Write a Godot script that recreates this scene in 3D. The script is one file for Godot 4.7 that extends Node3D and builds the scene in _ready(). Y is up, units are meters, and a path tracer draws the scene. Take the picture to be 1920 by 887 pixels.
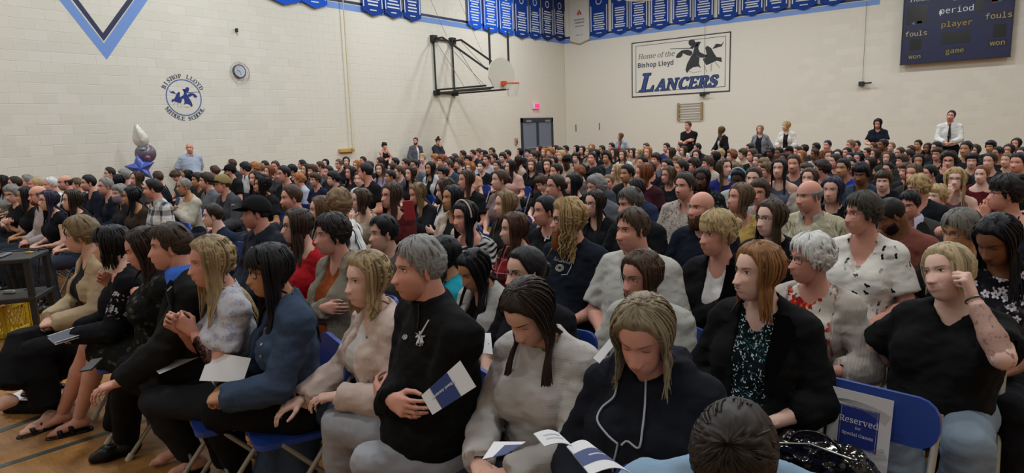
extends Node3D
# A school gym full of seated people, seen from beside the front row.
# World: x runs along the back wall, z towards the front of the audience, y up. The camera stands at x = 0, z = 0.

const FPX := 1208.15
const EYE := Vector3(0, 1.8, 0)
const WALL_X := -14.98      # inner face of the left wall
const WALL_Z := -24.37      # inner face of the back wall
const ROOM_X := 11.0
const ROOM_Z := 7.0
const ROOM_H := 8.2

var cam: Basis
var used := {}
var mats := {}
var texs := {}
var noise := FastNoiseLite.new()
var noise2 := FastNoiseLite.new()
var rng := RandomNumberGenerator.new()

# ---------------------------------------------------------------- camera rays
func camera_basis() -> Basis:
	var yaw := 0.6395
	var pitch := 0.1662
	var roll := -0.0369
	var cy := cos(yaw); var sy := sin(yaw); var cp := cos(pitch); var sp := sin(pitch); var cr := cos(roll); var sr := sin(roll)
	# rows of the world-to-camera rotation in x right, y down, z forward
	var r0 := Vector3(cr * cy + sr * sp * (-1.0) * -sy * 0.0, 0, 0)
	var ry := [Vector3(cy, 0, sy), Vector3(0, 1, 0), Vector3(-sy, 0, cy)]
	var rx := [ry[0], ry[1] * cp - ry[2] * sp, ry[1] * sp + ry[2] * cp]
	r0 = rx[0] * cr - rx[1] * sr
	var r1: Vector3 = rx[0] * sr + rx[1] * cr
	var r2: Vector3 = rx[2]
	var f := func(v: Vector3) -> Vector3: return Vector3(v.x, -v.y, -v.z)
	return Basis(f.call(r0), f.call(-r1), f.call(-r2))

func ray(px: float, py: float) -> Vector3:
	return cam * Vector3((px - 960.0) / FPX, -(py - 443.5) / FPX, -1.0)

func at_depth(px: float, py: float, d: float) -> Vector3:
	return EYE + ray(px, py) * d

func on_x(px: float, py: float, x: float) -> Vector3:
	var d := ray(px, py)
	return EYE + d * ((x - EYE.x) / d.x)

func on_z(px: float, py: float, z: float) -> Vector3:
	var d := ray(px, py)
	return EYE + d * ((z - EYE.z) / d.z)

func on_y(px: float, py: float, y: float) -> Vector3:
	var d := ray(px, py)
	return EYE + d * ((y - EYE.y) / d.y)

func depth_of(p: Vector3) -> float:
	return -(cam.inverse() * (p - EYE)).z

# ---------------------------------------------------------------- scene tree
func numbered(called: String) -> String:
	if not used.has(called):
		used[called] = 0
		return called
	used[called] += 1
	return "%s_%03d" % [called, used[called]]

func tag(o: Node, label: String, category := "", group := "", kind := "") -> Node:
	if label: o.set_meta("label", label)
	if category: o.set_meta("category", category)
	if group: o.set_meta("group", group)
	if kind: o.set_meta("kind", kind)
	return o

func thing(called: String, label: String, category: String, at := Vector3.ZERO, yaw := 0.0, group := "") -> Node3D:
	var o := Node3D.new()
	o.name = numbered(called)
	add_child(o)
	o.position = at
	o.rotation.y = yaw
	tag(o, label, category, group)
	return o

func part(called: String, mesh: Mesh, m: Material, parent: Node, xf := Transform3D()) -> MeshInstance3D:
	var o := MeshInstance3D.new()
	o.mesh = mesh
	o.material_override = m
	o.name = numbered(called) if parent == self else called
	o.transform = xf
	parent.add_child(o, true)
	return o

func struct(called: String, mesh: Mesh, m: Material, xf := Transform3D()) -> MeshInstance3D:
	var o := part(called, mesh, m, self, xf)
	o.name = called
	o.set_meta("kind", "structure")
	return o

# ---------------------------------------------------------------- materials
func col(hex: String) -> Color:
	return Color.html(hex)

func mat(c: Color, rough := 0.8, metal := 0.0, spec := 0.5) -> StandardMaterial3D:
	var key := "%s %.2f %.2f %.2f" % [c.to_html(), rough, metal, spec]
	if not mats.has(key):
		var m := StandardMaterial3D.new()
		m.albedo_color = c
		m.roughness = rough
		m.metallic = metal
		m.metallic_specular = spec
		m.cull_mode = BaseMaterial3D.CULL_DISABLED
		mats[key] = m
	return mats[key]

func vmat(c: Color, rough := 0.6, spec := 0.4) -> StandardMaterial3D:   # tinted by the mesh's vertex colours
	var key := "v %s %.2f %.2f" % [c.to_html(), rough, spec]
	if not mats.has(key):
		var m := StandardMaterial3D.new()
		m.albedo_color = c
		m.roughness = rough
		m.metallic_specular = spec
		m.vertex_color_use_as_albedo = true
		m.cull_mode = BaseMaterial3D.CULL_DISABLED
		mats[key] = m
	return mats[key]

func bump(kind: String) -> Texture2D:
	if texs.has(kind): return texs[kind]
	var n := 256
	var im := Image.create(n, n, false, Image.FORMAT_RGBA8)
	var fn := FastNoiseLite.new()
	fn.seed = 5
	fn.frequency = 0.02
	for y in n:
		for x in n:
			var v := 0.5
			match kind:
				"weave": v = 0.5 + 0.25 * sin(x * TAU / 4.0) * (1.0 if (y / 2) % 2 == 0 else -1.0) + 0.2 * sin(y * TAU / 4.0)
				"knit":
					var c := fposmod(x / 16.0, 1.0) - 0.5
					var r := fposmod(y / 16.0 + absf(c) * 0.9, 1.0)
					v = 0.5 + 0.5 * (0.5 - absf(r - 0.5)) * 1.6 - absf(absf(c) - 0.25) * 0.7
				"rib": v = 0.5 + 0.45 * sin(x * TAU / 32.0)
				"fold":
					var a := TAU * x / n
					var b := TAU * y / n
					v = 0.5 + 0.45 * fn.get_noise_3d(cos(a) * 26.0 + sin(b) * 60.0, sin(a) * 26.0 + cos(b) * 60.0, cos(b) * 40.0)
				"hair":
					v = 0.5 + 0.5 * fn.get_noise_2d(cos(TAU * x / n) * 400.0 + 900.0, sin(TAU * x / n) * 400.0)
			v = clampf(v, 0, 1)
			im.set_pixel(x, y, Color(v, v, v))
	im.bump_map_to_normal_map(3.0 if kind == "fold" else 2.0)
	texs[kind] = ImageTexture.create_from_image(im)
	return texs[kind]

func cloth(c: Color, weave := "fold", scale := 2.4, rough := 0.9, pattern := "") -> StandardMaterial3D:
	var key := "c %s %s %.2f %s %.2f" % [c.to_html(), weave, scale, pattern, rough]
	if not mats.has(key):
		var m := StandardMaterial3D.new()
		m.albedo_color = c
		m.roughness = rough
		m.metallic_specular = 0.25
		m.cull_mode = BaseMaterial3D.CULL_DISABLED
		m.uv1_triplanar = true
		m.uv1_triplanar_sharpness = 6.0
		m.uv1_scale = Vector3.ONE * scale
		m.normal_enabled = true
		m.normal_texture = bump(weave)
		m.normal_scale = 0.55 if weave == "fold" else 0.8
		if pattern:
			m.albedo_texture = print_texture(pattern)
			m.albedo_color = Color.WHITE
		mats[key] = m
	return mats[key]

# printed and woven patterns, each a tile that repeats
func print_texture(kind: String) -> Texture2D:
	if texs.has("p " + kind): return texs["p " + kind]
	var n := 256
	var im := Image.create(n, n, false, Image.FORMAT_RGBA8)
	var r := RandomNumberGenerator.new()
	r.seed = hash(kind)
	var blob := func(cx: int, cy: int, rad: float, c: Color, squash: float, turn: float) -> void:
		var k := int(rad) + 2
		for dy in range(-k, k + 1):
			for dx in range(-k, k + 1):
				var u := dx * cos(turn) + dy * sin(turn)
				var v := (dy * cos(turn) - dx * sin(turn)) / squash
				if u * u + v * v < rad * rad:
					im.set_pixel(posmod(cx + dx, n), posmod(cy + dy, n), c)
	var petals := func(cx: int, cy: int, rad: float, c: Color, heart: Color) -> void:
		for i in 5:
			var a := TAU * i / 5.0 + cx
			blob.call(cx + int(cos(a) * rad), cy + int(sin(a) * rad), rad * 0.75, c, 0.7, a)
		blob.call(cx, cy, rad * 0.4, heart, 1.0, 0.0)
	match kind:
		"plaid_grey", "plaid_red":
			var a := col("c9c5c2") if kind == "plaid_grey" else col("7d1a1c")
			var b := col("3a3a44") if kind == "plaid_grey" else col("17120f")
			for y in n:
				for x in n:
					var u := x % 128; var v := y % 128
					var s := 0.0
					if u < 48: s += 0.5
					if v < 48: s += 0.5
					var c := a.lerp(b, s)
					if u % 64 > 58 or v % 64 > 58: c = c.lerp(col("e8e4e0"), 0.45)
					im.set_pixel(x, y, c)
		"stripe_bw":
			for y in n:
				for x in n:
					im.set_pixel(x, y, col("26262a") if x % 128 > 100 or (x % 128 > 84 and x % 128 < 90) else col("e2dfdb"))
		"zebra":
			for y in n:
				for x in n:
					var s := sin(y * TAU / 32.0 + 1.8 * sin(x * TAU / 128.0))
					im.set_pixel(x, y, col("1b1b1d") if s > 0.1 else col("b9b7b4"))
		"floral_dark":
			im.fill(col("191a18"))
			for i in 26: petals.call(r.randi() % n, r.randi() % n, 6.0, col("55554c"), col("2b2b27"))
			for i in 60: blob.call(r.randi() % n, r.randi() % n, 4.0, col("44443c"), 0.4, r.randf() * 3.0)
		"floral_white":
			im.fill(col("16151a"))
			for i in 24: petals.call(r.randi() % n, r.randi() % n, 9.0, col("d8d0d2"), col("6b5a60"))
			for i in 40: blob.call(r.randi() % n, r.randi() % n, 6.0, col("b8a9b4"), 0.5, r.randf() * 3.0)
		"floral_pale":
			im.fill(col("b9b6bb"))
			for i in 22: petals.call(r.randi() % n, r.randi() % n, 9.0, col("9aa0b4"), col("c9bcae"))
			for i in 30: blob.call(r.randi() % n, r.randi() % n, 8.0, col("b7a7a6"), 0.6, r.randf() * 3.0)
			for i in 60: blob.call(r.randi() % n, r.randi() % n, 3.5, col("7f8598"), 0.4, r.randf() * 3.0)
		"teal_print":
			im.fill(col("0e1518"))
			for i in 170: blob.call(r.randi() % n, r.randi() % n, 7.0, col("cfe2e2") if i % 3 else col("3f7d86"), 0.38, r.randf() * 3.0)
			for i in 30: blob.call(r.randi() % n, r.randi() % n, 6.0, col("10181c"), 0.4, r.randf() * 3.0)
		"red_floral":
			im.fill(col("cfc4b6"))
			for i in 16: petals.call(r.randi() % n, r.randi() % n, 15.0, col("a81f1a"), col("d4562f"))
			for i in 50: blob.call(r.randi() % n, r.randi() % n, 7.0, col("2a2624"), 0.3, r.randf() * 3.0)
			for i in 20: blob.call(r.randi() % n, r.randi() % n, 8.0, col("c96a3a"), 0.5, r.randf() * 3.0)
		"bows":
			im.fill(col("d9d3c8"))
			for i in 10:
				var cx := int(fposmod(i * 103.0, n)); var cy := int(fposmod(i * 157.0 + i * i * 13.0, n))
				var a := r.randf() * 3.0
				blob.call(cx + int(7 * cos(a)), cy + int(7 * sin(a)), 8.0, col("17161a"), 0.65, a)
				blob.call(cx - int(7 * cos(a)), cy - int(7 * sin(a)), 8.0, col("17161a"), 0.65, a + 0.5)
				blob.call(cx, cy + 7, 5.0, col("17161a"), 0.7, a + 1.6)
		"leaf":
			im.fill(col("aea68c"))
			for i in 70: blob.call(r.randi() % n, r.randi() % n, 20.0, [col("c9c2a8"), col("8a8368"), col("6f6a52")][i % 3], 0.16, r.randf_range(0.6, 1.8))
		"paisley":
			im.fill(col("a59a90"))
			for i in 130: blob.call(r.randi() % n, r.randi() % n, 7.0, [col("5a4a48"), col("c3bab0"), col("6e5c5a")][i % 3], 0.5, r.randf() * 3.0)
		"yellow_floral":
			im.fill(col("a98a4c"))
			for i in 30: petals.call(r.randi() % n, r.randi() % n, 9.0, col("c9ab62"), col("8a6a34"))
		"denim":
			for y in n:
				for x in n:
					var v := 0.85 + 0.15 * sin((x + y) * TAU / 4.0) + 0.22 * noise.get_noise_3d(cos(TAU * x / n) * 3.0 * 14.0, sin(TAU * x / n) * 42.0, sin(TAU * y / n) * 42.0)
					im.set_pixel(x, y, Color(0.27 * v, 0.335 * v, 0.43 * v))
		"speckle":
			im.fill(col("a9a5a0"))
			for i in 900: blob.call(r.randi() % n, r.randi() % n, 1.6, [col("c7c4c0"), col("8d8a86"), col("6f6c69")][i % 3], 1.0, 0.0)
		"tattoo":
			im.fill(Color(1, 1, 1))
			for i in 24: blob.call(r.randi() % n, r.randi() % n, r.randf_range(5, 15), Color(0.68, 0.69, 0.68), r.randf_range(0.4, 1.0), r.randf() * 3.0)
			for i in 40: blob.call(r.randi() % n, r.randi() % n, r.randf_range(3, 9), Color(0.95, 0.9, 0.88), 0.5, r.randf() * 3.0)
			for i in 20: blob.call(r.randi() % n, r.randi() % n, r.randf_range(3, 9), Color(0.46, 0.48, 0.5), 0.35, r.randf() * 3.0)
	texs["p " + kind] = ImageTexture.create_from_image(im)
	return texs["p " + kind]

# ---------------------------------------------------------------- mesh helpers
func arrays_mesh(a: Array) -> ArrayMesh:
	var m := ArrayMesh.new()
	if a.is_empty() or (a[0] as PackedVector3Array).is_empty(): return m
	var arr := []
	arr.resize(Mesh.ARRAY_MAX)
	arr[Mesh.ARRAY_VERTEX] = a[0]
	arr[Mesh.ARRAY_NORMAL] = a[1]
	if a.size() > 3 and (a[3] as PackedColorArray).size() == (a[0] as PackedVector3Array).size(): arr[Mesh.ARRAY_COLOR] = a[3]
	arr[Mesh.ARRAY_INDEX] = a[2]
	m.add_surface_from_arrays(Mesh.PRIMITIVE_TRIANGLES, arr)
	return m

func join(parts: Array) -> Array:     # joins [verts, normals, indices, colours] sets
	var v := PackedVector3Array(); var n := PackedVector3Array(); var ix := PackedInt32Array(); var c := PackedColorArray()
	for a: Array in parts:
		if a.is_empty(): continue
		var base := v.size()
		v.append_array(a[0])
		n.append_array(a[1])
		var cc: PackedColorArray = a[3] if a.size() > 3 else PackedColorArray()
		if cc.size() != (a[0] as PackedVector3Array).size():
			cc = PackedColorArray()
			cc.resize((a[0] as PackedVector3Array).size())
			cc.fill(Color.WHITE)
		c.append_array(cc)
		var src: PackedInt32Array = a[2]
		var at := ix.size()
		ix.resize(at + src.size())
		for i in src.size(): ix[at + i] = src[i] + base
	return [v, n, ix, c]

func moved(a: Array, xf: Transform3D) -> Array:
	var nb := xf.basis.inverse().transposed()
	var n: PackedVector3Array = Transform3D(nb, Vector3.ZERO) * (a[1] as PackedVector3Array)
	for i in n.size(): n[i] = n[i].normalized()
	var ix: PackedInt32Array = a[2]
	if xf.basis.determinant() < 0.0:
		ix = ix.duplicate()
		for i in range(0, ix.size(), 3):
			var t := ix[i]; ix[i] = ix[i + 1]; ix[i + 1] = t
	var out := [xf * (a[0] as PackedVector3Array), n, ix]
	if a.size() > 3: out.append(a[3])
	return out

# a tube with any number of rings; rad holds one radius per point, flat squeezes it along its own second axis
func tube(pts: PackedVector3Array, rad: PackedFloat32Array, sides: int, flat := 1.0, up := Vector3.ZERO) -> Array:
	var v := PackedVector3Array(); var n := PackedVector3Array(); var ix := PackedInt32Array()
	var m := pts.size()
	var side := Vector3.ZERO
	for i in m:
		var d := (pts[mini(i + 1, m - 1)] - pts[maxi(i - 1, 0)]).normalized()
		if side == Vector3.ZERO:
			side = up if up != Vector3.ZERO else (Vector3.RIGHT if absf(d.x) < 0.8 else Vector3.UP)
		side = (side - d * side.dot(d)).normalized()
		var w := d.cross(side)
		for k in sides:
			var a := TAU * k / sides
			var o := side * cos(a) + w * sin(a) * flat
			v.append(pts[i] + o * rad[i])
			n.append((side * cos(a) + w * sin(a) / maxf(flat, 0.05)).normalized())
	for i in m - 1:
		for k in sides:
			var a := i * sides + k; var b := i * sides + (k + 1) % sides
			ix.append_array(PackedInt32Array([a, a + sides, b, b, a + sides, b + sides]))
	for e in 2:
		var c := v.size()
		var at := 0 if e == 0 else (m - 1) * sides
		var cn := (pts[0] - pts[1]).normalized() if e == 0 else (pts[m - 1] - pts[m - 2]).normalized()
		v.append(pts[0] if e == 0 else pts[m - 1])
		n.append(cn)
		var own := sides > 9
		if own:
			for k in sides:
				v.append(v[at + k]); n.append(cn)
			at = c + 1
		for k in sides:
			if e == 0: ix.append_array(PackedInt32Array([c, at + k, at + (k + 1) % sides]))
			else: ix.append_array(PackedInt32Array([c, at + (k + 1) % sides, at + k]))
	return [v, n, ix]

func bar(a: Vector3, b: Vector3, r: float, sides := 8, r2 := -1.0) -> Array:
	return tube(PackedVector3Array([a, b]), PackedFloat32Array([r, r if r2 < 0 else r2]), sides)

func rod(pts: Array, r: float, sides := 8) -> Array:
	var p := PackedVector3Array(pts)
	var rr := PackedFloat32Array(); rr.resize(p.size()); rr.fill(r)
	return tube(p, rr, sides)

# a box with chamfered edges, centre c, full size s
func block(c: Vector3, s: Vector3, ch := 0.004) -> Array:
	var v := PackedVector3Array(); var n := PackedVector3Array(); var ix := PackedInt32Array()
	var h := s * 0.5
	ch = minf(ch, minf(h.x, minf(h.y, h.z)) * 0.9)
	var quad := func(p: Array) -> void:
		var nn: Vector3 = (p[2] - p[0]).cross(p[1] - p[0])
		if nn.length_squared() < 1e-16: return
		nn = nn.normalized()
		var mid: Vector3 = (p[0] + p[1] + p[2] + p[3]) * 0.25
		var b := v.size()
		var flip := nn.dot(mid) < 0.0
		for q: Vector3 in p:
			v.append(q + c)
			n.append(-nn if flip else nn)
		if flip: ix.append_array(PackedInt32Array([b, b + 2, b + 1, b, b + 3, b + 2]))
		else: ix.append_array(PackedInt32Array([b, b + 1, b + 2, b, b + 2, b + 3]))
	for ax in 3:
		var bx := (ax + 1) % 3; var cx := (ax + 2) % 3
		for sg: float in [-1.0, 1.0]:
			var q := []
			for k: Array in [[-1, -1], [1, -1], [1, 1], [-1, 1]]:
				var p := Vector3.ZERO
				p[ax] = sg * h[ax]; p[bx] = k[0] * (h[bx] - ch); p[cx] = k[1] * (h[cx] - ch)
				q.append(p)
			quad.call(q)
			if ch > 0.0:
				for sg2: float in [-1.0, 1.0]:
					var e := []
					for k: Array in [[0, -1], [0, 1], [1, 1], [1, -1]]:
						var p := Vector3.ZERO
						p[ax] = sg * (h[ax] - (ch if k[0] else 0.0)); p[bx] = sg2 * (h[bx] - (0.0 if k[0] else ch)); p[cx] = k[1] * (h[cx] - ch)
						e.append(p)
					quad.call(e)
	return [v, n, ix]

func block_mesh(c: Vector3, s: Vector3, ch := 0.004) -> ArrayMesh:
	return arrays_mesh(block(c, s, ch))

# a flat polygon in x, y given thickness t (from z = 0 to z = t)
func slab(poly: PackedVector2Array, t: float) -> Array:
	var v := PackedVector3Array(); var n := PackedVector3Array(); var ix := PackedInt32Array()
	var tri := Geometry2D.triangulate_polygon(poly)
	for p in poly:
		v.append(Vector3(p.x, p.y, t)); n.append(Vector3.BACK)
	for i in range(0, tri.size(), 3):
		var a := poly[tri[i]]; var b := poly[tri[i + 1]]; var c := poly[tri[i + 2]]
		if (b - a).cross(c - a) > 0: ix.append_array(PackedInt32Array([tri[i], tri[i + 2], tri[i + 1]]))
		else: ix.append_array(PackedInt32Array([tri[i], tri[i + 1], tri[i + 2]]))
	var back := v.size()
	for p in poly:
		v.append(Vector3(p.x, p.y, 0)); n.append(Vector3.FORWARD)
	var m := ix.size()
	for i in range(0, m, 3): ix.append_array(PackedInt32Array([ix[i] + back, ix[i + 2] + back, ix[i + 1] + back]))
	var ccw := not Geometry2D.is_polygon_clockwise(poly)
	for i in poly.size():
		var p := poly[i]; var q := poly[(i + 1) % poly.size()]
		var d := (q - p).normalized()
		var nn := Vector3(d.y, -d.x, 0) if ccw else Vector3(-d.y, d.x, 0)
		var b := v.size()
		for z: float in [0.0, t]:
			v.append(Vector3(p.x, p.y, z)); v.append(Vector3(q.x, q.y, z))
			n.append(nn); n.append(nn)
		if ccw: ix.append_array(PackedInt32Array([b, b + 2, b + 1, b + 1, b + 2, b + 3]))
		else: ix.append_array(PackedInt32Array([b, b + 1, b + 2, b + 1, b + 3, b + 2]))
	return [v, n, ix]

# ---------------------------------------------------------------- smooth bodies: distance fields meshed by surface nets
# bone: [a, b, ra, rb, k, flat_end, squash_axis, squash]
func bone(a: Vector3, b: Vector3, ra: float, rb: float, k := 0.03, flat_end := false, axis := Vector3.BACK, squash := 1.0) -> Array:
	return [a, b, ra, rb, k, flat_end, axis, squash]

func _raster(f: PackedFloat32Array, bones: Array, h: float, lo: Vector3, nx: int, ny: int, nz: int) -> void:
	var sy := nx; var sz := nx * ny
	for b: Array in bones:
		var a: Vector3 = b[0]; var e: Vector3 = b[1]; var ra: float = b[2]; var rb: float = b[3]; var k: float = b[4]
		var flat: bool = b[5]; var ax: Vector3 = b[6]; var sq: float = b[7] - 1.0
		var ab := e - a
		var ln := ab.length()
		var inv := 1.0 / maxf(ln * ln, 1e-9)
		var m := maxf(ra, rb) + maxf(k, h * 2.0)
		var mv := Vector3(m, m, m)
		var l := (a.min(e) - mv - lo) / h; var u := (a.max(e) + mv - lo) / h
		var x0 := maxi(int(l.x), 0); var x1 := mini(int(u.x) + 1, nx - 1)
		var y0 := maxi(int(l.y), 0); var y1 := mini(int(u.y) + 1, ny - 1)
		var z0 := maxi(int(l.z), 0); var z1 := mini(int(u.z) + 1, nz - 1)
		var dr := rb - ra
		for iz in range(z0, z1 + 1):
			for iy in range(y0, y1 + 1):
				var i := iz * sz + iy * sy + x0
				var pa := Vector3(lo.x + x0 * h, lo.y + iy * h, lo.z + iz * h) - a
				for ixx in range(x0, x1 + 1):
					var t := pa.dot(ab) * inv
					var tc := clampf(t, 0.0, 1.0)
					var over := 0.0
					if flat and t > 1.0:
						over = (t - 1.0) * ln
						tc = t
					var v := pa - ab * tc
					if sq != 0.0: v += ax * (v.dot(ax) * sq)
					var d := v.length() - (ra + dr * minf(tc, 1.0))
					if over > 0.0 and over > d: d = over
					var o := f[i]
					if d < o + k:
						if d <= o - k: f[i] = d
						else:
							var w := 0.5 + 0.5 * (o - d) / k
							f[i] = o + (d - o) * w - k * w * (1.0 - w)
					i += 1
					pa.x += h

func _shape(f: PackedFloat32Array, carves: Array, wr: float, wf: float, h: float, lo: Vector3, nx: int, ny: int, nz: int) -> void:
	var sy := nx; var sz := nx * ny
	var near := h * 3.0
	for iz in nz:
		for iy in ny:
			var i := iz * sz + iy * sy
			for ixx in nx:
				var o := f[i]
				if o < near:
					var p := Vector3(lo.x + ixx * h, lo.y + iy * h, lo.z + iz * h)
					if wr > 0.0 and o > -near:
						o -= wr * (0.5 + noise.get_noise_3d(p.x * wf + p.y * 4.0, p.y * wf * 1.8 - p.x * 5.0, p.z * wf) + 0.55 * noise2.get_noise_3d(p.x * wf * 1.7 - p.y * 9.0, p.y * wf * 2.8, p.z * wf * 1.7 + p.y * 9.0))
					for c: Array in carves:
						match c[0]:
							"cut": o = maxf(o, (p - (c[1] as Vector3)).dot(c[2]))
							"hole":
								var ca: Vector3 = c[1]
								var cab: Vector3 = (c[2] as Vector3) - ca
								var ct := clampf((p - ca).dot(cab) / cab.length_squared(), 0.0, 1.0)
								o = maxf(o, (c[3] + (c[4] - c[3]) * ct) - (p - ca - cab * ct).length())
							"open":
								var oc: Vector3 = c[1]
								var ot := clampf((p.y - c[2]) / (c[3] - c[2]), 0.0, 1.0)
								if p.y > c[3]: o = maxf(o, minf((c[4] + (c[5] - c[4]) * ot) - absf(p.x - oc.x), p.z - oc.z))
					f[i] = o
				i += 1

# carve: ["cut", point, normal] | ["hole", a, b, ra, rb] | ["open", centre, y_top, y_bottom, w_top, w_bottom]
func nets(bones: Array, h: float, carves := [], wr := 0.0, wf := 14.0, after := []) -> Array:      # bones in «after» join once the rest is carved
	var lo := Vector3.INF; var hi := -Vector3.INF
	for b: Array in bones + after:
		var r: float = maxf(b[2], b[3]) + 0.012
		var e := Vector3(r, r, r)
		lo = lo.min((b[0] as Vector3) - e).min((b[1] as Vector3) - e)
		hi = hi.max((b[0] as Vector3) + e).max((b[1] as Vector3) + e)
	lo -= Vector3(h, h, h) * 2.0
	var nx := int((hi.x - lo.x) / h) + 4; var ny := int((hi.y - lo.y) / h) + 4; var nz := int((hi.z - lo.z) / h) + 4
	var f := PackedFloat32Array()
	f.resize(nx * ny * nz)
	f.fill(1.0)
	var sy := nx; var sz := nx * ny
	_raster(f, bones, h, lo, nx, ny, nz)
	if carves.size(): _shape(f, carves, 0.0, 0.0, h, lo, nx, ny, nz)
	if after.size(): _raster(f, after, h, lo, nx, ny, nz)
	if wr > 0.0: _shape(f, [], wr, wf, h, lo, nx, ny, nz)
	var id := PackedInt32Array()
	id.resize(nx * ny * nz)
	id.fill(-1)
	var verts := PackedVector3Array(); var norms := PackedVector3Array()
	var band := h * 2.9
	for iz in nz - 1:
		for iy in ny - 1:
			var i := iz * sz + iy * sy - 1
			for ixx in nx - 1:
				i += 1
				var c0 := f[i]
				if c0 > band or c0 < -band: continue
				var c1 := f[i + 1]; var c2 := f[i + sy]; var c3 := f[i + sy + 1]
				var c4 := f[i + sz]; var c5 := f[i + sz + 1]; var c6 := f[i + sz + sy]; var c7 := f[i + sz + sy + 1]
				var neg := int(c0 < 0) + int(c1 < 0) + int(c2 < 0) + int(c3 < 0) + int(c4 < 0) + int(c5 < 0) + int(c6 < 0) + int(c7 < 0)
				if neg == 0 or neg == 8: continue
				var s := Vector3.ZERO
				var cnt := 0
				if (c0 < 0) != (c1 < 0): s += Vector3(c0 / (c0 - c1), 0, 0); cnt += 1
				if (c2 < 0) != (c3 < 0): s += Vector3(c2 / (c2 - c3), 1, 0); cnt += 1
				if (c4 < 0) != (c5 < 0): s += Vector3(c4 / (c4 - c5), 0, 1); cnt += 1
				if (c6 < 0) != (c7 < 0): s += Vector3(c6 / (c6 - c7), 1, 1); cnt += 1
				if (c0 < 0) != (c2 < 0): s += Vector3(0, c0 / (c0 - c2), 0); cnt += 1
				if (c1 < 0) != (c3 < 0): s += Vector3(1, c1 / (c1 - c3), 0); cnt += 1
				if (c4 < 0) != (c6 < 0): s += Vector3(0, c4 / (c4 - c6), 1); cnt += 1
				if (c5 < 0) != (c7 < 0): s += Vector3(1, c5 / (c5 - c7), 1); cnt += 1
				if (c0 < 0) != (c4 < 0): s += Vector3(0, 0, c0 / (c0 - c4)); cnt += 1
				if (c1 < 0) != (c5 < 0): s += Vector3(1, 0, c1 / (c1 - c5)); cnt += 1
				if (c2 < 0) != (c6 < 0): s += Vector3(0, 1, c2 / (c2 - c6)); cnt += 1
				if (c3 < 0) != (c7 < 0): s += Vector3(1, 1, c3 / (c3 - c7)); cnt += 1
				id[i] = verts.size()
				verts.append(lo + (Vector3(ixx, iy, iz) + s / cnt) * h)
				norms.append(Vector3(c1 + c3 + c5 + c7 - c0 - c2 - c4 - c6, c2 + c3 + c6 + c7 - c0 - c1 - c4 - c5, c4 + c5 + c6 + c7 - c0 - c1 - c2 - c3).normalized())
	var ind := PackedInt32Array()
	for iz in range(1, nz - 1):
		for iy in range(1, ny - 1):
			var i := iz * sz + iy * sy
			for ixx in range(1, nx - 1):
				i += 1
				if id[i] < 0: continue
				var c0 := f[i]
				var n0 := c0 < 0
				if n0 != (f[i + 1] < 0):
					_quad(ind, id[i], id[i - sy], id[i - sy - sz], id[i - sz], not n0)
				if n0 != (f[i + sy] < 0):
					_quad(ind, id[i], id[i - sz], id[i - sz - 1], id[i - 1], not n0)
				if n0 != (f[i + sz] < 0):
					_quad(ind, id[i], id[i - 1], id[i - 1 - sy], id[i - sy], not n0)
	return [verts, norms, ind]

func _quad(ind: PackedInt32Array, a: int, b: int, c: int, d: int, flip: bool) -> void:
	if a < 0 or b < 0 or c < 0 or d < 0: return
	if not flip:
		ind.append(a); ind.append(c); ind.append(b); ind.append(a); ind.append(d); ind.append(c)
	else:
		ind.append(a); ind.append(b); ind.append(c); ind.append(a); ind.append(c); ind.append(d)

# ---------------------------------------------------------------- heads
# head space: origin midway between crown and chin, z to the face, y up, x to the person's own left; about 0.225 m tall
func hit(d: Vector3, c: Vector3, r: Vector3) -> float:
	var u := d / r; var w := c / r
	var a := u.dot(u); var b := u.dot(w); var q := b * b - a * (w.dot(w) - 1.0)
	return (b + sqrt(q)) / a if q > 0.0 else 0.0

func smax(a: float, b: float, k: float) -> float:
	var h := clampf(0.5 + 0.5 * (a - b) / k, 0.0, 1.0)
	return b + (a - b) * h + k * h * (1.0 - h)

# m: [jaw width, face depth, nose size, brow, cheek fullness, chin]
func skull(d: Vector3, m: Array) -> float:
	var r := hit(d, Vector3(0, 0.028, -0.015), Vector3(0.0735, 0.0845, 0.0945))
	r = smax(r, hit(d, Vector3(0, -0.03, 0.020), Vector3(0.060 * m[0], 0.082, 0.062 * m[1])), 0.012)
	return smax(r, hit(d, Vector3(0, -0.05, 0.024), Vector3(0.053 * m[0], 0.0635, 0.056 * m[1])), 0.012)

func g2(x: float, y: float) -> float:
	return exp(-0.5 * (x * x + y * y))

func head_dir(u: float, v: float) -> Vector3:      # u in -1..1 round the head, v in 0..1 from under the chin to the crown
	var az := PI * (0.58 * u + 0.42 * u * u * u)
	var w := v * 2.0 - 1.0
	var el := deg_to_rad(-6.0 + 84.0 * (0.62 * w + 0.38 * w * w * w) + (6.0 if w > 0 else -6.0) * w * w * w * w * 1.6 + 2.0 * w)
	el = clampf(el, -PI / 2, PI / 2)
	return Vector3(sin(az) * cos(el), sin(el), cos(az) * cos(el))

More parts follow.
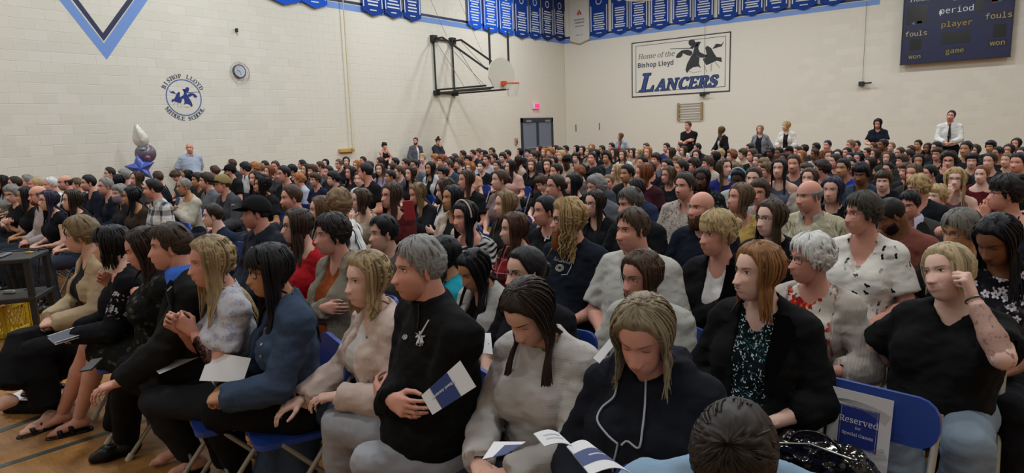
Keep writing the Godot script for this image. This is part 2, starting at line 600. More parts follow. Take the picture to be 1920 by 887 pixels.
func face_point(d: Vector3, m: Array) -> Vector3:
	var r := skull(d, m)
	var p := d * r
	if p.z < 0.005: return p
	var x := absf(p.x); var y := p.y
	var wz := smoothstep(0.005, 0.045, p.z)
	var o := 0.0
	# nose
	var s := clampf((0.014 - y) / 0.044, 0.0, 1.0)
	var up := 1.0
	if y > 0.014: up = exp(-pow((y - 0.014) / 0.014, 2.0))
	elif y < -0.030: up = exp(-pow((y + 0.030) / 0.0055, 2.0))
	var ns: float = m[2]
	o += up * lerpf(0.0030, 0.0185 * ns, pow(s, 1.2)) * exp(-0.5 * pow(x / lerpf(0.0062, 0.0098, s), 2.0))
	o += 0.0068 * ns * g2((x - 0.0120) / 0.0052, (y + 0.029) / 0.006)
	o += 0.004 * g2(x / 0.02, (y + 0.026) / 0.012)
	# eye sockets, lids, brows
	o -= 0.0085 * g2((x - 0.030) / 0.0165, (y - 0.010) / 0.0105)
	o -= 0.0035 * g2((x - 0.015) / 0.006, (y - 0.009) / 0.008)
	o += 0.0048 * g2((x - 0.031) / 0.0115, (y - 0.0095) / 0.0062)
	o += 0.0045 * m[3] * g2((x - 0.026) / 0.020, (y - 0.0265) / 0.0065)
	# cheeks, folds
	o += 0.0048 * m[4] * g2((x - 0.042) / 0.017, (y + 0.016) / 0.015)
	o += 0.003 * (m[4] - 0.6) * g2((x - 0.034) / 0.02, (y + 0.05) / 0.02)
	o -= 0.0018 * g2((x - 0.026 - (-0.03 - y) * 0.35) / 0.0035, (y + 0.042) / 0.014)
	# mouth
	o += 0.0052 * g2(x / 0.026, (y + 0.055) / 0.015)
	o += 0.0032 * g2(x / 0.017, (y + 0.0505) / 0.0038)
	o += 0.0042 * g2(x / 0.0155, (y + 0.0612) / 0.0048)
	o -= 0.0036 * g2(x / 0.021, (y + 0.0555) / 0.0019)
	o -= 0.0012 * g2(x / 0.004, (y + 0.041) / 0.006)
	# chin
	o -= 0.0032 * g2(x / 0.022, (y + 0.075) / 0.0058)
	o += 0.0065 * m[5] * g2(x / 0.019, (y + 0.094) / 0.0125)
	o -= 0.002 * g2((x - 0.062) / 0.01, (y - 0.03) / 0.02)
	return d * (r + o * wz)

# tone: vertex colours that a skin material multiplies
func face_tone(p: Vector3, kind: Dictionary) -> Color:
	var c := Color(1, 1, 1)
	if p.z < 0.01: return c
	var x := absf(p.x); var y := p.y
	var lip := maxf(g2(x / 0.0135, (y + 0.0508) / 0.0036), g2(x / 0.0125, (y + 0.0610) / 0.0044))
	lip = smoothstep(0.45, 0.75, lip)
	c = c.lerp(Color(0.82, 0.50, 0.50) if kind.get("f", false) else Color(0.88, 0.64, 0.62), lip * 0.85)
	var line := g2(x / 0.0195, (y + 0.0555) / 0.0016)
	c = c.lerp(Color(0.42, 0.25, 0.24), smoothstep(0.4, 0.9, line) * 0.9)
	var red := g2((x - 0.040) / 0.016, (y + 0.022) / 0.016) * 0.5 + g2(x / 0.010, (y + 0.026) / 0.010) * 0.5
	c = c.lerp(Color(1.0, 0.80, 0.76), clampf(red, 0, 1) * 0.8)
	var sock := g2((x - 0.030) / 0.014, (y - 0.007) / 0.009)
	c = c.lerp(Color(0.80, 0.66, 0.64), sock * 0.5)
	var nostril := g2((x - 0.0065) / 0.0035, (y + 0.0345) / 0.0022)
	c = c.lerp(Color(0.35, 0.2, 0.18), smoothstep(0.4, 0.9, nostril) * 0.8)
	var st: float = kind.get("stubble", 0.0)
	if st > 0.0:
		var az := rad_to_deg(atan2(x, p.z))
		var b := smoothstep(-0.026, -0.045, y) * smoothstep(82.0, 65.0, az) * (1.0 - lip)
		c = c.lerp(Color(0.52, 0.48, 0.47), b * st)
	if kind.get("far", false):
		var eye := g2((x - 0.031) / 0.010, (y - 0.008) / 0.005)
		c = c.lerp(Color(0.16, 0.12, 0.11), smoothstep(0.3, 0.8, eye) * 0.85)
		var brow := g2((x - 0.030) / 0.014, (y - 0.025) / 0.004)
		c = c.lerp(kind.get("brow", Color(0.3, 0.22, 0.18)), smoothstep(0.3, 0.8, brow) * 0.7)
	return c

func head_arrays(nu: int, nv: int, m: Array, kind: Dictionary) -> Array:
	var v := PackedVector3Array(); var c := PackedColorArray()
	for j in nv + 1:
		for i in nu:
			var p := face_point(head_dir(2.0 * i / nu - 1.0, float(j) / nv), m)
			v.append(p)
			c.append(face_tone(p, kind))
	var out := grid_arrays(v, nu, nv)
	out.append(c)
	if kind.get("ears", true):
		var ear := ear_arrays(10 if nu > 60 else 7, m)
		var ec := PackedColorArray(); ec.resize((ear[0] as PackedVector3Array).size()); ec.fill(Color(1, 0.88, 0.85))
		ear.append(ec)
		out = join([out, ear, moved(ear, Transform3D(Basis.from_scale(Vector3(-1, 1, 1)), Vector3.ZERO))])
	return out

func grid_arrays(v: PackedVector3Array, nu: int, nv: int) -> Array:    # a closed grid: nu columns round, nv + 1 rows
	var n := PackedVector3Array(); n.resize(v.size())
	var ix := PackedInt32Array()
	for j in nv:
		for i in nu:
			var a := j * nu + i; var b := j * nu + (i + 1) % nu
			ix.append_array(PackedInt32Array([a, a + nu, b, b, a + nu, b + nu]))
	for j in nv + 1:
		for i in nu:
			var du := v[j * nu + (i + 1) % nu] - v[j * nu + (i + nu - 1) % nu]
			var dv := v[mini(j + 1, nv) * nu + i] - v[maxi(j - 1, 0) * nu + i]
			var nn := du.cross(dv)
			if nn.length_squared() < 1e-14: nn = v[j * nu + i]
			n[j * nu + i] = nn.normalized()
	return [v, n, ix]

func ear_arrays(k: int, m: Array) -> Array:
	var v := PackedVector3Array()
	for j in k + 1:
		for i in k * 2:
			var a := TAU * i / (k * 2); var e := PI * j / k - PI / 2
			var q := Vector3(sin(e) * 0.0075, sin(a) * cos(e) * 0.030, cos(a) * cos(e) * 0.018)
			q.z += q.y * 0.10
			if q.y < 0: q.z *= 1.0 + q.y * 9.0
			if e > 0.3: q.x -= 0.0085 * g2(q.z / 0.009, (q.y - 0.003) / 0.015)
			v.append(q)
	var a := grid_arrays(v, k * 2, k)
	var w: float = hit(Vector3(1, -0.05, -0.1).normalized(), Vector3(0, 0.028, -0.015), Vector3(0.0735, 0.0845, 0.0945))
	return moved(a, Transform3D(Basis(Vector3.UP, 0.42) * Basis(Vector3.BACK, -0.12), Vector3(w + 0.002, -0.008, -0.012)))

# eye: an almond of white with iris, pupil and a dark upper lash line, facing z
func eye_arrays(open: float, iris: Color) -> Array:
	var v := PackedVector3Array(); var n := PackedVector3Array(); var ix := PackedInt32Array(); var c := PackedColorArray()
	var put := func(p: Vector3, q: Color) -> int:
		v.append(p); n.append(Vector3(p.x * 12.0, p.y * 12.0, 0.6).normalized()); c.append(q)
		return v.size() - 1
	var w := 0.0142; var hh := 0.0060 * open
	var lid := func(t: float, s: float) -> Vector3:
		var x := cos(t) * w
		var y := pow(absf(sin(t)), 0.85) * (hh if s > 0 else -hh * 0.72)
		return Vector3(x, y + x * 0.06, 0.0028 * (1.0 - pow(x / w, 2.0)))
	if open > 0.25:
		var ctr: int = put.call(Vector3(0, 0, 0.0034), Color(0.80, 0.76, 0.73))
		var ring := PackedInt32Array()
		for i in 16:
			var t := TAU * i / 16
			ring.append(put.call(lid.call(t if t < PI else TAU - t, 1.0 if t < PI else -1.0), Color(0.72, 0.66, 0.63)))
		for i in 16: ix.append_array(PackedInt32Array([ctr, ring[(i + 1) % 16], ring[i]]))
		for k in 2:
			var rr := 0.0056 if k == 0 else 0.0026
			var z := 0.0040 if k == 0 else 0.0044
			var cc := iris if k == 0 else Color(0.015, 0.012, 0.012)
			var a: int = put.call(Vector3(0, 0.0004, z), cc)
			var rg := PackedInt32Array()
			for i in 12:
				var t := TAU * i / 12
				rg.append(put.call(Vector3(cos(t) * rr, clampf(sin(t) * rr + 0.0004, -hh * 0.7, hh * 0.92), z - 0.0005), cc))
			for i in 12: ix.append_array(PackedInt32Array([a, rg[(i + 1) % 12], rg[i]]))
	var prev := -1
	for i in 11:
		var t := PI * i / 10.0
		var p: Vector3 = lid.call(t, 1.0)
		if open <= 0.25: p.y = -0.003 - 0.0022 * sin(t)
		var th := 0.0014 + 0.0012 * sin(t)
		var a: int = put.call(p + Vector3(0, -0.0003, 0.0012), Color(0.06, 0.045, 0.04))
		var b: int = put.call(p + Vector3(0, th, 0.0018), Color(0.10, 0.07, 0.06))
		if prev >= 0: ix.append_array(PackedInt32Array([prev, b, a, prev, prev + 1, b]))
		prev = a
	return [v, n, ix, c]

func on_face(x: float, y: float, m: Array, out := 0.0) -> Vector3:      # the point of the face at that x and y
	var d := Vector3(x, y, 0.085).normalized()
	for i in 4:
		var p := face_point(d, m)
		d = Vector3(x, y, maxf(p.z, 0.01)).normalized()
	var p := face_point(d, m)
	return p + p.normalized() * out

func eyes_arrays(m: Array, open: float, iris: Color) -> Array:
	var e := eye_arrays(open, iris)
	var p := on_face(0.031, 0.0095, m)
	p.z -= 0.0008
	var l := moved(e, Transform3D(Basis(Vector3.UP, 0.20) * Basis(Vector3.RIGHT, 0.06), p))
	return join([l, moved(l, Transform3D(Basis.from_scale(Vector3(-1, 1, 1)), Vector3.ZERO))])

func brows_arrays(m: Array, thick: float, lift := 0.0) -> Array:
	var pts := PackedVector3Array(); var rad := PackedFloat32Array()
	for i in 7:
		var t := i / 6.0
		pts.append(on_face(0.013 + 0.034 * t, 0.0225 + lift + 0.0055 * sin(t * 2.3), m, 0.0004))
		rad.append(thick * (0.75 + 0.6 * sin(t * 2.6 + 0.4)) * (1.0 - 0.55 * t))
	var l := tube(pts, rad, 6, 0.45, Vector3.UP)
	return join([l, moved(l, Transform3D(Basis.from_scale(Vector3(-1, 1, 1)), Vector3.ZERO))])

# ---------------------------------------------------------------- hair
func hairline(az: float) -> float:      # elevation in degrees at which the scalp begins, az in degrees from the face
	var k := [[0, 51], [20, 52], [36, 48], [50, 33], [64, 14], [72, -4], [80, -14], [88, 4], [98, 8], [108, -16], [125, -36], [150, -44], [180, -46]]
	for i in k.size() - 1:
		if az <= k[i + 1][0]:
			return lerpf(k[i][1], k[i + 1][1], (az - k[i][0]) / float(k[i + 1][0] - k[i][0]))
	return -46.0

# style: top, side, back thickness; fringe: how far the front hairline drops; cover: how far the sides drop over the ears; rough: lumps
const STYLES := {
	"s": {"top": 0.019, "side": 0.007, "back": 0.010, "fringe": 2.0, "cover": 0.0, "rough": 0.0035, "part": 0.0},
	"q": {"top": 0.008, "side": 0.004, "back": 0.005, "fringe": 0.0, "cover": 0.0, "rough": 0.001, "part": 0.0},
	"f": {"top": 0.034, "side": 0.020, "back": 0.022, "fringe": 20.0, "cover": 6.0, "rough": 0.009, "part": 0.0},
	"p": {"top": 0.027, "side": 0.017, "back": 0.019, "fringe": 14.0, "cover": 14.0, "rough": 0.005, "part": 0.0},
	"m": {"top": 0.019, "side": 0.020, "back": 0.020, "fringe": 2.0, "cover": 40.0, "rough": 0.003, "part": 0.006},
	"l": {"top": 0.017, "side": 0.016, "back": 0.018, "fringe": 1.0, "cover": 40.0, "rough": 0.002, "part": 0.006},
	"L": {"top": 0.020, "side": 0.018, "back": 0.018, "fringe": 24.0, "cover": 40.0, "rough": 0.002, "part": 0.0},
	"w": {"top": 0.021, "side": 0.020, "back": 0.021, "fringe": 3.0, "cover": 40.0, "rough": 0.004, "part": 0.007},
	"c": {"top": 0.026, "side": 0.030, "back": 0.028, "fringe": 6.0, "cover": 40.0, "rough": 0.010, "part": 0.0},
	"t": {"top": 0.014, "side": 0.009, "back": 0.013, "fringe": 1.0, "cover": 0.0, "rough": 0.002, "part": 0.0},
	"u": {"top": 0.030, "side": 0.018, "back": 0.022, "fringe": 18.0, "cover": 2.0, "rough": 0.005, "part": 0.0},
	"B": {"top": -0.01, "side": 0.007, "back": 0.008, "fringe": 0.0, "cover": 0.0, "rough": 0.001, "part": 0.0},
	"k": {"top": 0.036, "side": 0.032, "back": 0.030, "fringe": 8.0, "cover": 14.0, "rough": 0.013, "part": 0.0},
}

func hair_shell(style: String, nu: int, nv: int, m: Array, sd: float, root_tone := 0.85) -> Array:
	var st: Dictionary = STYLES[style]
	var v := PackedVector3Array(); var c := PackedColorArray()
	for j in nv + 1:
		for i in nu:
			var d := head_dir(2.0 * i / nu - 1.0, float(j) / nv)
			var az := rad_to_deg(absf(atan2(d.x, d.z)))
			var el := rad_to_deg(asin(clampf(d.y, -1, 1)))
			var hl := hairline(az)
			hl -= st["fringe"] * smoothstep(52.0, 30.0, az)
			hl -= st["cover"] * smoothstep(58.0, 74.0, az) * smoothstep(150.0, 100.0, az)
			var on := smoothstep(hl - 2.5, hl + 7.0, el)
			var t := lerpf(st["side"], st["top"], smoothstep(22.0, 58.0, el))
			t = lerpf(t, st["back"], smoothstep(95.0, 140.0, az) * smoothstep(72.0, 40.0, el))
			if style == "B": on *= smoothstep(34.0, 24.0, el) * smoothstep(58.0, 72.0, az)
			var sx := d.x * 26.0 + sd; var q := noise.get_noise_3d(sx, d.y * 8.0, d.z * 26.0)
			var q2 := noise2.get_noise_3d(d.x * 60.0 + sd, d.y * 14.0, d.z * 60.0)
			t += st["rough"] * (1.4 * q + 0.9 * q2) * smoothstep(-0.01, 0.02, t)
			t -= st["part"] * g2((d.x - 0.12) / 0.07, 0.0) * smoothstep(30.0, 60.0, el) * smoothstep(120.0, 80.0, az)
			v.append(d * (skull(d, m) + lerpf(-0.010, t, on)))
			var k := clampf(1.0 + 0.55 * q2 + 0.25 * q, 0.55, 1.6) * lerpf(1.0, root_tone, smoothstep(35.0, 75.0, el))
			c.append(Color(k, k, k))
	var a := grid_arrays(v, nu, nv)
	a.append(c)
	return a

# strands that follow the head, then hang; xf: head to body space; length below the jaw; torso: [chest centre, shoulder y, girth]
func hair_strands(style: String, xf: Transform3D, m: Array, count: int, seg: int, sides: int, length: float, torso: Array, sd: int, root_tone := 0.85) -> Array:
	var r := RandomNumberGenerator.new()
	r.seed = sd
	var st: Dictionary = STYLES[style]
	var parts := []
	var inv := xf.affine_inverse()
	var ch: Vector3 = torso[0]; var shy: float = torso[1]; var gr: float = torso[2]
	var layers := 2 if count > 24 else 1
	for k in count:
		var u := (k + 0.5) / count * 2.0 - 1.0
		var az := (1.0 if u >= 0.0 else -1.0) * lerpf(60.0 if style != "c" else 50.0, 180.0, absf(u)) + r.randf_range(-4, 4)
		var lay := k % layers
		var lift: float = st["side"] + (0.002 if lay == 0 else -0.004)
		var pts := PackedVector3Array(); var rad := PackedFloat32Array()
		var n1 := maxi(4, int(seg * 0.45))
		var ph := r.randf() * TAU
		var e1 := lerpf(-22.0, -40.0, smoothstep(60.0, 140.0, absf(az)))
		var w0 := r.randf_range(0.0085, 0.0150) * pow(44.0 / count, 0.55) * (0.9 if style == "c" else 1.0)
		var jit := r.randf_range(-0.004, 0.004)
		for i in n1 + 1:
			var t := float(i) / n1
			var el := deg_to_rad(lerpf(78.0, e1, t))
			var a2 := deg_to_rad(az)
			var d := Vector3(sin(a2) * cos(el), sin(el), cos(a2) * cos(el))
			var th: float = lerpf(st["top"], lift, smoothstep(0.15, 0.55, t)) - (0.002 if lay else 0.0) + jit * smoothstep(0.1, 0.5, t)
			pts.append(xf * (d * (skull(d, m) + th)))
			rad.append(w0 * smoothstep(-0.15, 0.35, t))
		var p := pts[n1]
		var vel := (pts[n1] - pts[n1 - 1]).normalized()
		var n2 := seg - n1
		var len := length * r.randf_range(0.82, 1.06)
		var ds := len / n2
		var side := (xf.basis * Vector3(sin(deg_to_rad(az)), 0, cos(deg_to_rad(az)))).normalized()
		for i in n2:
			var t := (i + 1.0) / n2
			vel = vel.lerp(Vector3.DOWN + side * (0.10 if style in ["c", "w", "m"] else 0.03), 0.55).normalized()
			p += vel * ds
			var q := p
			if style == "w": q += side.cross(Vector3.UP) * 0.012 * sin(t * 11.0 + ph) * t + side * 0.010 * cos(t * 9.0 + ph) * t
			elif style == "c": q += (side.cross(Vector3.UP) * sin(t * 26.0 * len / 0.3 + ph) + side * cos(t * 26.0 * len / 0.3 + ph)) * 0.013
			elif style in ["l", "L", "m"]: q += side * 0.005 * sin(t * 5.0 + ph)
			# keep clear of chest and shoulders
			var e := Vector3((q.x - ch.x) / (0.185 * gr), (q.y - ch.y) / 0.255, (q.z - ch.z) / (0.135 * gr))
			var el2 := e.length()
			if el2 < 1.0 and el2 > 1e-4:
				var push := (q - ch) / el2
				q = ch + Vector3(lerpf(q.x - ch.x, push.x, 0.35), lerpf(q.y - ch.y, push.y, 0.15), 0)
				var zz := 1.0 - pow((q.x - ch.x) / (0.185 * gr), 2.0) - pow((q.y - ch.y) / 0.255, 2.0)
				q.z = ch.z + (1.0 if side.z > -0.25 else -1.0) * 0.135 * gr * sqrt(maxf(zz, 0.02)) + side.z * 0.006
				p = q
			if q.y < shy + 0.045 and absf(q.x - ch.x) > 0.09 and absf(q.z - ch.z) < 0.06:
				q.z = ch.z + (0.065 if side.z > -0.25 else -0.065)
			# keep off the face
			var hq := inv * q
			if hq.z > -0.02 and absf(hq.x) < 0.072 and hq.y > -0.26:
				hq.x = (0.072 if az > 0 else -0.072)
				q = xf * hq
				p = q
			if q.distance_to(pts[pts.size() - 1]) > ds * 2.4:      # would have to leap across: the lock ends here
				rad[rad.size() - 1] *= 0.3
				break
			pts.append(q)
			rad.append(w0 * (1.0 - 0.75 * smoothstep(0.5, 1.0, t)))
		var tb := tube(pts, rad, sides, 0.42, side.cross(Vector3.UP))
		var kk := r.randf_range(0.55, 1.40)
		var c := PackedColorArray(); c.resize((tb[0] as PackedVector3Array).size())
		for i in c.size():
			var ring := mini(i / sides, pts.size() - 1)
			var e := kk * (1.0 + 0.12 * sin(ring * 1.7 + ph)) * lerpf(root_tone, 1.08, smoothstep(0.05, 0.6, float(ring) / pts.size()))
			c[i] = Color(e, e, e)
		tb.append(c)
		parts.append(tb)
	return join(parts)

func bangs(m: Array, count: int, sides: int, sd: int, down: float, top: float) -> Array:
	var r := RandomNumberGenerator.new()
	r.seed = sd
	var parts := []
	for k in count:
		var az := lerpf(-52.0, 52.0, (k + 0.5) / count) + r.randf_range(-2, 2)
		var pts := PackedVector3Array(); var rad := PackedFloat32Array()
		var e1 := down + r.randf_range(-3, 3)
		var w := 1.35 * 0.10 / count * 1.4
		for i in 7:
			var t := i / 6.0
			var el := deg_to_rad(lerpf(66.0, e1, t))
			var a2 := deg_to_rad(az * lerpf(0.6, 1.0, t) + 5.0 * t)
			var d := Vector3(sin(a2) * cos(el), sin(el), cos(a2) * cos(el))
			pts.append(d * (skull(d, m) + lerpf(top, 0.010, t)))
			rad.append(w * (1.0 - 0.6 * t * t))
		var tb := tube(pts, rad, sides, 0.4, Vector3.RIGHT)
		var kk := r.randf_range(0.75, 1.3)
		var c := PackedColorArray(); c.resize((tb[0] as PackedVector3Array).size()); c.fill(Color(kk, kk, kk))
		tb.append(c)
		parts.append(tb)
	return join(parts)

# short locks laid over the shell so that cropped hair does not read as a cap
func tufts(style: String, m: Array, count: int, sd: int) -> Array:
	var r := RandomNumberGenerator.new()
	r.seed = sd
	var st: Dictionary = STYLES[style]
	var parts := []
	var long: float = {"s": 0.042, "f": 0.060, "p": 0.056, "k": 0.034, "u": 0.050}.get(style, 0.02)
	for k in count:
		var az := r.randf_range(-180, 180)
		var y := r.randf()
		var el := lerpf(hairline(absf(az)) + 6.0, 86.0, 1.0 - sqrt(1.0 - y * 0.98))
		var dir_az := signf(az) * (1.0 if absf(az) > 30 else 0.4) * r.randf_range(2.0, 14.0)
		if style == "k": dir_az = r.randf_range(-40, 40)
		var pts := PackedVector3Array(); var rad := PackedFloat32Array()
		var w := r.randf_range(0.0045, 0.0075) * sqrt(150.0 / count)
		for i in 4:
			var t := i / 3.0
			var e := deg_to_rad(el - rad_to_deg(long / 0.1) * t * (1.0 if style != "k" else r.randf_range(-1, 1)))
			var a := deg_to_rad(az + dir_az * t)
			var d := Vector3(sin(a) * cos(e), sin(e), cos(a) * cos(e))
			var th: float = lerpf(st["side"], st["top"], smoothstep(22.0, 58.0, rad_to_deg(e)))
			pts.append(d * (skull(d, m) + th + lerpf(-0.0005, 0.0026, sin(t * 2.4)) - 0.0045 * t))
			rad.append(w * (0.55 + 0.6 * sin(t * 2.6)) * (1.0 - 0.45 * t))
		var tb := tube(pts, rad, 4, 0.4, pts[0].cross(Vector3.UP))
		var kk := r.randf_range(0.65, 1.45)
		var c := PackedColorArray(); c.resize((tb[0] as PackedVector3Array).size()); c.fill(Color(kk, kk, kk))
		tb.append(c)
		parts.append(tb)
	return join(parts)

func beard_arrays(m: Array, kind: String, nu: int, nv: int, sd: int) -> Array:     # "short", "full", "long", "goatee", "moustache"
	var v := PackedVector3Array(); var c := PackedColorArray()
	for j in nv + 1:
		for i in nu:
			var d := head_dir(2.0 * i / nu - 1.0, float(j) / nv)
			var p := face_point(d, m)
			var x := absf(p.x)
			var az := rad_to_deg(atan2(x, p.z)); var y := p.y
			var on := smoothstep(-0.040, -0.052, y + (0.022 if x < 0.03 else 0.0) - 0.55 * maxf(0.0, x - 0.035)) * smoothstep(86.0, 76.0, az) * smoothstep(-0.01, 0.01, p.z)
			if kind == "goatee": on *= smoothstep(0.044, 0.034, x)
			if kind == "moustache": on *= smoothstep(0.036, 0.028, x) * smoothstep(-0.050, -0.046, y)
			var mouth := g2(x / 0.017, (y + 0.0565) / 0.0075)
			on *= 1.0 - smoothstep(0.35, 0.6, mouth)
			on *= 1.0 - smoothstep(0.35, 0.6, g2(x / 0.014, (y + 0.026) / 0.009))
			var q := noise2.get_noise_3d(p.x * 420.0 + sd, p.y * 150.0, p.z * 420.0)
			var t: float = {"short": 0.006, "full": 0.016, "long": 0.022, "goatee": 0.012, "moustache": 0.007}[kind]
			if kind != "short": t *= 0.55 + 0.75 * smoothstep(-0.05, -0.10, y)
			if kind == "moustache": t = 0.008
			var o := face_point(d, m).length() + lerpf(-0.008, t + 0.004 * q, on)
			var w := d * o
			if kind == "long" and on > 0.0: w += Vector3(0, -0.055, 0.012) * on * smoothstep(-0.055, -0.11, y)
			elif kind == "full" and on > 0.0: w += Vector3(0, -0.022, 0.006) * on * smoothstep(-0.055, -0.11, y)
			v.append(w)
			var k := clampf(1.0 + 0.8 * q, 0.6, 1.5)
			c.append(Color(k, k, k))
	var a := grid_arrays(v, nu, nv)
	a.append(c)
	return a

func glasses_arrays(m: Array, kind: String) -> Array:     # [frame, lenses]
	var e := on_face(0.031, 0.006, m)
	var z := e.z + 0.012
	var hw := 0.0245; var hh := 0.0175 if kind != "slim" else 0.0135
	var th := 0.0022 if kind == "thick" else (0.0015 if kind != "fine" else 0.0010)
	var fr := []; var lens := []
	for s: float in [-1.0, 1.0]:
		var loop := PackedVector3Array(); var rad := PackedFloat32Array()
		var lv := PackedVector3Array(); var ln := PackedVector3Array(); var li := PackedInt32Array()
		for i in 21:
			var a := TAU * i / 20
			var pw := 0.62 if kind != "round" else 1.0
			var p := Vector3(s * (0.0325 + signf(cos(a)) * pow(absf(cos(a)), pw) * hw), 0.004 + signf(sin(a)) * pow(absf(sin(a)), pw) * hh, 0)
			p.z = z - pow(absf(p.x) / 0.06, 2.0) * 0.012
			loop.append(p); rad.append(th)
			if i < 20: lv.append(p); ln.append(Vector3.BACK)
		fr.append(tube(loop, rad, 6))
		for i in 18: li.append_array(PackedInt32Array([0, i + 2, i + 1]) if s > 0 else PackedInt32Array([0, i + 1, i + 2]))
		lens.append([lv, ln, li])
		var t0 := Vector3(s * 0.0575, 0.010, z - 0.011)
		fr.append(rod([t0, Vector3(s * 0.071, 0.010, z - 0.022), Vector3(s * 0.0765, 0.006, 0.0), Vector3(s * 0.0775, 0.002, -0.014), Vector3(s * 0.076, -0.014, -0.026)], th * 0.9, 5))
	fr.append(rod([Vector3(-0.009, 0.007, z), Vector3(0, 0.010, z + 0.003), Vector3(0.009, 0.007, z)], th, 5))
	return [join(fr), join(lens)]

func cap_arrays(m: Array, yaw_brim: float) -> Array:      # [crown, brim]
	var nu := 40; var nv := 24
	var v := PackedVector3Array()
	for j in nv + 1:
		for i in nu:
			var d := head_dir(2.0 * i / nu - 1.0, float(j) / nv)
			var az := rad_to_deg(absf(atan2(d.x, d.z)))
			var el := rad_to_deg(asin(clampf(d.y, -1, 1)))
			var edge := lerpf(30.0, 6.0, smoothstep(20.0, 110.0, az)) - 14.0 * smoothstep(120.0, 170.0, az)
			v.append(d * (skull(d, m) + lerpf(-0.012, 0.019 + 0.008 * smoothstep(40.0, 70.0, el), smoothstep(edge - 1.5, edge + 2.5, el))))
	var crown := grid_arrays(v, nu, nv)
	var bp := PackedVector3Array()
	var k := 14
	for side in 2:
		for i in k + 1:
			for t in 4:
				var a := lerpf(-62.0, 62.0, i / float(k))
				var d := Vector3(sin(deg_to_rad(a)), tan(deg_to_rad(29.0)), cos(deg_to_rad(a))).normalized()
				var base := d * (skull(d, m) + 0.016)
				var o := Vector3(sin(deg_to_rad(a)) * 0.35, -0.16, 1.0) * 0.066 * (t / 3.0) * sqrt(maxf(0.0, cos(deg_to_rad(a) * 1.3)))
				bp.append(base + o + Vector3(0, -0.004 * side - 0.012 * pow(a / 62.0, 2.0) * t / 3.0, 0))
	var n := PackedVector3Array(); var ix := PackedInt32Array()
	for p in bp.size(): n.append(Vector3.UP if p < bp.size() / 2 else Vector3.DOWN)
	for side in 2:
		for i in k:
			for t in 3:
				var a := side * (k + 1) * 4 + i * 4 + t
				ix.append_array(PackedInt32Array([a, a + 4, a + 1, a + 1, a + 4, a + 5]) if side else PackedInt32Array([a, a + 1, a + 4, a + 1, a + 5, a + 4]))
	for i in k:
		var a := i * 4 + 3; var b := (k + 1) * 4 + a
		ix.append_array(PackedInt32Array([a, b, a + 4, a + 4, b, b + 4]))
	return [crown, [bp, n, ix]]

# ---------------------------------------------------------------- hands (left hand: fingers to z, palm down, thumb to -x)
var hands := {}

func hand_bones(pose: String) -> Array:
	var curl: Array = {"rest": [22, 34, 22], "flat": [6, 10, 8], "grip": [52, 78, 45], "pinch": [48, 38, 18], "fist": [72, 95, 60]}[pose]
	var out := [bone(Vector3(0, 0, -0.045), Vector3(0, 0, 0.012), 0.0255, 0.026, 0.012, false, Vector3.UP, 1.3)]
	var kx := [-0.028, -0.0095, 0.009, 0.026]
	var kz := [0.086, 0.090, 0.084, 0.073]
	var ln := [[0.040, 0.025, 0.021], [0.044, 0.028, 0.022], [0.041, 0.026, 0.021], [0.033, 0.020, 0.018]]
	var fan := [-0.10, -0.02, 0.05, 0.14]
	for i in 4:
		var a := Vector3(kx[i] * 0.62, 0.0, 0.006)
		var b := Vector3(kx[i], 0.003, kz[i])
		out.append(bone(a, b, 0.0150, 0.0125, 0.012))
		var ang := 0.0
		var p := b
		var rr := 0.0092 - 0.0004 * absf(i - 1) - (0.0008 if i == 3 else 0.0)
		for j in 3:
			ang += deg_to_rad(curl[j] + (i - 1) * (5.0 if j == 0 else 2.0))
			var q: Vector3 = p + Vector3(sin(fan[i]) * cos(ang), -sin(ang), cos(ang) * cos(fan[i])) * ln[i][j]
			out.append(bone(p, q, rr, rr - 0.0009, 0.004))
			p = q
			rr -= 0.0009
	var t0 := Vector3(-0.018, -0.006, 0.016)
	var t1 := t0 + Vector3(-0.62, -0.30, 0.72).normalized() * 0.046
	var cl := 0.15 if pose == "flat" else (0.55 if pose in ["rest", "pinch"] else 1.1)
	var t2 := t1 + Vector3(-0.45 + cl * 0.6, -0.25 - cl * 0.25, 0.80).normalized() * 0.034
	var t3 := t2 + Vector3(-0.25 + cl * 0.7, -0.25 - cl * 0.2, 0.85).normalized() * 0.027
	out.append(bone(t0, t1, 0.0155, 0.0115, 0.012))
	out.append(bone(t1, t2, 0.0108, 0.0095, 0.004))
	out.append(bone(t2, t3, 0.0095, 0.0078, 0.004))
	return out

func hand(pose: String, fine: int, right: bool) -> Array:
	return hands["%s %s %s" % [pose, fine, right]]

# ---------------------------------------------------------------- the figure
func ik(s: Vector3, w: Vector3, l1: float, l2: float, hint: Vector3) -> Vector3:
	var d := w - s
	var l := clampf(d.length(), absf(l1 - l2) + 0.01, l1 + l2 - 0.004)
	var dir := d.normalized()
	var a := (l1 * l1 - l2 * l2 + l * l) / (2.0 * l)
	var hgt := sqrt(maxf(l1 * l1 - a * a, 0.0))
	var o := (hint - dir * hint.dot(dir)).normalized()
	return s + dir * a + o * hgt

func hand_xf(w: Vector3, fwd: Vector3, palm: Vector3, sc: float) -> Transform3D:
	var z := fwd.normalized()
	var y := -palm
	y = (y - z * y.dot(z)).normalized()
	return Transform3D(Basis(y.cross(z), y, z) * sc, w)

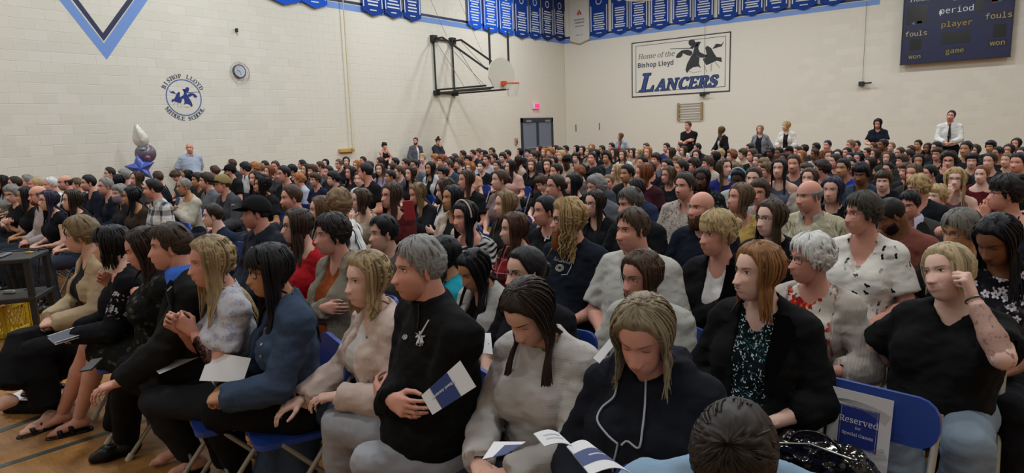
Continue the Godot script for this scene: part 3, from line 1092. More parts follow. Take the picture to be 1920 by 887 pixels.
# arms: wrist (from the hips, in body space), way the fingers point, way the palm faces, hand shape; "face" wrists are from the head
const ARMS := {
	"lapL": [Vector3(0.10, 0.135, 0.24), Vector3(-0.72, -0.22, 0.66), Vector3(0.1, -1, 0), "rest"],
	"lapR": [Vector3(-0.10, 0.14, 0.22), Vector3(0.75, -0.18, 0.62), Vector3(-0.1, -1, 0), "rest"],
	"claspL": [Vector3(0.065, 0.15, 0.30), Vector3(-0.80, -0.15, 0.55), Vector3(-0.5, -0.8, 0), "grip"],
	"claspR": [Vector3(-0.065, 0.15, 0.29), Vector3(0.80, -0.15, 0.55), Vector3(0.5, -0.8, 0), "grip"],
	"kneeL": [Vector3(0.13, 0.125, 0.34), Vector3(-0.15, -0.25, 1), Vector3(0, -1, -0.2), "rest"],
	"kneeR": [Vector3(-0.13, 0.125, 0.34), Vector3(0.15, -0.25, 1), Vector3(0, -1, -0.2), "rest"],
	"crossL": [Vector3(-0.09, 0.25, 0.185), Vector3(-0.96, 0.15, -0.12), Vector3(0.1, 0, -1), "rest"],
	"crossR": [Vector3(0.08, 0.31, 0.205), Vector3(0.96, 0.05, -0.12), Vector3(0, -0.2, -1), "rest"],
	"phoneL": [Vector3(0.045, 0.33, 0.34), Vector3(-0.25, 0.75, 0.62), Vector3(-0.9, 0.1, -0.3), "grip"],
	"phoneR": [Vector3(-0.045, 0.33, 0.34), Vector3(0.25, 0.75, 0.62), Vector3(0.9, 0.1, -0.3), "grip"],
	"holdL": [Vector3(0.10, 0.20, 0.27), Vector3(-0.55, 0.10, 0.82), Vector3(-0.6, 0.3, -0.5), "pinch"],
	"holdR": [Vector3(-0.10, 0.20, 0.27), Vector3(0.55, 0.10, 0.82), Vector3(0.6, 0.3, -0.5), "pinch"],
	"chestL": [Vector3(0.03, 0.34, 0.22), Vector3(-0.85, 0.4, 0.1), Vector3(0, -0.2, -1), "rest"],
	"chestR": [Vector3(-0.03, 0.34, 0.24), Vector3(0.85, 0.4, 0.1), Vector3(0, -0.2, -1), "rest"],
	"sideL": [Vector3(0.245, -0.02, 0.05), Vector3(-0.05, -1, 0.12), Vector3(-1, 0, 0), "rest"],
	"sideR": [Vector3(-0.245, -0.02, 0.05), Vector3(0.05, -1, 0.12), Vector3(1, 0, 0), "rest"],
	"backL": [Vector3(0.12, 0.02, -0.17), Vector3(-1, -0.2, 0), Vector3(0, 0, -1), "rest"],
	"backR": [Vector3(-0.12, 0.02, -0.17), Vector3(1, -0.2, 0), Vector3(0, 0, -1), "rest"],
	"mouthL": [Vector3(0.035, -0.175, 0.105), Vector3(-0.2, 1, -0.1), Vector3(0.1, -0.1, -1), "rest"],
	"mouthR": [Vector3(-0.035, -0.175, 0.105), Vector3(0.2, 1, -0.1), Vector3(-0.1, -0.1, -1), "rest"],
	"templeL": [Vector3(0.125, -0.10, 0.045), Vector3(-0.35, 0.95, 0.0), Vector3(-0.9, -0.3, -0.3), "fist"],
}

# works out joints; s: head (local), yaw, pitch, roll, girth, f, stand, arms ["lap", "lap"] or own wrists
func skeleton(s: Dictionary) -> Dictionary:
	var k := {}
	var hp: Vector3 = s["hp"]
	var g: float = s.get("g", 1.0)
	var fem: bool = s.get("f", false)
	var kid: float = s.get("kid", 1.0)
	var hb := Basis(Vector3.UP, s.get("yaw", 0.0)) * Basis(Vector3.RIGHT, s.get("pitch", 0.0)) * Basis(Vector3.BACK, s.get("roll", 0.0))
	var hs: float = s.get("hs", 1.0) * kid
	k["hx"] = Transform3D(hb * Basis.from_scale(Vector3(1, 1, 1) * hs), hp)
	var hip := Vector3(0, 0.92 if s.get("stand", false) else 0.515, 0)
	if s.has("hip"): hip = s["hip"]
	k["hip"] = hip
	var base := hp + hb * Vector3(0, -0.062, -0.028) * hs
	var up := (hp - hip).normalized()
	var nb := hp + hb * Vector3(0, -0.07, -0.03) * hs + (Vector3(0, 0, -0.018) - up * 0.089) * kid
	if s.has("nb"): nb = s["nb"]
	k["base"] = base; k["nb"] = nb
	var ty: float = s.get("tyaw", 0.0)
	var tb := Basis(Vector3.UP, ty)
	var sw: float = s.get("sw", (0.146 if fem else 0.170) * (0.85 + 0.15 * g)) * kid
	var c := nb + tb * Vector3(0, -0.055, -0.012) * kid
	k["c"] = c; k["tb"] = tb
	k["sl"] = c + tb * Vector3(sw, -0.022 + s.get("shrug", 0.0), 0.0); k["sr"] = c + tb * Vector3(-sw, -0.022 + s.get("shrug", 0.0), 0.0)
	var pel := hip + Vector3(0, 0.05, -0.03)
	k["ch"] = c.lerp(pel, 0.36) + tb * Vector3(0, 0, 0.012)
	k["w"] = c.lerp(pel, 0.74) + Vector3(0, 0, 0.008)
	k["pel"] = pel
	for side: String in ["L", "R"]:
		var sg := 1.0 if side == "L" else -1.0
		var a: Variant = s.get("arm" + side, "lap")
		var spec: Array = ARMS[a + side] if a is String else a
		var w: Vector3 = spec[0]
		if a is String and (a in ["mouth", "temple"]): w = hp + hb * w * hs
		elif a is String: w = hip + Vector3(w.x, w.y, w.z) * (kid * 0.5 + 0.5)
		else: w = w
		var sh: Vector3 = k["s" + side.to_lower()]
		var hint := Vector3(sg * 0.75, -0.75, -0.35)
		if s.has("elb" + side): hint = s["elb" + side]
		var l1 := 0.285 * kid; var l2 := 0.255 * kid
		var d := w - sh
		if d.length() > l1 + l2 - 0.01: w = sh + d.normalized() * (l1 + l2 - 0.01)
		k["w" + side] = w
		k["e" + side] = ik(sh, w, l1, l2, hint)
		k["h" + side] = [spec[1], spec[2], spec[3]]
	var hw := 0.088 * (0.8 + 0.2 * g)
	for side: String in ["L", "R"]:
		var sg := 1.0 if side == "L" else -1.0
		k["t" + side] = hip + Vector3(sg * hw, 0, 0)
		if s.get("stand", false):
			k["k" + side] = Vector3(sg * 0.095, 0.49, 0.02); k["a" + side] = Vector3(sg * 0.10, 0.085, -0.01)
		else:
			k["k" + side] = Vector3(sg * 0.105, 0.525, 0.43) * Vector3(1, 1, kid); k["a" + side] = Vector3(sg * 0.10, 0.085, 0.40 * kid)
		if s.has("k" + side): k["k" + side] = s["k" + side]
		if s.has("a" + side): k["a" + side] = s["a" + side]
	return k

func torso_bones(s: Dictionary, k: Dictionary, off: float) -> Array:
	var g: float = s.get("g", 1.0); var fem: bool = s.get("f", false); var kid: float = s.get("kid", 1.0)
	var ax: Vector3 = (k["tb"] as Basis) * Vector3.BACK
	var c: Vector3 = k["c"]; var ch: Vector3 = k["ch"]; var w: Vector3 = k["w"]; var pel: Vector3 = k["pel"]
	var rc := (0.140 if fem else 0.156) * g * kid; var rw := (0.120 if fem else 0.137) * (g * 1.25 - 0.25) * kid; var rp := (0.160 if fem else 0.152) * (0.7 + 0.3 * g) * kid
	var b := [
		bone(c + Vector3(0, -0.045 * kid, 0), ch, 0.105 * kid * (0.6 + 0.4 * g) + off, rc + off, 0.05, false, ax, 1.4),
		bone(ch, w, rc + off, rw + off, 0.05, false, ax, 1.36),
		bone(w, pel, rw + off, rp + off, 0.05, false, Vector3.BACK, 1.2),
		bone(k["sl"], k["sr"], 0.056 * kid * (0.75 + 0.25 * g) + off, 0.056 * kid * (0.75 + 0.25 * g) + off, 0.045),
		bone((k["nb"] as Vector3).lerp(k["base"], 0.15) + Vector3(0, 0, -0.012), (k["sl"] as Vector3) + Vector3(0, 0.012, 0), 0.036 * kid + off, 0.040 * kid + off, 0.04),
		bone((k["nb"] as Vector3).lerp(k["base"], 0.15) + Vector3(0, 0, -0.012), (k["sr"] as Vector3) + Vector3(0, 0.012, 0), 0.036 * kid + off, 0.040 * kid + off, 0.04)]
	if fem and kid > 0.9:
		var bu: float = s.get("bust", 1.0)
		for sg: float in [-1.0, 1.0]:
			var p: Vector3 = ch + (k["tb"] as Basis) * Vector3(sg * 0.072 * g, 0.010, 0.078 * g)
			b.append(bone(p, p + Vector3(0, -0.02, 0.008), 0.062 * bu * g + off * 0.8, 0.060 * bu * g + off * 0.8, 0.055))
	if g > 1.08:
		b.append(bone(w + Vector3(0, 0.03, 0.05), w + Vector3(0, -0.05, 0.07 * g), 0.115 * g * kid + off, 0.12 * g * kid + off, 0.06))
	return b

func arm_bones(s: Dictionary, k: Dictionary, side: String, off: float, upto: float, loose := 0.0, kk := 0.03) -> Array:     # upto 0..2 along the arm
	var g: float = sqrt(s.get("g", 1.0)); var kid: float = s.get("kid", 1.0)
	var sh: Vector3 = k["s" + side.to_lower()]; var e: Vector3 = k["e" + side]; var w: Vector3 = k["w" + side]
	var r := [0.053 * g * kid + off, 0.042 * g * kid + off, 0.0285 * kid + off]
	if s.get("f", false): r = [0.047 * g * kid + off, 0.037 * g * kid + off, 0.0255 * kid + off]
	var out := []
	if upto <= 1.0:
		out.append(bone(sh, sh.lerp(e, upto), r[0], lerpf(r[0], r[1], upto) + loose, kk, true))
	else:
		out.append(bone(sh, e, r[0], r[1] + loose * 0.4, kk))
		var m := e.lerp(w, 0.32)
		out.append(bone(e, m, r[1], r[1] * 0.98 + loose * 0.6, 0.018))
		out.append(bone(m, e.lerp(w, upto - 1.0), r[1] * 0.98 + loose * 0.6, lerpf(r[1], r[2], upto - 1.0) + loose, 0.02, true))
	return out

func leg_bones(s: Dictionary, k: Dictionary, off: float, upto: float, loose := 0.0, tr := 1.0) -> Array:
	var g: float = s.get("g", 1.0); var kid: float = s.get("kid", 1.0)
	var gg := (0.6 + 0.4 * g) * kid * tr
	var out := [bone((k["tL"] as Vector3) + Vector3(0, 0.015, -0.02), (k["tR"] as Vector3) + Vector3(0, 0.015, -0.02), 0.102 * gg + off, 0.102 * gg + off, 0.04)]
	for side: String in ["L", "R"]:
		var t: Vector3 = k["t" + side]; var kn: Vector3 = k["k" + side]; var a: Vector3 = k["a" + side]
		if upto <= 1.0:
			out.append(bone(t, t.lerp(kn, upto), 0.088 * gg + off, 0.072 * gg + off + loose, 0.025, true))
		else:
			out.append(bone(t, kn, 0.088 * gg + off, 0.061 * gg + off, 0.025))
			var m := kn.lerp(a, 0.35)
			out.append(bone(kn, m, 0.059 * gg + off, 0.058 * gg + off + loose * 0.5, 0.02))
			out.append(bone(m, kn.lerp(a, upto - 1.0), 0.058 * gg + off + loose * 0.5, lerpf(0.058, 0.038, upto - 1.0) * gg + off + loose, 0.02, true))
	return out

func neck_hole(k: Dictionary, kind: String, kid: float) -> Array:
	var nb: Vector3 = k["nb"]; var base: Vector3 = k["base"]
	var up := (base - nb).normalized()
	var f: Vector3 = (k["tb"] as Basis) * Vector3.BACK
	var out := [["hole", nb + up * 0.12, nb - up * 0.012 + f * 0.012, 0.085 * kid, (0.060 if kind != "high" else 0.052) * kid]]
	match kind:
		"v": out.append(["hole", nb + f * 0.055, nb + Vector3(0, -0.15, 0) + f * 0.135, 0.052 * kid, 0.006])
		"deepv": out.append(["hole", nb + f * 0.05, nb + Vector3(0, -0.19, 0) + f * 0.145, 0.075 * kid, 0.006])
		"smallv": out.append(["hole", nb + f * 0.05, nb + Vector3(0, -0.085, 0) + f * 0.11, 0.042 * kid, 0.006])
		"scoop": out.append(["hole", nb + Vector3(0, -0.01, 0) + f * 0.03, nb + Vector3(0, -0.055, 0) + f * 0.11, 0.075 * kid, 0.055 * kid])
		"wide": out.append(["hole", nb + Vector3(0.07, -0.01, 0) + f * 0.03, nb + Vector3(-0.07, -0.01, 0) + f * 0.03, 0.06 * kid, 0.06 * kid])
	return out

func collar_arrays(k: Dictionary, r: float, rise: float, gap: float, flare: float) -> Array:     # a folded shirt collar round the neck
	var nb: Vector3 = k["nb"]
	var up := ((k["base"] as Vector3) - nb).normalized()
	var tb: Basis = k["tb"]
	var v := PackedVector3Array(); var n := PackedVector3Array(); var ix := PackedInt32Array()
	var m := 26
	for i in m + 1:
		var a := lerpf(gap, TAU - gap, i / float(m))
		var o := tb * Vector3(sin(a), 0, cos(a) * 0.92)
		var front := smoothstep(1.3, 0.2, minf(a, TAU - a))
		var at := nb + tb * Vector3(0, 0, 0.008) + up * (0.006 - 0.028 * front)
		var prof := [at + o * (r - 0.001), at + o * (r - 0.003) + up * rise, at + o * (r + 0.004) + up * (rise + 0.004), at + o * (r + 0.012 + flare * 0.5) + up * rise * 0.5, at + o * (r + 0.016 + flare) + up * (-0.012 - 0.022 * front), at + o * (r + 0.011 + flare) + up * (-0.010 - 0.02 * front)]
		for p: Vector3 in prof:
			v.append(p)
		var q := 6
		n.append(-o); n.append(-o); n.append(up); n.append((o + up * 0.5).normalized()); n.append((o + up * 0.4).normalized()); n.append(-o)
		if i < m:
			for j in q - 1:
				var b := i * q + j
				ix.append_array(PackedInt32Array([b, b + q, b + 1, b + 1, b + q, b + q + 1]))
	return [v, n, ix]

func lapels(shell: Array, k: Dictionary, ow: Array, sg: float) -> Array:      # a turned-back strip along one edge of an open jacket
	var src: PackedVector3Array = shell[0]
	var nb: Vector3 = k["nb"]; var ch: Vector3 = k["ch"]; var pel: Vector3 = k["pel"]
	var y0 := nb.y + 0.005; var y1 := lerpf(nb.y, pel.y, 0.62)
	var rows := 9
	var v := PackedVector3Array(); var n := PackedVector3Array(); var ix := PackedInt32Array()
	var yt := nb.y - 0.02; var yb := pel.y - 0.12
	for i in rows:
		var t := i / float(rows - 1)
		var y := lerpf(y0, y1, t)
		var w := lerpf(ow[0], ow[1], clampf((y - yt) / (yb - yt), 0, 1))
		var wide := 0.062 * sin(PI * clampf(0.25 + 0.75 * t, 0, 1)) * (1.25 if t < 0.30 and t > 0.12 else 1.0) + 0.004
		var zz := [-1e9, -1e9]
		for q in 2:
			var x := ch.x + sg * (w + (0.004 if q == 0 else wide))
			for p in src:
				if absf(p.x - x) < 0.016 and absf(p.y - y) < 0.016 and p.z > zz[q]: zz[q] = p.z
			if zz[q] < ch.z - 0.05: zz[q] = maxf(zz[1 - q], ch.z + 0.05) - 0.012 * q
		for e: Array in [[w - 0.003, zz[0] + 0.003], [w + 0.001, zz[0] + 0.011], [w + wide, zz[1] + 0.010], [w + wide + 0.002, zz[1] + 0.001]]:
			v.append(Vector3(ch.x + sg * (e[0] as float), y, e[1])); n.append(Vector3(sg * 0.2, 0.1, 1).normalized())
		if i:
			for j in 3:
				var a := (i - 1) * 4 + j
				if sg > 0: ix.append_array(PackedInt32Array([a, a + 1, a + 4, a + 1, a + 5, a + 4]))
				else: ix.append_array(PackedInt32Array([a, a + 4, a + 1, a + 1, a + 4, a + 5]))
	return [v, n, ix]

func shoe_arrays(a: Vector3, toe: Vector3, h: float, big := 1.0) -> Array:
	var f := Vector3(toe.x, 0, toe.z).normalized()
	var o := Vector3(a.x, a.y - 0.085, a.z)
	var bones := [
		bone(o + Vector3(0, 0.048, 0) - f * 0.035, o + Vector3(0, 0.036, 0) + f * 0.10, 0.040 * big, 0.044 * big, 0.03),
		bone(o + Vector3(0, 0.036, 0) + f * 0.10, o + Vector3(0, 0.026, 0) + f * 0.165, 0.044 * big, 0.030 * big, 0.03),
		bone(o + Vector3(0, 0.05, 0) - f * 0.01, o + Vector3(0, 0.095, 0) - f * 0.012, 0.042 * big, 0.040 * big, 0.03, true)]
	return nets(bones, h, [["cut", o + Vector3(0, 0.001, 0), Vector3.DOWN]])

# builds every part of one person as arrays; runs on a worker thread
func build_person(s: Dictionary) -> Array:
	var out := []
	if s.get("legs_only", false):
		var k0 := skeleton(s)
		var lb0 := leg_bones(s, k0, 0.012, 1.96, 0.012)
		lb0.append(bone(k0["hip"], (k0["pel"] as Vector3) + Vector3(0, 0.05, 0), 0.14, 0.135, 0.04, false, Vector3.BACK, 1.15))
		out.append(["trousers", nets(lb0, 0.021, [["cut", (k0["pel"] as Vector3) + Vector3(0, 0.075, 0), Vector3(0, 1, 0)]], 0.0045, 12.0), "bottom"])
		for side: String in ["L", "R"]: out.append(["shoe", shoe_arrays(k0["a" + side], Vector3(0, 0, 1), 0.012), "shoe"])
		return out
	var lod: int = s["lod"]          # 0 near, 1 middle, 2 far
	var k := skeleton(s)
	var kid: float = s.get("kid", 1.0); var g: float = s.get("g", 1.0); var fem: bool = s.get("f", false)
	var dep: float = s.get("dep", 2.0)
	var hc := clampf(0.0102 + 0.0024 * dep, 0.0135, 0.032)
	var hsk := hc * 1.2
	var m: Array = s["m"]
	var sd: int = s["seed"]
	var hx: Transform3D = k["hx"]
	var top: String = s.get("top", "tee")
	# garments: offset, sleeve length, looseness, neck
	var G: Array = {
		"tee": [0.013, 0.62, 0.014, "crew"], "vtee": [0.013, 0.55, 0.014, "v"], "scoop": [0.012, 0.45, 0.012, "scoop"], "polo": [0.014, 0.68, 0.016, "smallv"],
		"shirt": [0.016, 1.97, 0.010, "smallv"], "shorts": [0.016, 0.85, 0.020, "smallv"], "sweater": [0.020, 1.97, 0.010, "crew"], "wide": [0.018, 1.97, 0.010, "wide"],
		"hoodie": [0.024, 1.97, 0.012, "crew"], "jacket": [0.024, 1.97, 0.012, "open"], "blazer": [0.022, 1.97, 0.012, "open"], "cardigan": [0.021, 1.97, 0.012, "open"],
		"zip": [0.021, 1.97, 0.011, "high"], "tank": [0.010, 0.0, 0.0, "scoop"], "sleeveless": [0.012, 0.12, 0.008, "crew"], "dress": [0.014, 0.75, 0.022, "deepv"], "blouse": [0.016, 1.7, 0.018, "v"], "three": [0.020, 1.45, 0.012, "open"],
	}[top]
	var off: float = G[0]; var upto: float = s.get("sleeve", G[1])
	var neck: String = s.get("neck", G[3])
	var hem: Vector3 = (k["pel"] as Vector3) + Vector3(0, -0.03 if not s.get("stand", false) else -0.10, 0)
	var open := neck == "open"
	# skin: neck, chest, arms, bare legs; then head and hands joined in
	var skin := []
	var up := ((k["base"] as Vector3) - (k["nb"] as Vector3)).normalized()
	var rn := (0.048 if fem else 0.058) * kid * (0.75 + 0.25 * g)
	skin.append(bone((k["nb"] as Vector3) + Vector3(0, -0.02, -0.005), (k["base"] as Vector3) + up * 0.02, rn * 1.12, rn, 0.02))
	var tb0 := torso_bones(s, k, 0.0)
	tb0.remove_at(2); tb0.remove_at(1)
	skin.append_array(tb0)
	for side: String in ["L", "R"]:
		if upto < 1.9: skin.append_array(arm_bones(s, k, side, 0.0, 2.0, 0.0, 0.02))
	var legs: String = s.get("legs", "trousers")
	if legs in ["skirt", "shorts"] and lod < 2: skin.append_array(leg_bones(s, k, 0.0, 2.0, 0.0, 0.92))
	var parts := [nets(skin, hsk)]
	var rn0 := int(clampf(158.0 / pow(dep, 0.7), 30.0, 96.0))
	var res := [rn0, int(rn0 * 0.68)]
	parts.append(moved(head_arrays(res[0], res[1], m, {"f": fem, "far": lod == 2, "ears": true, "stubble": s.get("stubble", 0.0), "brow": s.get("browc", Color(0.3, 0.22, 0.18))}), hx))
	if s.get("hands", true):
		for side: String in ["L", "R"]:
			var hh: Array = k["h" + side]
			parts.append(moved(hand(hh[2], 0 if dep < 2.8 else (1 if dep < 3.8 else 2), side == "R"), hand_xf(k["w" + side], hh[0], hh[1], (0.93 if fem else 1.03) * kid)))
	if s.get("feet", "") == "sandal":
		for side: String in ["L", "R"]:
			var a: Vector3 = k["a" + side]
			var f: Vector3 = s.get("toe" + side, Vector3(0, 0, 1))
			var o := a + Vector3(0, -0.085 + 0.028, 0)
			parts.append(nets([bone(o + Vector3(0, 0.035, 0) - f * 0.03, o + Vector3(0, 0.012, 0) + f * 0.10, 0.034, 0.027, 0.03), bone(o + f * 0.10, o + f * 0.145, 0.026, 0.016, 0.02), bone(a - f * 0.01, o + Vector3(0, 0.05, 0), 0.033, 0.036, 0.02),
				bone(o + f * 0.11 + f.cross(Vector3.UP) * 0.02, o + f * 0.15 + f.cross(Vector3.UP) * 0.017, 0.012, 0.010, 0.008), bone(o + f * 0.11 - f.cross(Vector3.UP) * 0.02, o + f * 0.158 - f.cross(Vector3.UP) * 0.02, 0.013, 0.012, 0.008)], 0.007))
	out.append(["body", join(parts), "skin"])
	if s.get("mask", false):
		var mv := PackedVector3Array()
		var mm := 40
		for j in 27:
			for i in mm:
				var d := head_dir(2.0 * i / mm - 1.0, j / 26.0)
				var p := face_point(d, m)
				var on := smoothstep(-0.006, -0.014, p.y) * smoothstep(76.0, 66.0, rad_to_deg(atan2(absf(p.x), p.z))) * smoothstep(-0.118, -0.105, p.y) * smoothstep(0.0, 0.02, p.z)
				mv.append(d * (skull(d, m) + lerpf(-0.012, 0.013, on)))
		out.append(["face_mask", moved(grid_arrays(mv, mm, 26), hx), "mask"])
	if s.get("feet", "") == "sandal":
		for side: String in ["L", "R"]:
			var a: Vector3 = k["a" + side]
			var f: Vector3 = s.get("toe" + side, Vector3(0, 0, 1))
			var o := a + Vector3(0, -0.085, 0)
			var sole := [bone(o - f * 0.035 + Vector3(0, 0.006, 0), o + f * 0.09 + Vector3(0, 0.002, 0), 0.040, 0.046, 0.01, false, Vector3.UP, 1.9), bone(o + f * 0.09 + Vector3(0, 0.002, 0), o + f * 0.15, 0.046, 0.036, 0.01, false, Vector3.UP, 1.9)]
			var sd2 := [nets(sole, 0.009)]
			for q: Array in [[0.035, 0.062], [0.095, 0.044]]:
				var pts := []
				for i in 9:
					var an := PI * i / 8.0
					pts.append(o + f * ((q[0] as float) + 0.012 * sin(an)) + f.cross(Vector3.UP) * cos(an) * 0.043 + Vector3(0, 0.012 + sin(an) * (q[1] as float), 0))
				var rr := PackedFloat32Array(); rr.resize(9); rr.fill(0.014)
				sd2.append(tube(PackedVector3Array(pts), rr, 6, 0.25, f))
			out.append(["sandal", join(sd2), "shoe"])
	for side: String in ["L", "R"]:
		var e: Vector3 = k["e" + side]; var w: Vector3 = k["w" + side]
		if s.get("tattoo", false): out.append(["tattoo", nets([bone(e, e.lerp(w, 0.32), (0.037 if fem else 0.042) * sqrt(g) + 0.0035, (0.037 if fem else 0.042) * 0.98 * sqrt(g) + 0.0035, 0.02), bone(e.lerp(w, 0.32), e.lerp(w, 0.86), (0.037 if fem else 0.042) * 0.98 * sqrt(g) + 0.0035, 0.0335, 0.02, true)], hsk), "tattoo"])
		if s.has("sleevepat"):
			var pa := arm_bones(s, k, side, off + 0.006, 0.72, 0.002, 0.01)
			pa[0][0] = (pa[0][0] as Vector3).lerp(pa[0][1], 0.1)
			out.append(["printed_sleeve", nets(pa, hc), "sleevepat"])
		if s.has("cuff"):
			var c0 := e.lerp(w, 0.80)
			out.append(["cuff", nets([bone(c0, e.lerp(w, 0.985), 0.050, 0.047, 0.02, true)], 0.012, [["cut", c0, (e - w).normalized()]], 0.004, 20.0), "cuff"])
		if (s.get("watch", false) and side == "L") or (s.get("bracelet", false) and side == "L") or (s.get("wristband", false) and side == "L"):
			var c := e.lerp(w, 0.93); var d := (w - e).normalized()
			var sx := d.cross(Vector3.UP).normalized(); var sy := d.cross(sx)
			var pts := PackedVector3Array()
			for i in 17: pts.append(c + (sx * cos(TAU * i / 16) + sy * sin(TAU * i / 16)) * (0.031 if s.get("wristband", false) else 0.034))
			var rr := PackedFloat32Array(); rr.resize(17); rr.fill(0.004 if s.get("wristband", false) else 0.010)
			var ring := tube(pts, rr, 6, 0.4, d)
			out.append(["bracelet" if s.get("bracelet", false) else ("wrist_band" if s.get("wristband", false) else "watch_strap"), ring, "metal" if s.get("bracelet", false) else "strap"])
	# top
	var carve := []
	if open:
		carve.append_array(neck_hole(k, "crew", kid))
		var ow: Array = s.get("open", [0.055, 0.05])
		carve.append(["open", k["ch"], (k["nb"] as Vector3).y - 0.02, (k["pel"] as Vector3).y - 0.12, ow[0], ow[1]])
	else: carve.append_array(neck_hole(k, neck, kid))
	carve.append(["cut", hem, Vector3(0, -1, 0)])
	if top == "tank":
		for sg: float in [-1.0, 1.0]:
			var sh: Vector3 = k["sl"] if sg > 0 else k["sr"]
			carve.append(["hole", sh + Vector3(sg * 0.0, 0.06, 0), sh + Vector3(sg * 0.02, -0.10, 0), 0.085 * kid, 0.07 * kid])
	var tbn := torso_bones(s, k, off)
	var slv := []
	if upto > 0.0:
		for side: String in ["L", "R"]: slv.append_array(arm_bones(s, k, side, off, upto, G[2], 0.014))
	if top == "hoodie":
		var nb: Vector3 = k["nb"]; var tb: Basis = k["tb"]
		var prev := Vector3.ZERO
		for i in 7:
			var a := lerpf(-2.5, 2.5, i / 6.0) + PI
			var p := nb + tb * Vector3(sin(a) * 0.098, 0.012, cos(a) * 0.085 - 0.012) * kid + Vector3(0, 0.014 - 0.055 * smoothstep(1.4, 2.6, absf(a - PI)), 0)
			if i: slv.append(bone(prev, p, 0.036 * kid, 0.036 * kid, 0.016))
			prev = p
	if top == "zip":
		slv.append(bone((k["nb"] as Vector3) + Vector3(0, -0.03, 0), (k["nb"] as Vector3).lerp(k["base"], 0.55), rn + 0.020, rn + 0.014, 0.02, true))
	out.append(["jacket" if open or top == "zip" or top == "hoodie" else ("dress" if top == "dress" else "shirt"), nets(tbn, hc, carve, s.get("wr", 0.0062), 10.0, slv), "top"])
	if open:
		var ic := neck_hole(k, s.get("inneck", "v"), kid)
		ic.append(["cut", hem + Vector3(0, 0.0, 0), Vector3(0, -1, 0)])
		out.append(["undershirt", nets(torso_bones(s, k, 0.009), hc, ic, 0.003, 15.0), "inner"])
	if top == "blazer" and lod < 2:
		out.append(["lapel", lapels(out[out.size() - 2][1], k, s.get("open", [0.055, 0.05]), 1.0), "top"])
		out.append(["lapel", lapels(out[out.size() - 3][1], k, s.get("open", [0.055, 0.05]), -1.0), "top"])
	if s.get("collar", false):
		out.append(["collar", collar_arrays(k, (rn + (0.020 if open else 0.010)) * 1.02, (0.062 if open else 0.032) * kid, s.get("gap", 0.42), 0.006 + (off if open else 0.0) * 0.2), "collar"])
	# legs
	if legs != "none":
		var lb := []
		var cut := [["cut", (k["pel"] as Vector3) + Vector3(0, 0.075, 0), Vector3(0, 1, 0)]]
		if legs == "skirt":
			var kn: Vector3 = ((k["kL"] as Vector3) + (k["kR"] as Vector3)) * 0.5
			lb = leg_bones(s, k, 0.018, s.get("skirt", 0.8), 0.012)
			lb.append(bone(k["hip"], (k["hip"] as Vector3).lerp(kn, s.get("skirt", 0.8)), 0.11, 0.075, 0.08, true))
		elif legs == "shorts": lb = leg_bones(s, k, 0.014, 0.8, 0.02)
		else: lb = leg_bones(s, k, 0.012, s.get("crop", 1.96), s.get("flare", 0.012))
		lb.append(bone(k["hip"], (k["pel"] as Vector3) + Vector3(0, 0.05, 0), 0.14 * (0.7 + 0.3 * g) * kid, 0.135 * (0.7 + 0.3 * g) * kid, 0.04, false, Vector3.BACK, 1.15))
		out.append(["skirt" if legs == "skirt" else "trousers", nets(lb, hc * 1.25, cut, 0.0045, 12.0), "bottom"])
		if s.get("feet", "shoe") == "shoe":
			for side: String in ["L", "R"]: out.append(["shoe", shoe_arrays(k["a" + side], s.get("toe" + side, Vector3(0, 0, 1)), [0.008, 0.014, 0.02][lod], (0.92 if fem else 1.05) * kid), "shoe"])
	# hair
	out.append_array(build_hair(s, k, m, hx, lod, sd))
	# features
	if lod < 2:
		out.append(["eyes", moved(eyes_arrays(m, s.get("lids", 1.0), s.get("iris", Color(0.10, 0.075, 0.055))), hx), "eyes"])
		out.append(["eyebrows", moved(brows_arrays(m, 0.0026 if fem else 0.0036), hx), "brow"])
	if s.get("glasses", ""):
		var ga := glasses_arrays(m, s["glasses"])
		out.append(["glasses_frame", moved(ga[0], hx), "glasses"])
		if lod == 0: out.append(["glasses_lens", moved(ga[1], hx), "lens"])
	if s.get("beard", ""):
		out.append(["beard", moved(beard_arrays(m, s["beard"], rn0 * 3 / 4, rn0 / 2, sd), hx), "beard"])
	return out

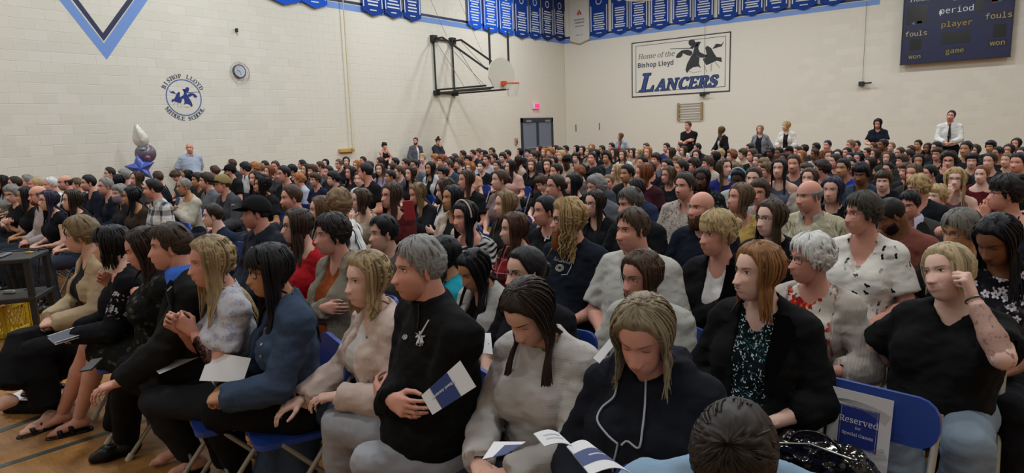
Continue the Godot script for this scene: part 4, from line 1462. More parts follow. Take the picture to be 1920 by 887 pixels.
func build_hair(s: Dictionary, k: Dictionary, m: Array, hx: Transform3D, lod: int, sd: int) -> Array:
	var out := []
	var style: String = s.get("hair", "s")
	var dep: float = s.get("dep", 2.0)
	var rn1 := int(clampf(125.0 / pow(dep, 0.7), 24.0, 76.0))
	var hr := [rn1, int(rn1 * 0.66)]
	if style == "C" or style == "O":
		var cp := cap_arrays(m, 0.0)
		var sh := hair_shell("s", rn1, int(rn1 * 0.66), m, sd)
		out.append(["hair", moved(sh, Transform3D(hx.basis * Basis.from_scale(Vector3(0.985, 0.93, 0.985)), hx.origin)), "hair"])
		out.append(["cap", moved(join(cp), hx), "cap"])
	elif style != "b":
		var hp := [moved(hair_shell(style, hr[0], hr[1], m, sd % 97, s.get("roots", 0.85)), hx)]
		if style in ["l", "L", "w", "c", "m"]:
			var cnt := int(clampf(260.0 / dep, 14.0, 105.0))
			if style == "c": cnt = int(cnt * 1.3)
			var length: float = s.get("len", {"l": 0.30, "L": 0.32, "w": 0.27, "c": 0.26, "m": 0.10}[style])
			hp.append(hair_strands(style, hx, m, cnt, 16 if dep < 2.4 else (11 if dep < 5.0 else 8), 4 if dep < 3.3 else 3, length, [k["ch"], (k["sl"] as Vector3).y, s.get("g", 1.0)], sd, s.get("roots", 0.85)))
		if style in ["s", "f", "p", "k", "u"] and dep < 5.5: hp.append(moved(tufts(style, m, int(clampf(900.0 / (dep * dep), 60, 460)), sd), hx))
		if style in ["L", "u"] or s.get("bangs", false):
			hp.append(moved(bangs(m, [20, 14, 8][lod], 5, sd, s.get("bangto", 19.0), 0.024), hx))
		if style in ["t", "u"]:
			var bun: String = s.get("bun", "low")
			var at: Vector3 = {"low": Vector3(0, 0.0, -0.118), "high": Vector3(0, 0.105, -0.075), "back": Vector3(0, 0.045, -0.125), "tail": Vector3(0, 0.05, -0.120)}[bun]
			if bun == "tail":
				for i in 7:
					var pts := PackedVector3Array(); var rad := PackedFloat32Array()
					for j in 8:
						var t := j / 7.0
						pts.append(hx * at + hx.basis * Vector3((i - 3) * 0.006, 0.01, -0.012) * sin(t * 2.5) + Vector3(0, -0.24 * t * t - 0.02 * t, 0) + hx.basis * Vector3((i - 3) * 0.004 * t, 0, -0.03 * sin(t * 3.0)))
						rad.append(lerpf(0.012, 0.005, t))
					hp.append(tube(pts, rad, 5))
			else: hp.append(moved(nets([bone(at, at + Vector3(0.004, 0.006, 0), 0.036, 0.032, 0.02), bone(at + Vector3(0.02, 0.01, 0), at + Vector3(-0.018, -0.012, -0.01), 0.022, 0.024, 0.01)], 0.007, [], 0.005, 60.0), hx))
		out.append(["hair", join(hp), "hair"])
	return out
# ---------------------------------------------------------------- the room
func wall_basis(wall: String) -> Basis:
	return Basis(Vector3.FORWARD, Vector3.UP, Vector3.RIGHT) if wall == "x" else Basis()

func on_wall(wall: String, px: float, py: float, out := 0.0) -> Vector3:
	return on_x(px, py, WALL_X) + Vector3(out, 0, 0) if wall == "x" else on_z(px, py, WALL_Z) + Vector3(0, 0, out)

func wall_xf(wall: String, px: float, py: float, out := 0.0) -> Transform3D:
	return Transform3D(wall_basis(wall), on_wall(wall, px, py, out))

func uv_on(wall: String, px: float, py: float) -> Vector2:      # metres along the wall and up
	var p := on_wall(wall, px, py)
	return Vector2(-p.z, p.y) if wall == "x" else Vector2(p.x, p.y)

func wall_point(wall: String, uv: Vector2, out: float) -> Vector3:
	return Vector3(WALL_X + out, uv.y, -uv.x) if wall == "x" else Vector3(uv.x, uv.y, WALL_Z + out)

func text_mesh(t: String, size: float, depth := 0.004, font := "Droid Sans", bold := false, italic := false) -> TextMesh:
	var m := TextMesh.new()
	var f := SystemFont.new()
	f.font_names = PackedStringArray([font])
	f.font_weight = 700 if bold else 400
	f.font_italic = italic
	m.font = f
	m.text = t
	m.font_size = 48
	m.pixel_size = size / 48.0
	m.depth = depth
	m.curve_step = 4.0
	m.horizontal_alignment = HORIZONTAL_ALIGNMENT_CENTER
	return m

func block_wall(called: String, wall: String, length0: float, length1: float, m: StandardMaterial3D, proud: float, shades: Array) -> void:
	# u runs along the wall (metres), courses of 0.2 m, blocks of 0.4 m in running bond
	var mid := (length0 + length1) * 0.5
	var w := struct(called, block_mesh(Vector3.ZERO, Vector3(length1 - length0, ROOM_H, 0.3), 0.0), m, Transform3D(wall_basis(wall), wall_point(wall, Vector2(mid, ROOM_H * 0.5), -0.15 - proud)))
	var list := []
	for j in int(ROOM_H / 0.2):
		var u := length0 - (0.2 if j % 2 else 0.0)
		while u < length1:
			var a := maxf(u, length0) + 0.004; var b := minf(u + 0.4, length1) - 0.004
			if b - a > 0.05:
				var c := Vector2((a + b) * 0.5, j * 0.2 + 0.1)
				var p := wall_point(wall, c, 0.0)
				var q := cam.inverse() * (p - EYE)
				var seen := q.z < -1.0 and absf(q.x / q.z) < 0.80 and q.y / -q.z < 0.37 and p.y > 1.3
				list.append([(0.0 if seen else 1000.0) + p.distance_to(EYE), c, b - a])
			u += 0.4
	list.sort_custom(func(x: Array, y: Array) -> bool: return x[0] < y[0])
	var make := func(sz: float) -> Array:
		var v := PackedVector3Array(); var n := PackedVector3Array()
		var h := Vector2(sz * 0.5, 0.0975); var ch := 0.004
		var o := [Vector3(-h.x, -h.y, -proud), Vector3(h.x, -h.y, -proud), Vector3(h.x, h.y, -proud), Vector3(-h.x, h.y, -proud)]
		var i := [Vector3(-h.x + ch, -h.y + ch, 0), Vector3(h.x - ch, -h.y + ch, 0), Vector3(h.x - ch, h.y - ch, 0), Vector3(-h.x + ch, h.y - ch, 0)]
		var ix := PackedInt32Array()
		for p: Vector3 in i: v.append(p); n.append(Vector3.BACK)
		ix.append_array(PackedInt32Array([0, 2, 1, 0, 3, 2]))
		for k in 4:
			var k2 := (k + 1) % 4
			var b := v.size()
			v.append_array(PackedVector3Array([o[k], o[k2], i[k2], i[k]]))
			var nn: Vector3 = (i[k] - o[k]).cross(o[k2] - o[k]).normalized()
			if nn.z < 0: nn = -nn
			for q in 4: n.append(nn)
			ix.append_array(PackedInt32Array([b, b + 2, b + 1, b, b + 3, b + 2]))
		return [v, n, ix]
	var cache := {}
	var rest := []
	for i in list.size():
		var c: Vector2 = list[i][1]; var sz: float = list[i][2]
		var key := "%.2f" % sz
		if not cache.has(key): cache[key] = [make.call(sz), null]
		var xf := Transform3D(wall_basis(wall), wall_point(wall, c, 0.0))
		if i < 290:
			if cache[key][1] == null: cache[key][1] = arrays_mesh(cache[key][0])
			part("block", cache[key][1], shades[(i * 7 + int(c.y * 5.0)) % shades.size()], w, w.transform.affine_inverse() * xf)
		else: rest.append(moved(cache[key][0], w.transform.affine_inverse() * xf))
	var all := part("block_field", arrays_mesh(join(rest)), m, w)
	all.set_meta("kind", "stuff")

func wall_shape(wall: String, pts: Array, out: float, t: float) -> Array:      # polygon given in picture points on that wall, as a slab; returns arrays in world space
	var poly := PackedVector2Array()
	var sgn := 1.0
	for p: Vector2 in pts: poly.append(uv_on(wall, p.x, p.y))
	var a := slab(poly, t)
	return moved(a, Transform3D(wall_basis(wall), wall_point(wall, Vector2.ZERO, out)))

func banner(wall: String, u0: float, u1: float, y0: float, style: String, m: Material, m2: Material, ink: Material, n: int, label: String) -> void:
	var w := u1 - u0
	var at := wall_point(wall, Vector2((u0 + u1) * 0.5, y0), 0.07)
	var b := thing("pennant_banner", label, "banner", at, 0.0, "championship banners along the wall top")
	b.basis = wall_basis(wall)
	var h := 1.75
	var poly := PackedVector2Array([Vector2(0, 0), Vector2(w * 0.5, 0.14), Vector2(w * 0.5, h), Vector2(-w * 0.5, h), Vector2(-w * 0.5, 0.14)])
	part("cloth", arrays_mesh(slab(poly, 0.006)), m, b)
	if style == "white":
		var tr := PackedVector2Array([Vector2(0, -0.012), Vector2(w * 0.52, 0.13), Vector2(w * 0.52, 0.17), Vector2(0, 0.03), Vector2(-w * 0.52, 0.17), Vector2(-w * 0.52, 0.13)])
		part("trim", arrays_mesh(slab(tr, 0.008)), m2, b, Transform3D(Basis(), Vector3(0, 0, 0.0)))
		var lines := [["PROVINCIAL", 0.98, 0.085], ["CHAMPION", 0.86, 0.085], ["TRACK & FIELD", 0.72, 0.06], ["Lloyd", 0.52, 0.11], ["MIDDLE SCHOOL", 0.36, 0.04], ["2006", 0.22, 0.05]]
		for l: Array in lines:
			if l[0] == "Lloyd" or l[0] == "2006": continue
			part("lettering", text_mesh(l[0], l[2], 0.003, "Droid Sans", true), ink, b, Transform3D(Basis(), Vector3(0, l[1], 0.008)))
		var leaf := []
		for i in 3: leaf.append(block(Vector3((i - 1) * 0.06, 1.22 + (0.08 if i == 1 else 0.0), 0.008), Vector3(0.07, 0.12, 0.004), 0.0))
		part("crest", arrays_mesh(join(leaf)), mat(col("9a4a2c")), b)
	else:
		var side := [block(Vector3(-w * 0.43, 0.75, 0.007), Vector3(0.035, 1.0, 0.003), 0.0), block(Vector3(w * 0.43, 0.75, 0.007), Vector3(0.035, 1.0, 0.003), 0.0)]
		part("edge_stripe", arrays_mesh(join(side)), ink, b)
		# rows of names too small to read: short woven bars
		var r := RandomNumberGenerator.new()
		r.seed = 40 + n
		var rows := []
		var y := 0.30
		var bars := 8 + n % 4
		for i in bars:
			var lw := w * r.randf_range(0.42, 0.68)
			rows.append(block(Vector3(0, y + 0.02, 0.007), Vector3(lw, 0.042, 0.003), 0.0))
			y += r.randf_range(0.078, 0.1)
		rows.append(block(Vector3(0, 0.17, 0.007), Vector3(w * 0.3, 0.03, 0.003), 0.0))
		part("name_rows", arrays_mesh(join(rows)), ink, b)
		var ring := []
		for i in 20:
			var a := TAU * i / 20.0
			ring.append(block(Vector3(cos(a) * 0.12, 1.42 + sin(a) * 0.12, 0.007), Vector3(0.035, 0.035, 0.003), 0.0))
		part("crest", arrays_mesh(join(ring)), ink, b)

# the school's mounted lancer as flat painted shapes (the horse runs to -x), 1 wide, centred
func lancer() -> Dictionary:
	var out := {}
	for l: String in [
		"dark:528,290,545,262,580,235,605,230,650,232,685,250,695,272,672,296,640,285,610,268,598,264,590,290,570,302,540,305",
		"dark:680,296,700,270,730,300,760,318,755,380,775,425,745,405,700,410,665,430,640,462,625,430,640,370,662,330",
		"dark:700,252,715,205,752,168,776,168,752,205,748,235,762,268,800,290,835,310,820,328,770,322,730,298,698,276",
		"dark:652,155,665,138,690,135,712,150,716,170,695,187,670,200,655,180",
		"dark:688,187,720,165,756,165,740,200,704,218,690,232,670,215",
		"dark:790,335,826,328,806,240,830,212,870,240,895,290,920,330,965,340,970,385,925,365,900,375,860,390,825,400,805,370",
		"dark:880,250,912,205,935,205,960,215,988,188,965,235,935,238,905,246",
		"dark:470,204,470,208,684,226,684,217",
		"pale:752,210,770,176,800,195,818,250,828,300,800,280,765,260,750,235",
		"pale:525,308,543,308,548,336,534,336",
		"pale:604,280,612,276,656,330,648,338",
		"line:665,440,700,462,775,452,778,456,700,468,660,446",
		"line:800,400,830,470,836,470,808,402",
		"line:868,395,866,462,876,462,880,395",
		"line:905,380,950,440,956,436,915,378",
		]:
		var kv := l.split(":")
		var f := kv[1].split(",")
		var o := PackedVector2Array()
		for i in range(0, f.size(), 2): o.append(Vector2((float(f[i]) - 755.0) / 465.0, (300.0 - float(f[i + 1])) / 465.0))
		if not out.has(kv[0]): out[kv[0]] = []
		out[kv[0]].append(o)
	return out

func painted(called: String, polys: Array, t: float, m: Material, parent: Node, xf: Transform3D) -> void:
	var a := []
	for p: PackedVector2Array in polys: a.append(slab(p, t))
	part(called, arrays_mesh(join(a)), m, parent, xf)

func lamps(cream: Material) -> void:
	var xs := [-12.0, -7.0, -2.0, 3.0, 8.0]
	var zs := [-19.0, -13.5, -8.0, -2.5, 3.5]
	for x: float in xs:
		for z: float in zs:
			var t := thing("ceiling_lamp", "white high bay lamp, %s from the side wall, %s row from the back wall" % [ordinal(xs.find(x)), ordinal(zs.find(z))], "lamp", Vector3(x, 7.6, z), 0.0, "high bay lamps in rows under the ceiling")
			part("housing", block_mesh(Vector3(0, 0.12, 0), Vector3(1.25, 0.14, 0.65), 0.02), mat(col("d8d8d6"), 0.5), t)
			part("hanger", arrays_mesh(join([bar(Vector3(-0.5, 0.15, 0), Vector3(-0.5, 0.6, 0), 0.008), bar(Vector3(0.5, 0.15, 0), Vector3(0.5, 0.6, 0), 0.008)])), mat(col("8a8a88"), 0.5, 0.8), t)
			var gl := StandardMaterial3D.new()
			gl.albedo_color = col("f4f2ea")
			gl.emission_enabled = true
			gl.emission = Color(1.0, 0.96, 0.88)
			gl.emission_energy_multiplier = 1.5
			if mats.has("lampglow"): gl = mats["lampglow"]
			mats["lampglow"] = gl
			part("light_panel", block_mesh(Vector3(0, 0.04, 0), Vector3(1.15, 0.02, 0.55), 0.004), gl, t)
			var l := AreaLight3D.new()
			l.name = "lamp_light"
			l.area_size = Vector2(1.15, 0.55)
			l.light_color = Color(0.94, 0.975, 1.0)
			l.light_energy = LAMP * {-12.0: 1.25, -7.0: 1.3, -2.0: 1.0, 3.0: 0.65, 8.0: 0.35}[x] * {-19.0: 1.5, -13.5: 1.15, -8.0: 1.2, -2.5: 1.0, 3.5: 0.55}[z]
			l.area_range = 60.0
			l.area_attenuation = 2.0
			l.shadow_enabled = true
			t.add_child(l)
			l.position = Vector3(0, 0.015, 0)
			l.rotation.x = -PI / 2

const LAMP := 12.0

func build_room() -> void:
	var cream := mat(col("d6d0c2"), 0.62)
	var shades := [mat(col("d6d0c2"), 0.62), mat(col("d3cdbf"), 0.62), mat(col("d8d2c5"), 0.62), mat(col("d4cfc1"), 0.62)]
	# floor: varnished maple strips, as texture
	var wood := StandardMaterial3D.new()
	var n := 512
	var im := Image.create(n, n, false, Image.FORMAT_RGBA8)
	var r := RandomNumberGenerator.new()
	r.seed = 11
	for row in 16:
		var x0 := 0
		var off := r.randi() % n
		while x0 < n:
			var len := r.randi_range(90, 220)
			var tone := r.randf_range(0.93, 1.05)
			for y in 32:
				for x in range(x0, mini(x0 + len, n)):
					var g := 1.0 + 0.10 * noise.get_noise_3d(x * 0.035, (row * 32 + y) * 0.32, row * 3.1 + x0)
					var e := 0.88 if y == 0 or x == x0 else 1.0
					var k := tone * g * e
					im.set_pixel((x + off) % n, row * 32 + y, Color(0.60 * k, 0.42 * k, 0.225 * k))
			x0 += len
	wood.albedo_texture = ImageTexture.create_from_image(im)
	wood.uv1_triplanar = true
	wood.uv1_world_triplanar = true
	wood.uv1_scale = Vector3.ONE * 1.1
	wood.roughness = 0.42
	wood.metallic_specular = 0.35
	var fl := struct("floor", block_mesh(Vector3(0, -0.1, 0), Vector3(ROOM_X - WALL_X + 0.6, 0.2, ROOM_Z - WALL_Z + 0.6), 0.0), wood, Transform3D(Basis(), Vector3((ROOM_X + WALL_X) * 0.5, 0, (ROOM_Z + WALL_Z) * 0.5)))
	struct("ceiling", block_mesh(Vector3(0, 0.15, 0), Vector3(ROOM_X - WALL_X + 0.6, 0.3, ROOM_Z - WALL_Z + 0.6), 0.0), mat(col("b9b5ab"), 0.85), Transform3D(Basis(), Vector3((ROOM_X + WALL_X) * 0.5, ROOM_H, (ROOM_Z + WALL_Z) * 0.5)))
	block_wall("wall_side", "x", -ROOM_Z, -WALL_Z, cream, 0.0028, shades)
	block_wall("wall_back", "z", WALL_X, ROOM_X, cream, 0.0014, shades)
	struct("wall_aisle", block_mesh(Vector3.ZERO, Vector3(0.3, ROOM_H, ROOM_Z - WALL_Z), 0.0), cream, Transform3D(Basis(), Vector3(ROOM_X + 0.15, ROOM_H * 0.5, (ROOM_Z + WALL_Z) * 0.5)))
	struct("wall_stage", block_mesh(Vector3.ZERO, Vector3(ROOM_X - WALL_X, ROOM_H, 0.3), 0.0), cream, Transform3D(Basis(), Vector3((ROOM_X + WALL_X) * 0.5, ROOM_H * 0.5, ROOM_Z + 0.15)))
	lamps(cream)
	# court lines painted on the floor
	var dark := mat(col("2c3733"), 0.4)
	var line := func(a: Vector2, b: Vector2, w: float, m: Material) -> void:
		var p := on_y(a.x, a.y, 0.0); var q := on_y(b.x, b.y, 0.0)
		var d := (q - p)
		var xf := Transform3D(Basis(Vector3.UP, atan2(d.x, d.z)), (p + q) * 0.5 - fl.position + Vector3(0, 0.001, 0))
		part("court_line", block_mesh(Vector3.ZERO, Vector3(w, 0.002, d.length()), 0.0), m, fl, xf)
	line.call(Vector2(-220, 945), Vector2(420, 742), 0.05, dark)
	line.call(Vector2(-100, 845), Vector2(230, 725), 0.06, dark)
	var aisle := []
	for p: Vector2 in [Vector2(1932, 640), Vector2(1868, 900), Vector2(2100, 1000), Vector2(2150, 640)]:
		var q := on_y(p.x, p.y, 0.0)
		aisle.append(Vector2(q.x, -q.z))
	part("painted_border", arrays_mesh(moved(slab(PackedVector2Array(aisle), 0.002), Transform3D(Basis(Vector3.RIGHT, -PI / 2), Vector3.ZERO))), mat(col("4a4c4c"), 0.5), fl, Transform3D(Basis(), -fl.position + Vector3(0, 0.001, 0)))

	# painted bands and the big chevron
	var navy := mat(col("1b2348"), 0.5); var sky := mat(col("6d8fcb"), 0.5); var white := mat(col("dcd8cd"), 0.6)
	var wx := get_node("wall_side") as Node3D
	var wz := get_node("wall_back") as Node3D
	var yb := on_x(600, 17, WALL_X).y; var yb2 := on_x(1058, 79, WALL_X).y
	var edge := (yb + yb2) * 0.5
	var band := func(called: String, wall: String, u0: float, u1: float, y0: float, y1: float, m: Material, par: Node3D) -> void:
		part(called, block_mesh(Vector3.ZERO, Vector3(u1 - u0, y1 - y0, 0.003), 0.0), m, par, par.transform.affine_inverse() * Transform3D(wall_basis(wall), wall_point(wall, Vector2((u0 + u1) * 0.5, (y0 + y1) * 0.5), 0.0015)))
	var ua := uv_on("x", 500, 0).x - 1.2
	for spec: Array in [[0.0, 0.17, sky, "pale_blue_band"], [0.19, 0.27, navy, "navy_band"]]:
		band.call(spec[3], "x", ua, -WALL_Z, edge + spec[0], edge + spec[1], spec[2], wx)
		band.call(spec[3], "z", WALL_X, uv_on("z", 1650, 0).x, edge + spec[0], edge + spec[1], spec[2], wz)
	var V := func(pts: Array, m: Material, called: String, out: float) -> void:
		part(called, arrays_mesh(wall_shape("x", pts, out, 0.0025)), m, wx, wx.transform.affine_inverse())
	V.call([Vector2(200, 112), Vector2(111, 0), Vector2(70, -52), Vector2(100, -52), Vector2(132, 0), Vector2(195, 81), Vector2(252, 0), Vector2(290, -52), Vector2(316, -52), Vector2(277, 0)], sky, "pale_chevron", 0.0)
	V.call([Vector2(194.5, 77), Vector2(136, 0), Vector2(100, -48), Vector2(112, -48), Vector2(147, 0), Vector2(193, 62), Vector2(238, 0), Vector2(276, -50), Vector2(288, -50), Vector2(250, 0)], navy, "navy_chevron", 0.0005)

	# banners
	var blue := cloth(col("173a86"), "fold", 0.8, 0.6); var bright := cloth(col("1b55c4"), "fold", 0.8, 0.6); var dim := cloth(col("1c2f63"), "fold", 0.8, 0.6)
	var ink := mat(col("cfd3da"), 0.6)
	var k := 0
	var where := {"x": "hung on the side wall", "z": "hung on the back wall"}
	for spec: Array in [["x", 498, 561, 5], ["x", 564, 611, 13], ["x", 677, 717, 28], ["x", 719, 752, 33], ["x", 755, 787, 39],
			["x", 875, 902, 54], ["x", 905, 932, 61], ["x", 934, 961, 67], ["x", 964, 989, 71], ["x", 991, 1012, 73], ["x", 1014, 1035, 75], ["x", 1037, 1058, 76],
			["z", 1108, 1142, 68], ["z", 1148, 1180, 63], ["z", 1183, 1216, 59], ["z", 1221, 1256, 53], ["z", 1262, 1298, 45], ["z", 1302, 1339, 41], ["z", 1346, 1385, 36], ["z", 1390, 1432, 28], ["z", 1435, 1478, 21], ["z", 1483, 1533, 16], ["z", 1538, 1587, 8]]:
		var a := uv_on(spec[0], spec[1], spec[3]); var b := uv_on(spec[0], spec[2], spec[3])
		var names := ["beside the hanging climbing rope", "second along, beside the rope", "above the empty stretch, first of three", "middle of the group of three", "last of three before the bare wall",
			"brightest, above the backboard frame", "second after the bare wall", "third after the bare wall", "above the backboard", "two away from the corner group end", "next to the corner banner", "in the corner of the room",
			"next to the white banner", "second after the white banner", "third after the white banner", "above the near edge of the framed sign", "above the words of the framed sign", "crossed by the hanging cable", "above the painted horse", "above the far edge of the framed sign", "past the framed sign", "second past the framed sign", "last before the scoreboard"]
		var lab: String = "blue pennant banner on the %s wall, %s" % ["side" if spec[0] == "x" else "back", names[k]]
		banner(spec[0], a.x, b.x, minf(a.y, b.y) - 0.0, "blue", bright if k in [0, 1, 5, 6, 7] else (dim if k in [10, 11] else blue), white, ink, k, lab)
		k += 1
	var wa := uv_on("z", 1071, 84); var wb := uv_on("z", 1107, 84)
	banner("z", wa.x, wb.x, wa.y - 0.02, "white", cloth(col("c9c7bf"), "fold", 0.8, 0.7), mat(col("b59a55"), 0.6), mat(col("3b3f4a"), 0.7), 30, "white provincial champion banner with gold edge beside the room corner")

	# round school emblem, painted on the side wall
	var ec := uv_on("x", 345, 183)
	var em := thing("round_school_emblem", "round blue school emblem with a mounted lancer painted on the side wall", "emblem", wall_point("x", ec, 0.001))
	em.basis = wall_basis("x")
	var rr := (uv_on("x", 378.5, 186).x - uv_on("x", 311, 180).x) * 0.5
	var ringv := PackedVector2Array(); var n2 := 48
	var ring := []
	for i in n2:
		var a := TAU * i / n2; var b := TAU * (i + 1) / n2
		ring.append(slab(PackedVector2Array([Vector2(cos(a), sin(a)) * rr, Vector2(cos(b), sin(b)) * rr, Vector2(cos(b), sin(b)) * rr * 0.945, Vector2(cos(a), sin(a)) * rr * 0.945]), 0.003))
	part("ring", arrays_mesh(join(ring)), mat(col("3f62a5"), 0.5), em)
	var lan := lancer()
	var lx := Transform3D(Basis.from_scale(Vector3(-1.55, 1.55, 1)) * rr, Vector3(0.0, 0.02 * rr, 0))
	lx.basis.z = Vector3.BACK
	painted("mounted_lancer", lan["dark"], 0.004, mat(col("1d2d78"), 0.5), em, lx)
	painted("shield", lan["pale"], 0.005, white, em, lx)
	painted("hoof_lines", lan["line"], 0.004, mat(col("a9a598"), 0.6), em, lx)
	for w: Array in [["BISHOP LLOYD", 1.0, 62.0], ["MIDDLE SCHOOL", -1.0, 56.0]]:
		var s: String = w[0]
		for i in s.length():
			if s[i] == " ": continue
			var t := lerpf(-1, 1, i / float(s.length() - 1))
			var a := deg_to_rad(t * (w[2] as float))
			var R := rr * 1.17
			var p := Vector3(sin(a) * R, cos(a) * R * (w[1] as float), 0.002)
			var b := Basis(Vector3.BACK, -a * (w[1] as float))
			part("letter", text_mesh(s[i], rr * 0.31, 0.003, "Droid Serif", true), mat(col("3d4154"), 0.6), em, Transform3D(b, p))

	# framed sign on the back wall
	var s0 := uv_on("z", 1186, 182); var s1 := uv_on("z", 1370, 60)
	var sw := s1.x - s0.x; var sh := s1.y - s0.y
	var sg := thing("painted_team_sign", "large framed white team sign with a charging lancer on the back wall", "sign", wall_point("z", (s0 + s1) * 0.5, 0.012))
	part("panel", block_mesh(Vector3.ZERO, Vector3(sw, sh, 0.02), 0.004), mat(col("d8d3c6"), 0.6), sg)
	var fr := func(called: String, w: float, h: float, t: float, cc: Vector2) -> void:
		var a := [block(Vector3(cc.x, cc.y + h / 2, 0.011), Vector3(w + t, t, 0.006), 0.0), block(Vector3(cc.x, cc.y - h / 2, 0.011), Vector3(w + t, t, 0.006), 0.0), block(Vector3(cc.x - w / 2, cc.y, 0.011), Vector3(t, h, 0.006), 0.0), block(Vector3(cc.x + w / 2, cc.y, 0.011), Vector3(t, h, 0.006), 0.0)]
		part(called, arrays_mesh(join(a)), mat(col("2b2c30"), 0.6), sg)
	fr.call("border", sw, sh, 0.04, Vector2.ZERO)
	fr.call("inner_border", sw * 0.915, sh * 0.86, 0.018, Vector2(0, 0.02))
	var ink2 := mat(col("26272a"), 0.6); var royal := mat(col("2a4480"), 0.5)
	part("lettering", text_mesh("Home of the", 0.26, 0.004, "Droid Serif", false, true), mat(col("4a4c50"), 0.6), sg, Transform3D(Basis(Vector3(1, 0, 0), Vector3(0.25, 1, 0), Vector3(0, 0, 1)), Vector3(-sw * 0.235, sh * 0.235, 0.012)))
	part("lettering", text_mesh("Bishop Lloyd", 0.25, 0.004, "Droid Sans", true), mat(col("2a3350"), 0.6), sg, Transform3D(Basis(), Vector3(-sw * 0.245, sh * 0.075, 0.012)))
	var shear := Basis(Vector3(1, 0, 0), Vector3(0.28, 1, 0), Vector3(0, 0, 1))
	for e: Array in [["outline", 1.09, 0.012, ink2, 0.014], ["halo", 1.045, 0.014, mat(col("a9b6c6"), 0.6), 0.008], ["letter", 1.0, 0.016, royal, 0.0]]:
		var grow: float = e[4]
		for dxy: Vector2 in ([Vector2(-1, -1), Vector2(1, -1), Vector2(-1, 1), Vector2(1, 1), Vector2(0, 1.3), Vector2(0, -1.3), Vector2(1.3, 0), Vector2(-1.3, 0)] if grow > 0 else [Vector2.ZERO]):
			var o := dxy * grow * 1.6
			part(e[0], text_mesh("L", 0.98, 0.003, "Droid Serif", true), e[3], sg, Transform3D(shear, Vector3(-sw * 0.325 + o.x, -sh * 0.255 + o.y, e[2])))
			part(e[0], text_mesh("ANCERS", 0.60, 0.003, "Droid Serif", true), e[3], sg, Transform3D(shear, Vector3(sw * 0.078 + o.x, -sh * 0.315 + o.y, e[2])))
	var hx := Transform3D(Basis.from_scale(Vector3(1.87, 1.74, 1)), Vector3(sw * 0.203, sh * 0.155, 0.012))
	painted("mounted_lancer", lan["dark"], 0.004, ink2, sg, hx)
	painted("shield", lan["pale"], 0.005, mat(col("d8d3c6"), 0.6), sg, hx)
	painted("hoof_lines", lan["line"], 0.004, mat(col("a5a196"), 0.6), sg, hx)

	# scoreboard
	var b0 := uv_on("z", 1690, 122); var b1 := uv_on("z", 1893, 107)
	var bw := b1.x - b0.x; var bh := 2.75
	var sb := thing("scoreboard", "dark blue electronic scoreboard with unlit digits on the back wall", "scoreboard", wall_point("z", Vector2((b0.x + b1.x) * 0.5, b0.y), 0.0))
	var nv := mat(col("121640"), 0.45); var blk := mat(col("14150f"), 0.25); var tri := mat(col("1c1d22"), 0.5)
	part("cabinet", block_mesh(Vector3(0, bh * 0.5, 0.20), Vector3(bw, bh, 0.10), 0.012), nv, sb)
	part("mounting_bracket", arrays_mesh(join([block(Vector3(-bw * 0.42, 0.02, 0.07), Vector3(0.10, 0.06, 0.16)), block(Vector3(bw * 0.42, 0.02, 0.07), Vector3(0.10, 0.06, 0.16))])), tri, sb)
	var edgeb := [block(Vector3(0, 0.0, 0.20), Vector3(bw + 0.05, 0.03, 0.13)), block(Vector3(-bw * 0.5, bh * 0.5, 0.20), Vector3(0.03, bh, 0.13)), block(Vector3(bw * 0.5, bh * 0.5, 0.20), Vector3(0.03, bh, 0.13))]
	part("edge_frame", arrays_mesh(join(edgeb)), tri, sb)
	# positions on its face, measured as fractions of the part in view: x from the left edge, y up from the bottom
	var unit := 2.02 / 1.0
	var F := func(x: float, y: float) -> Vector3: return Vector3((x - 0.5) * bw, y * unit, 0.252)
	for w: Array in [[0.13, 0.72, 0.20, 0.26], [0.30 + 0.19, 1.06, 0.42, 0.22], [0.885, 0.965, 0.21, 0.36], [0.71, 0.765, 0.085, 0.17], [0.135, 0.285, 0.11, 0.17], [0.51, 0.335, 0.26, 0.17], [0.895, 0.375, 0.11, 0.18]]:
		part("digit_window", block_mesh(F.call(w[0], w[1]), Vector3((w[2] as float) * bw, (w[3] as float) * unit, 0.006), 0.0), blk, sb)
	for w: Array in [["Home", 0.155, 0.955, 0.22, "c9cad2"], ["period", 0.50, 0.735, 0.24, "d6d7dc"], ["player", 0.51, 0.535, 0.22, "a9883c"], ["fouls", 0.135, 0.445, 0.20, "b3a98e"], ["fouls", 0.875, 0.585, 0.22, "b0a274"], ["won", 0.135, 0.105, 0.18, "a3924e"], ["game", 0.51, 0.145, 0.20, "8f8440"], ["won", 0.885, 0.205, 0.20, "a3924e"]]:
		var p: Vector3 = F.call(w[1], w[2])
		if w[0] in ["player", "fouls", "won", "game", "Home"]: part("label_plate", block_mesh(p + Vector3(0, 0.0, 0.0), Vector3((w[0] as String).length() * 0.105 + 0.12, 0.22, 0.004), 0.0), mat(col("10112a"), 0.4), sb)
		part("lettering", text_mesh(w[0], w[3], 0.004, "Droid Sans Mono", true), mat(col(w[4]), 0.6), sb, Transform3D(Basis(), p + Vector3(0, 0, 0.004)))
	part("maker_plate", block_mesh(F.call(0.50, 0.885), Vector3(0.20, 0.07, 0.005), 0.0), mat(col("9ba0b4"), 0.5), sb)
	part("arrow_lamp", arrays_mesh(join([moved(slab(PackedVector2Array([Vector2(0, -0.05), Vector2(0.09, 0), Vector2(0, 0.05)]), 0.005), Transform3D(Basis(), F.call(0.865, 0.79)))])), mat(col("1d6b5c"), 0.4), sb)
	part("bonus_lamp", arrays_mesh(join([block(F.call(0.83, 0.79), Vector3(0.14, 0.10, 0.006)), block(F.call(0.16, 0.605), Vector3(0.14, 0.09, 0.006))])), mat(col("6e2320"), 0.4), sb)
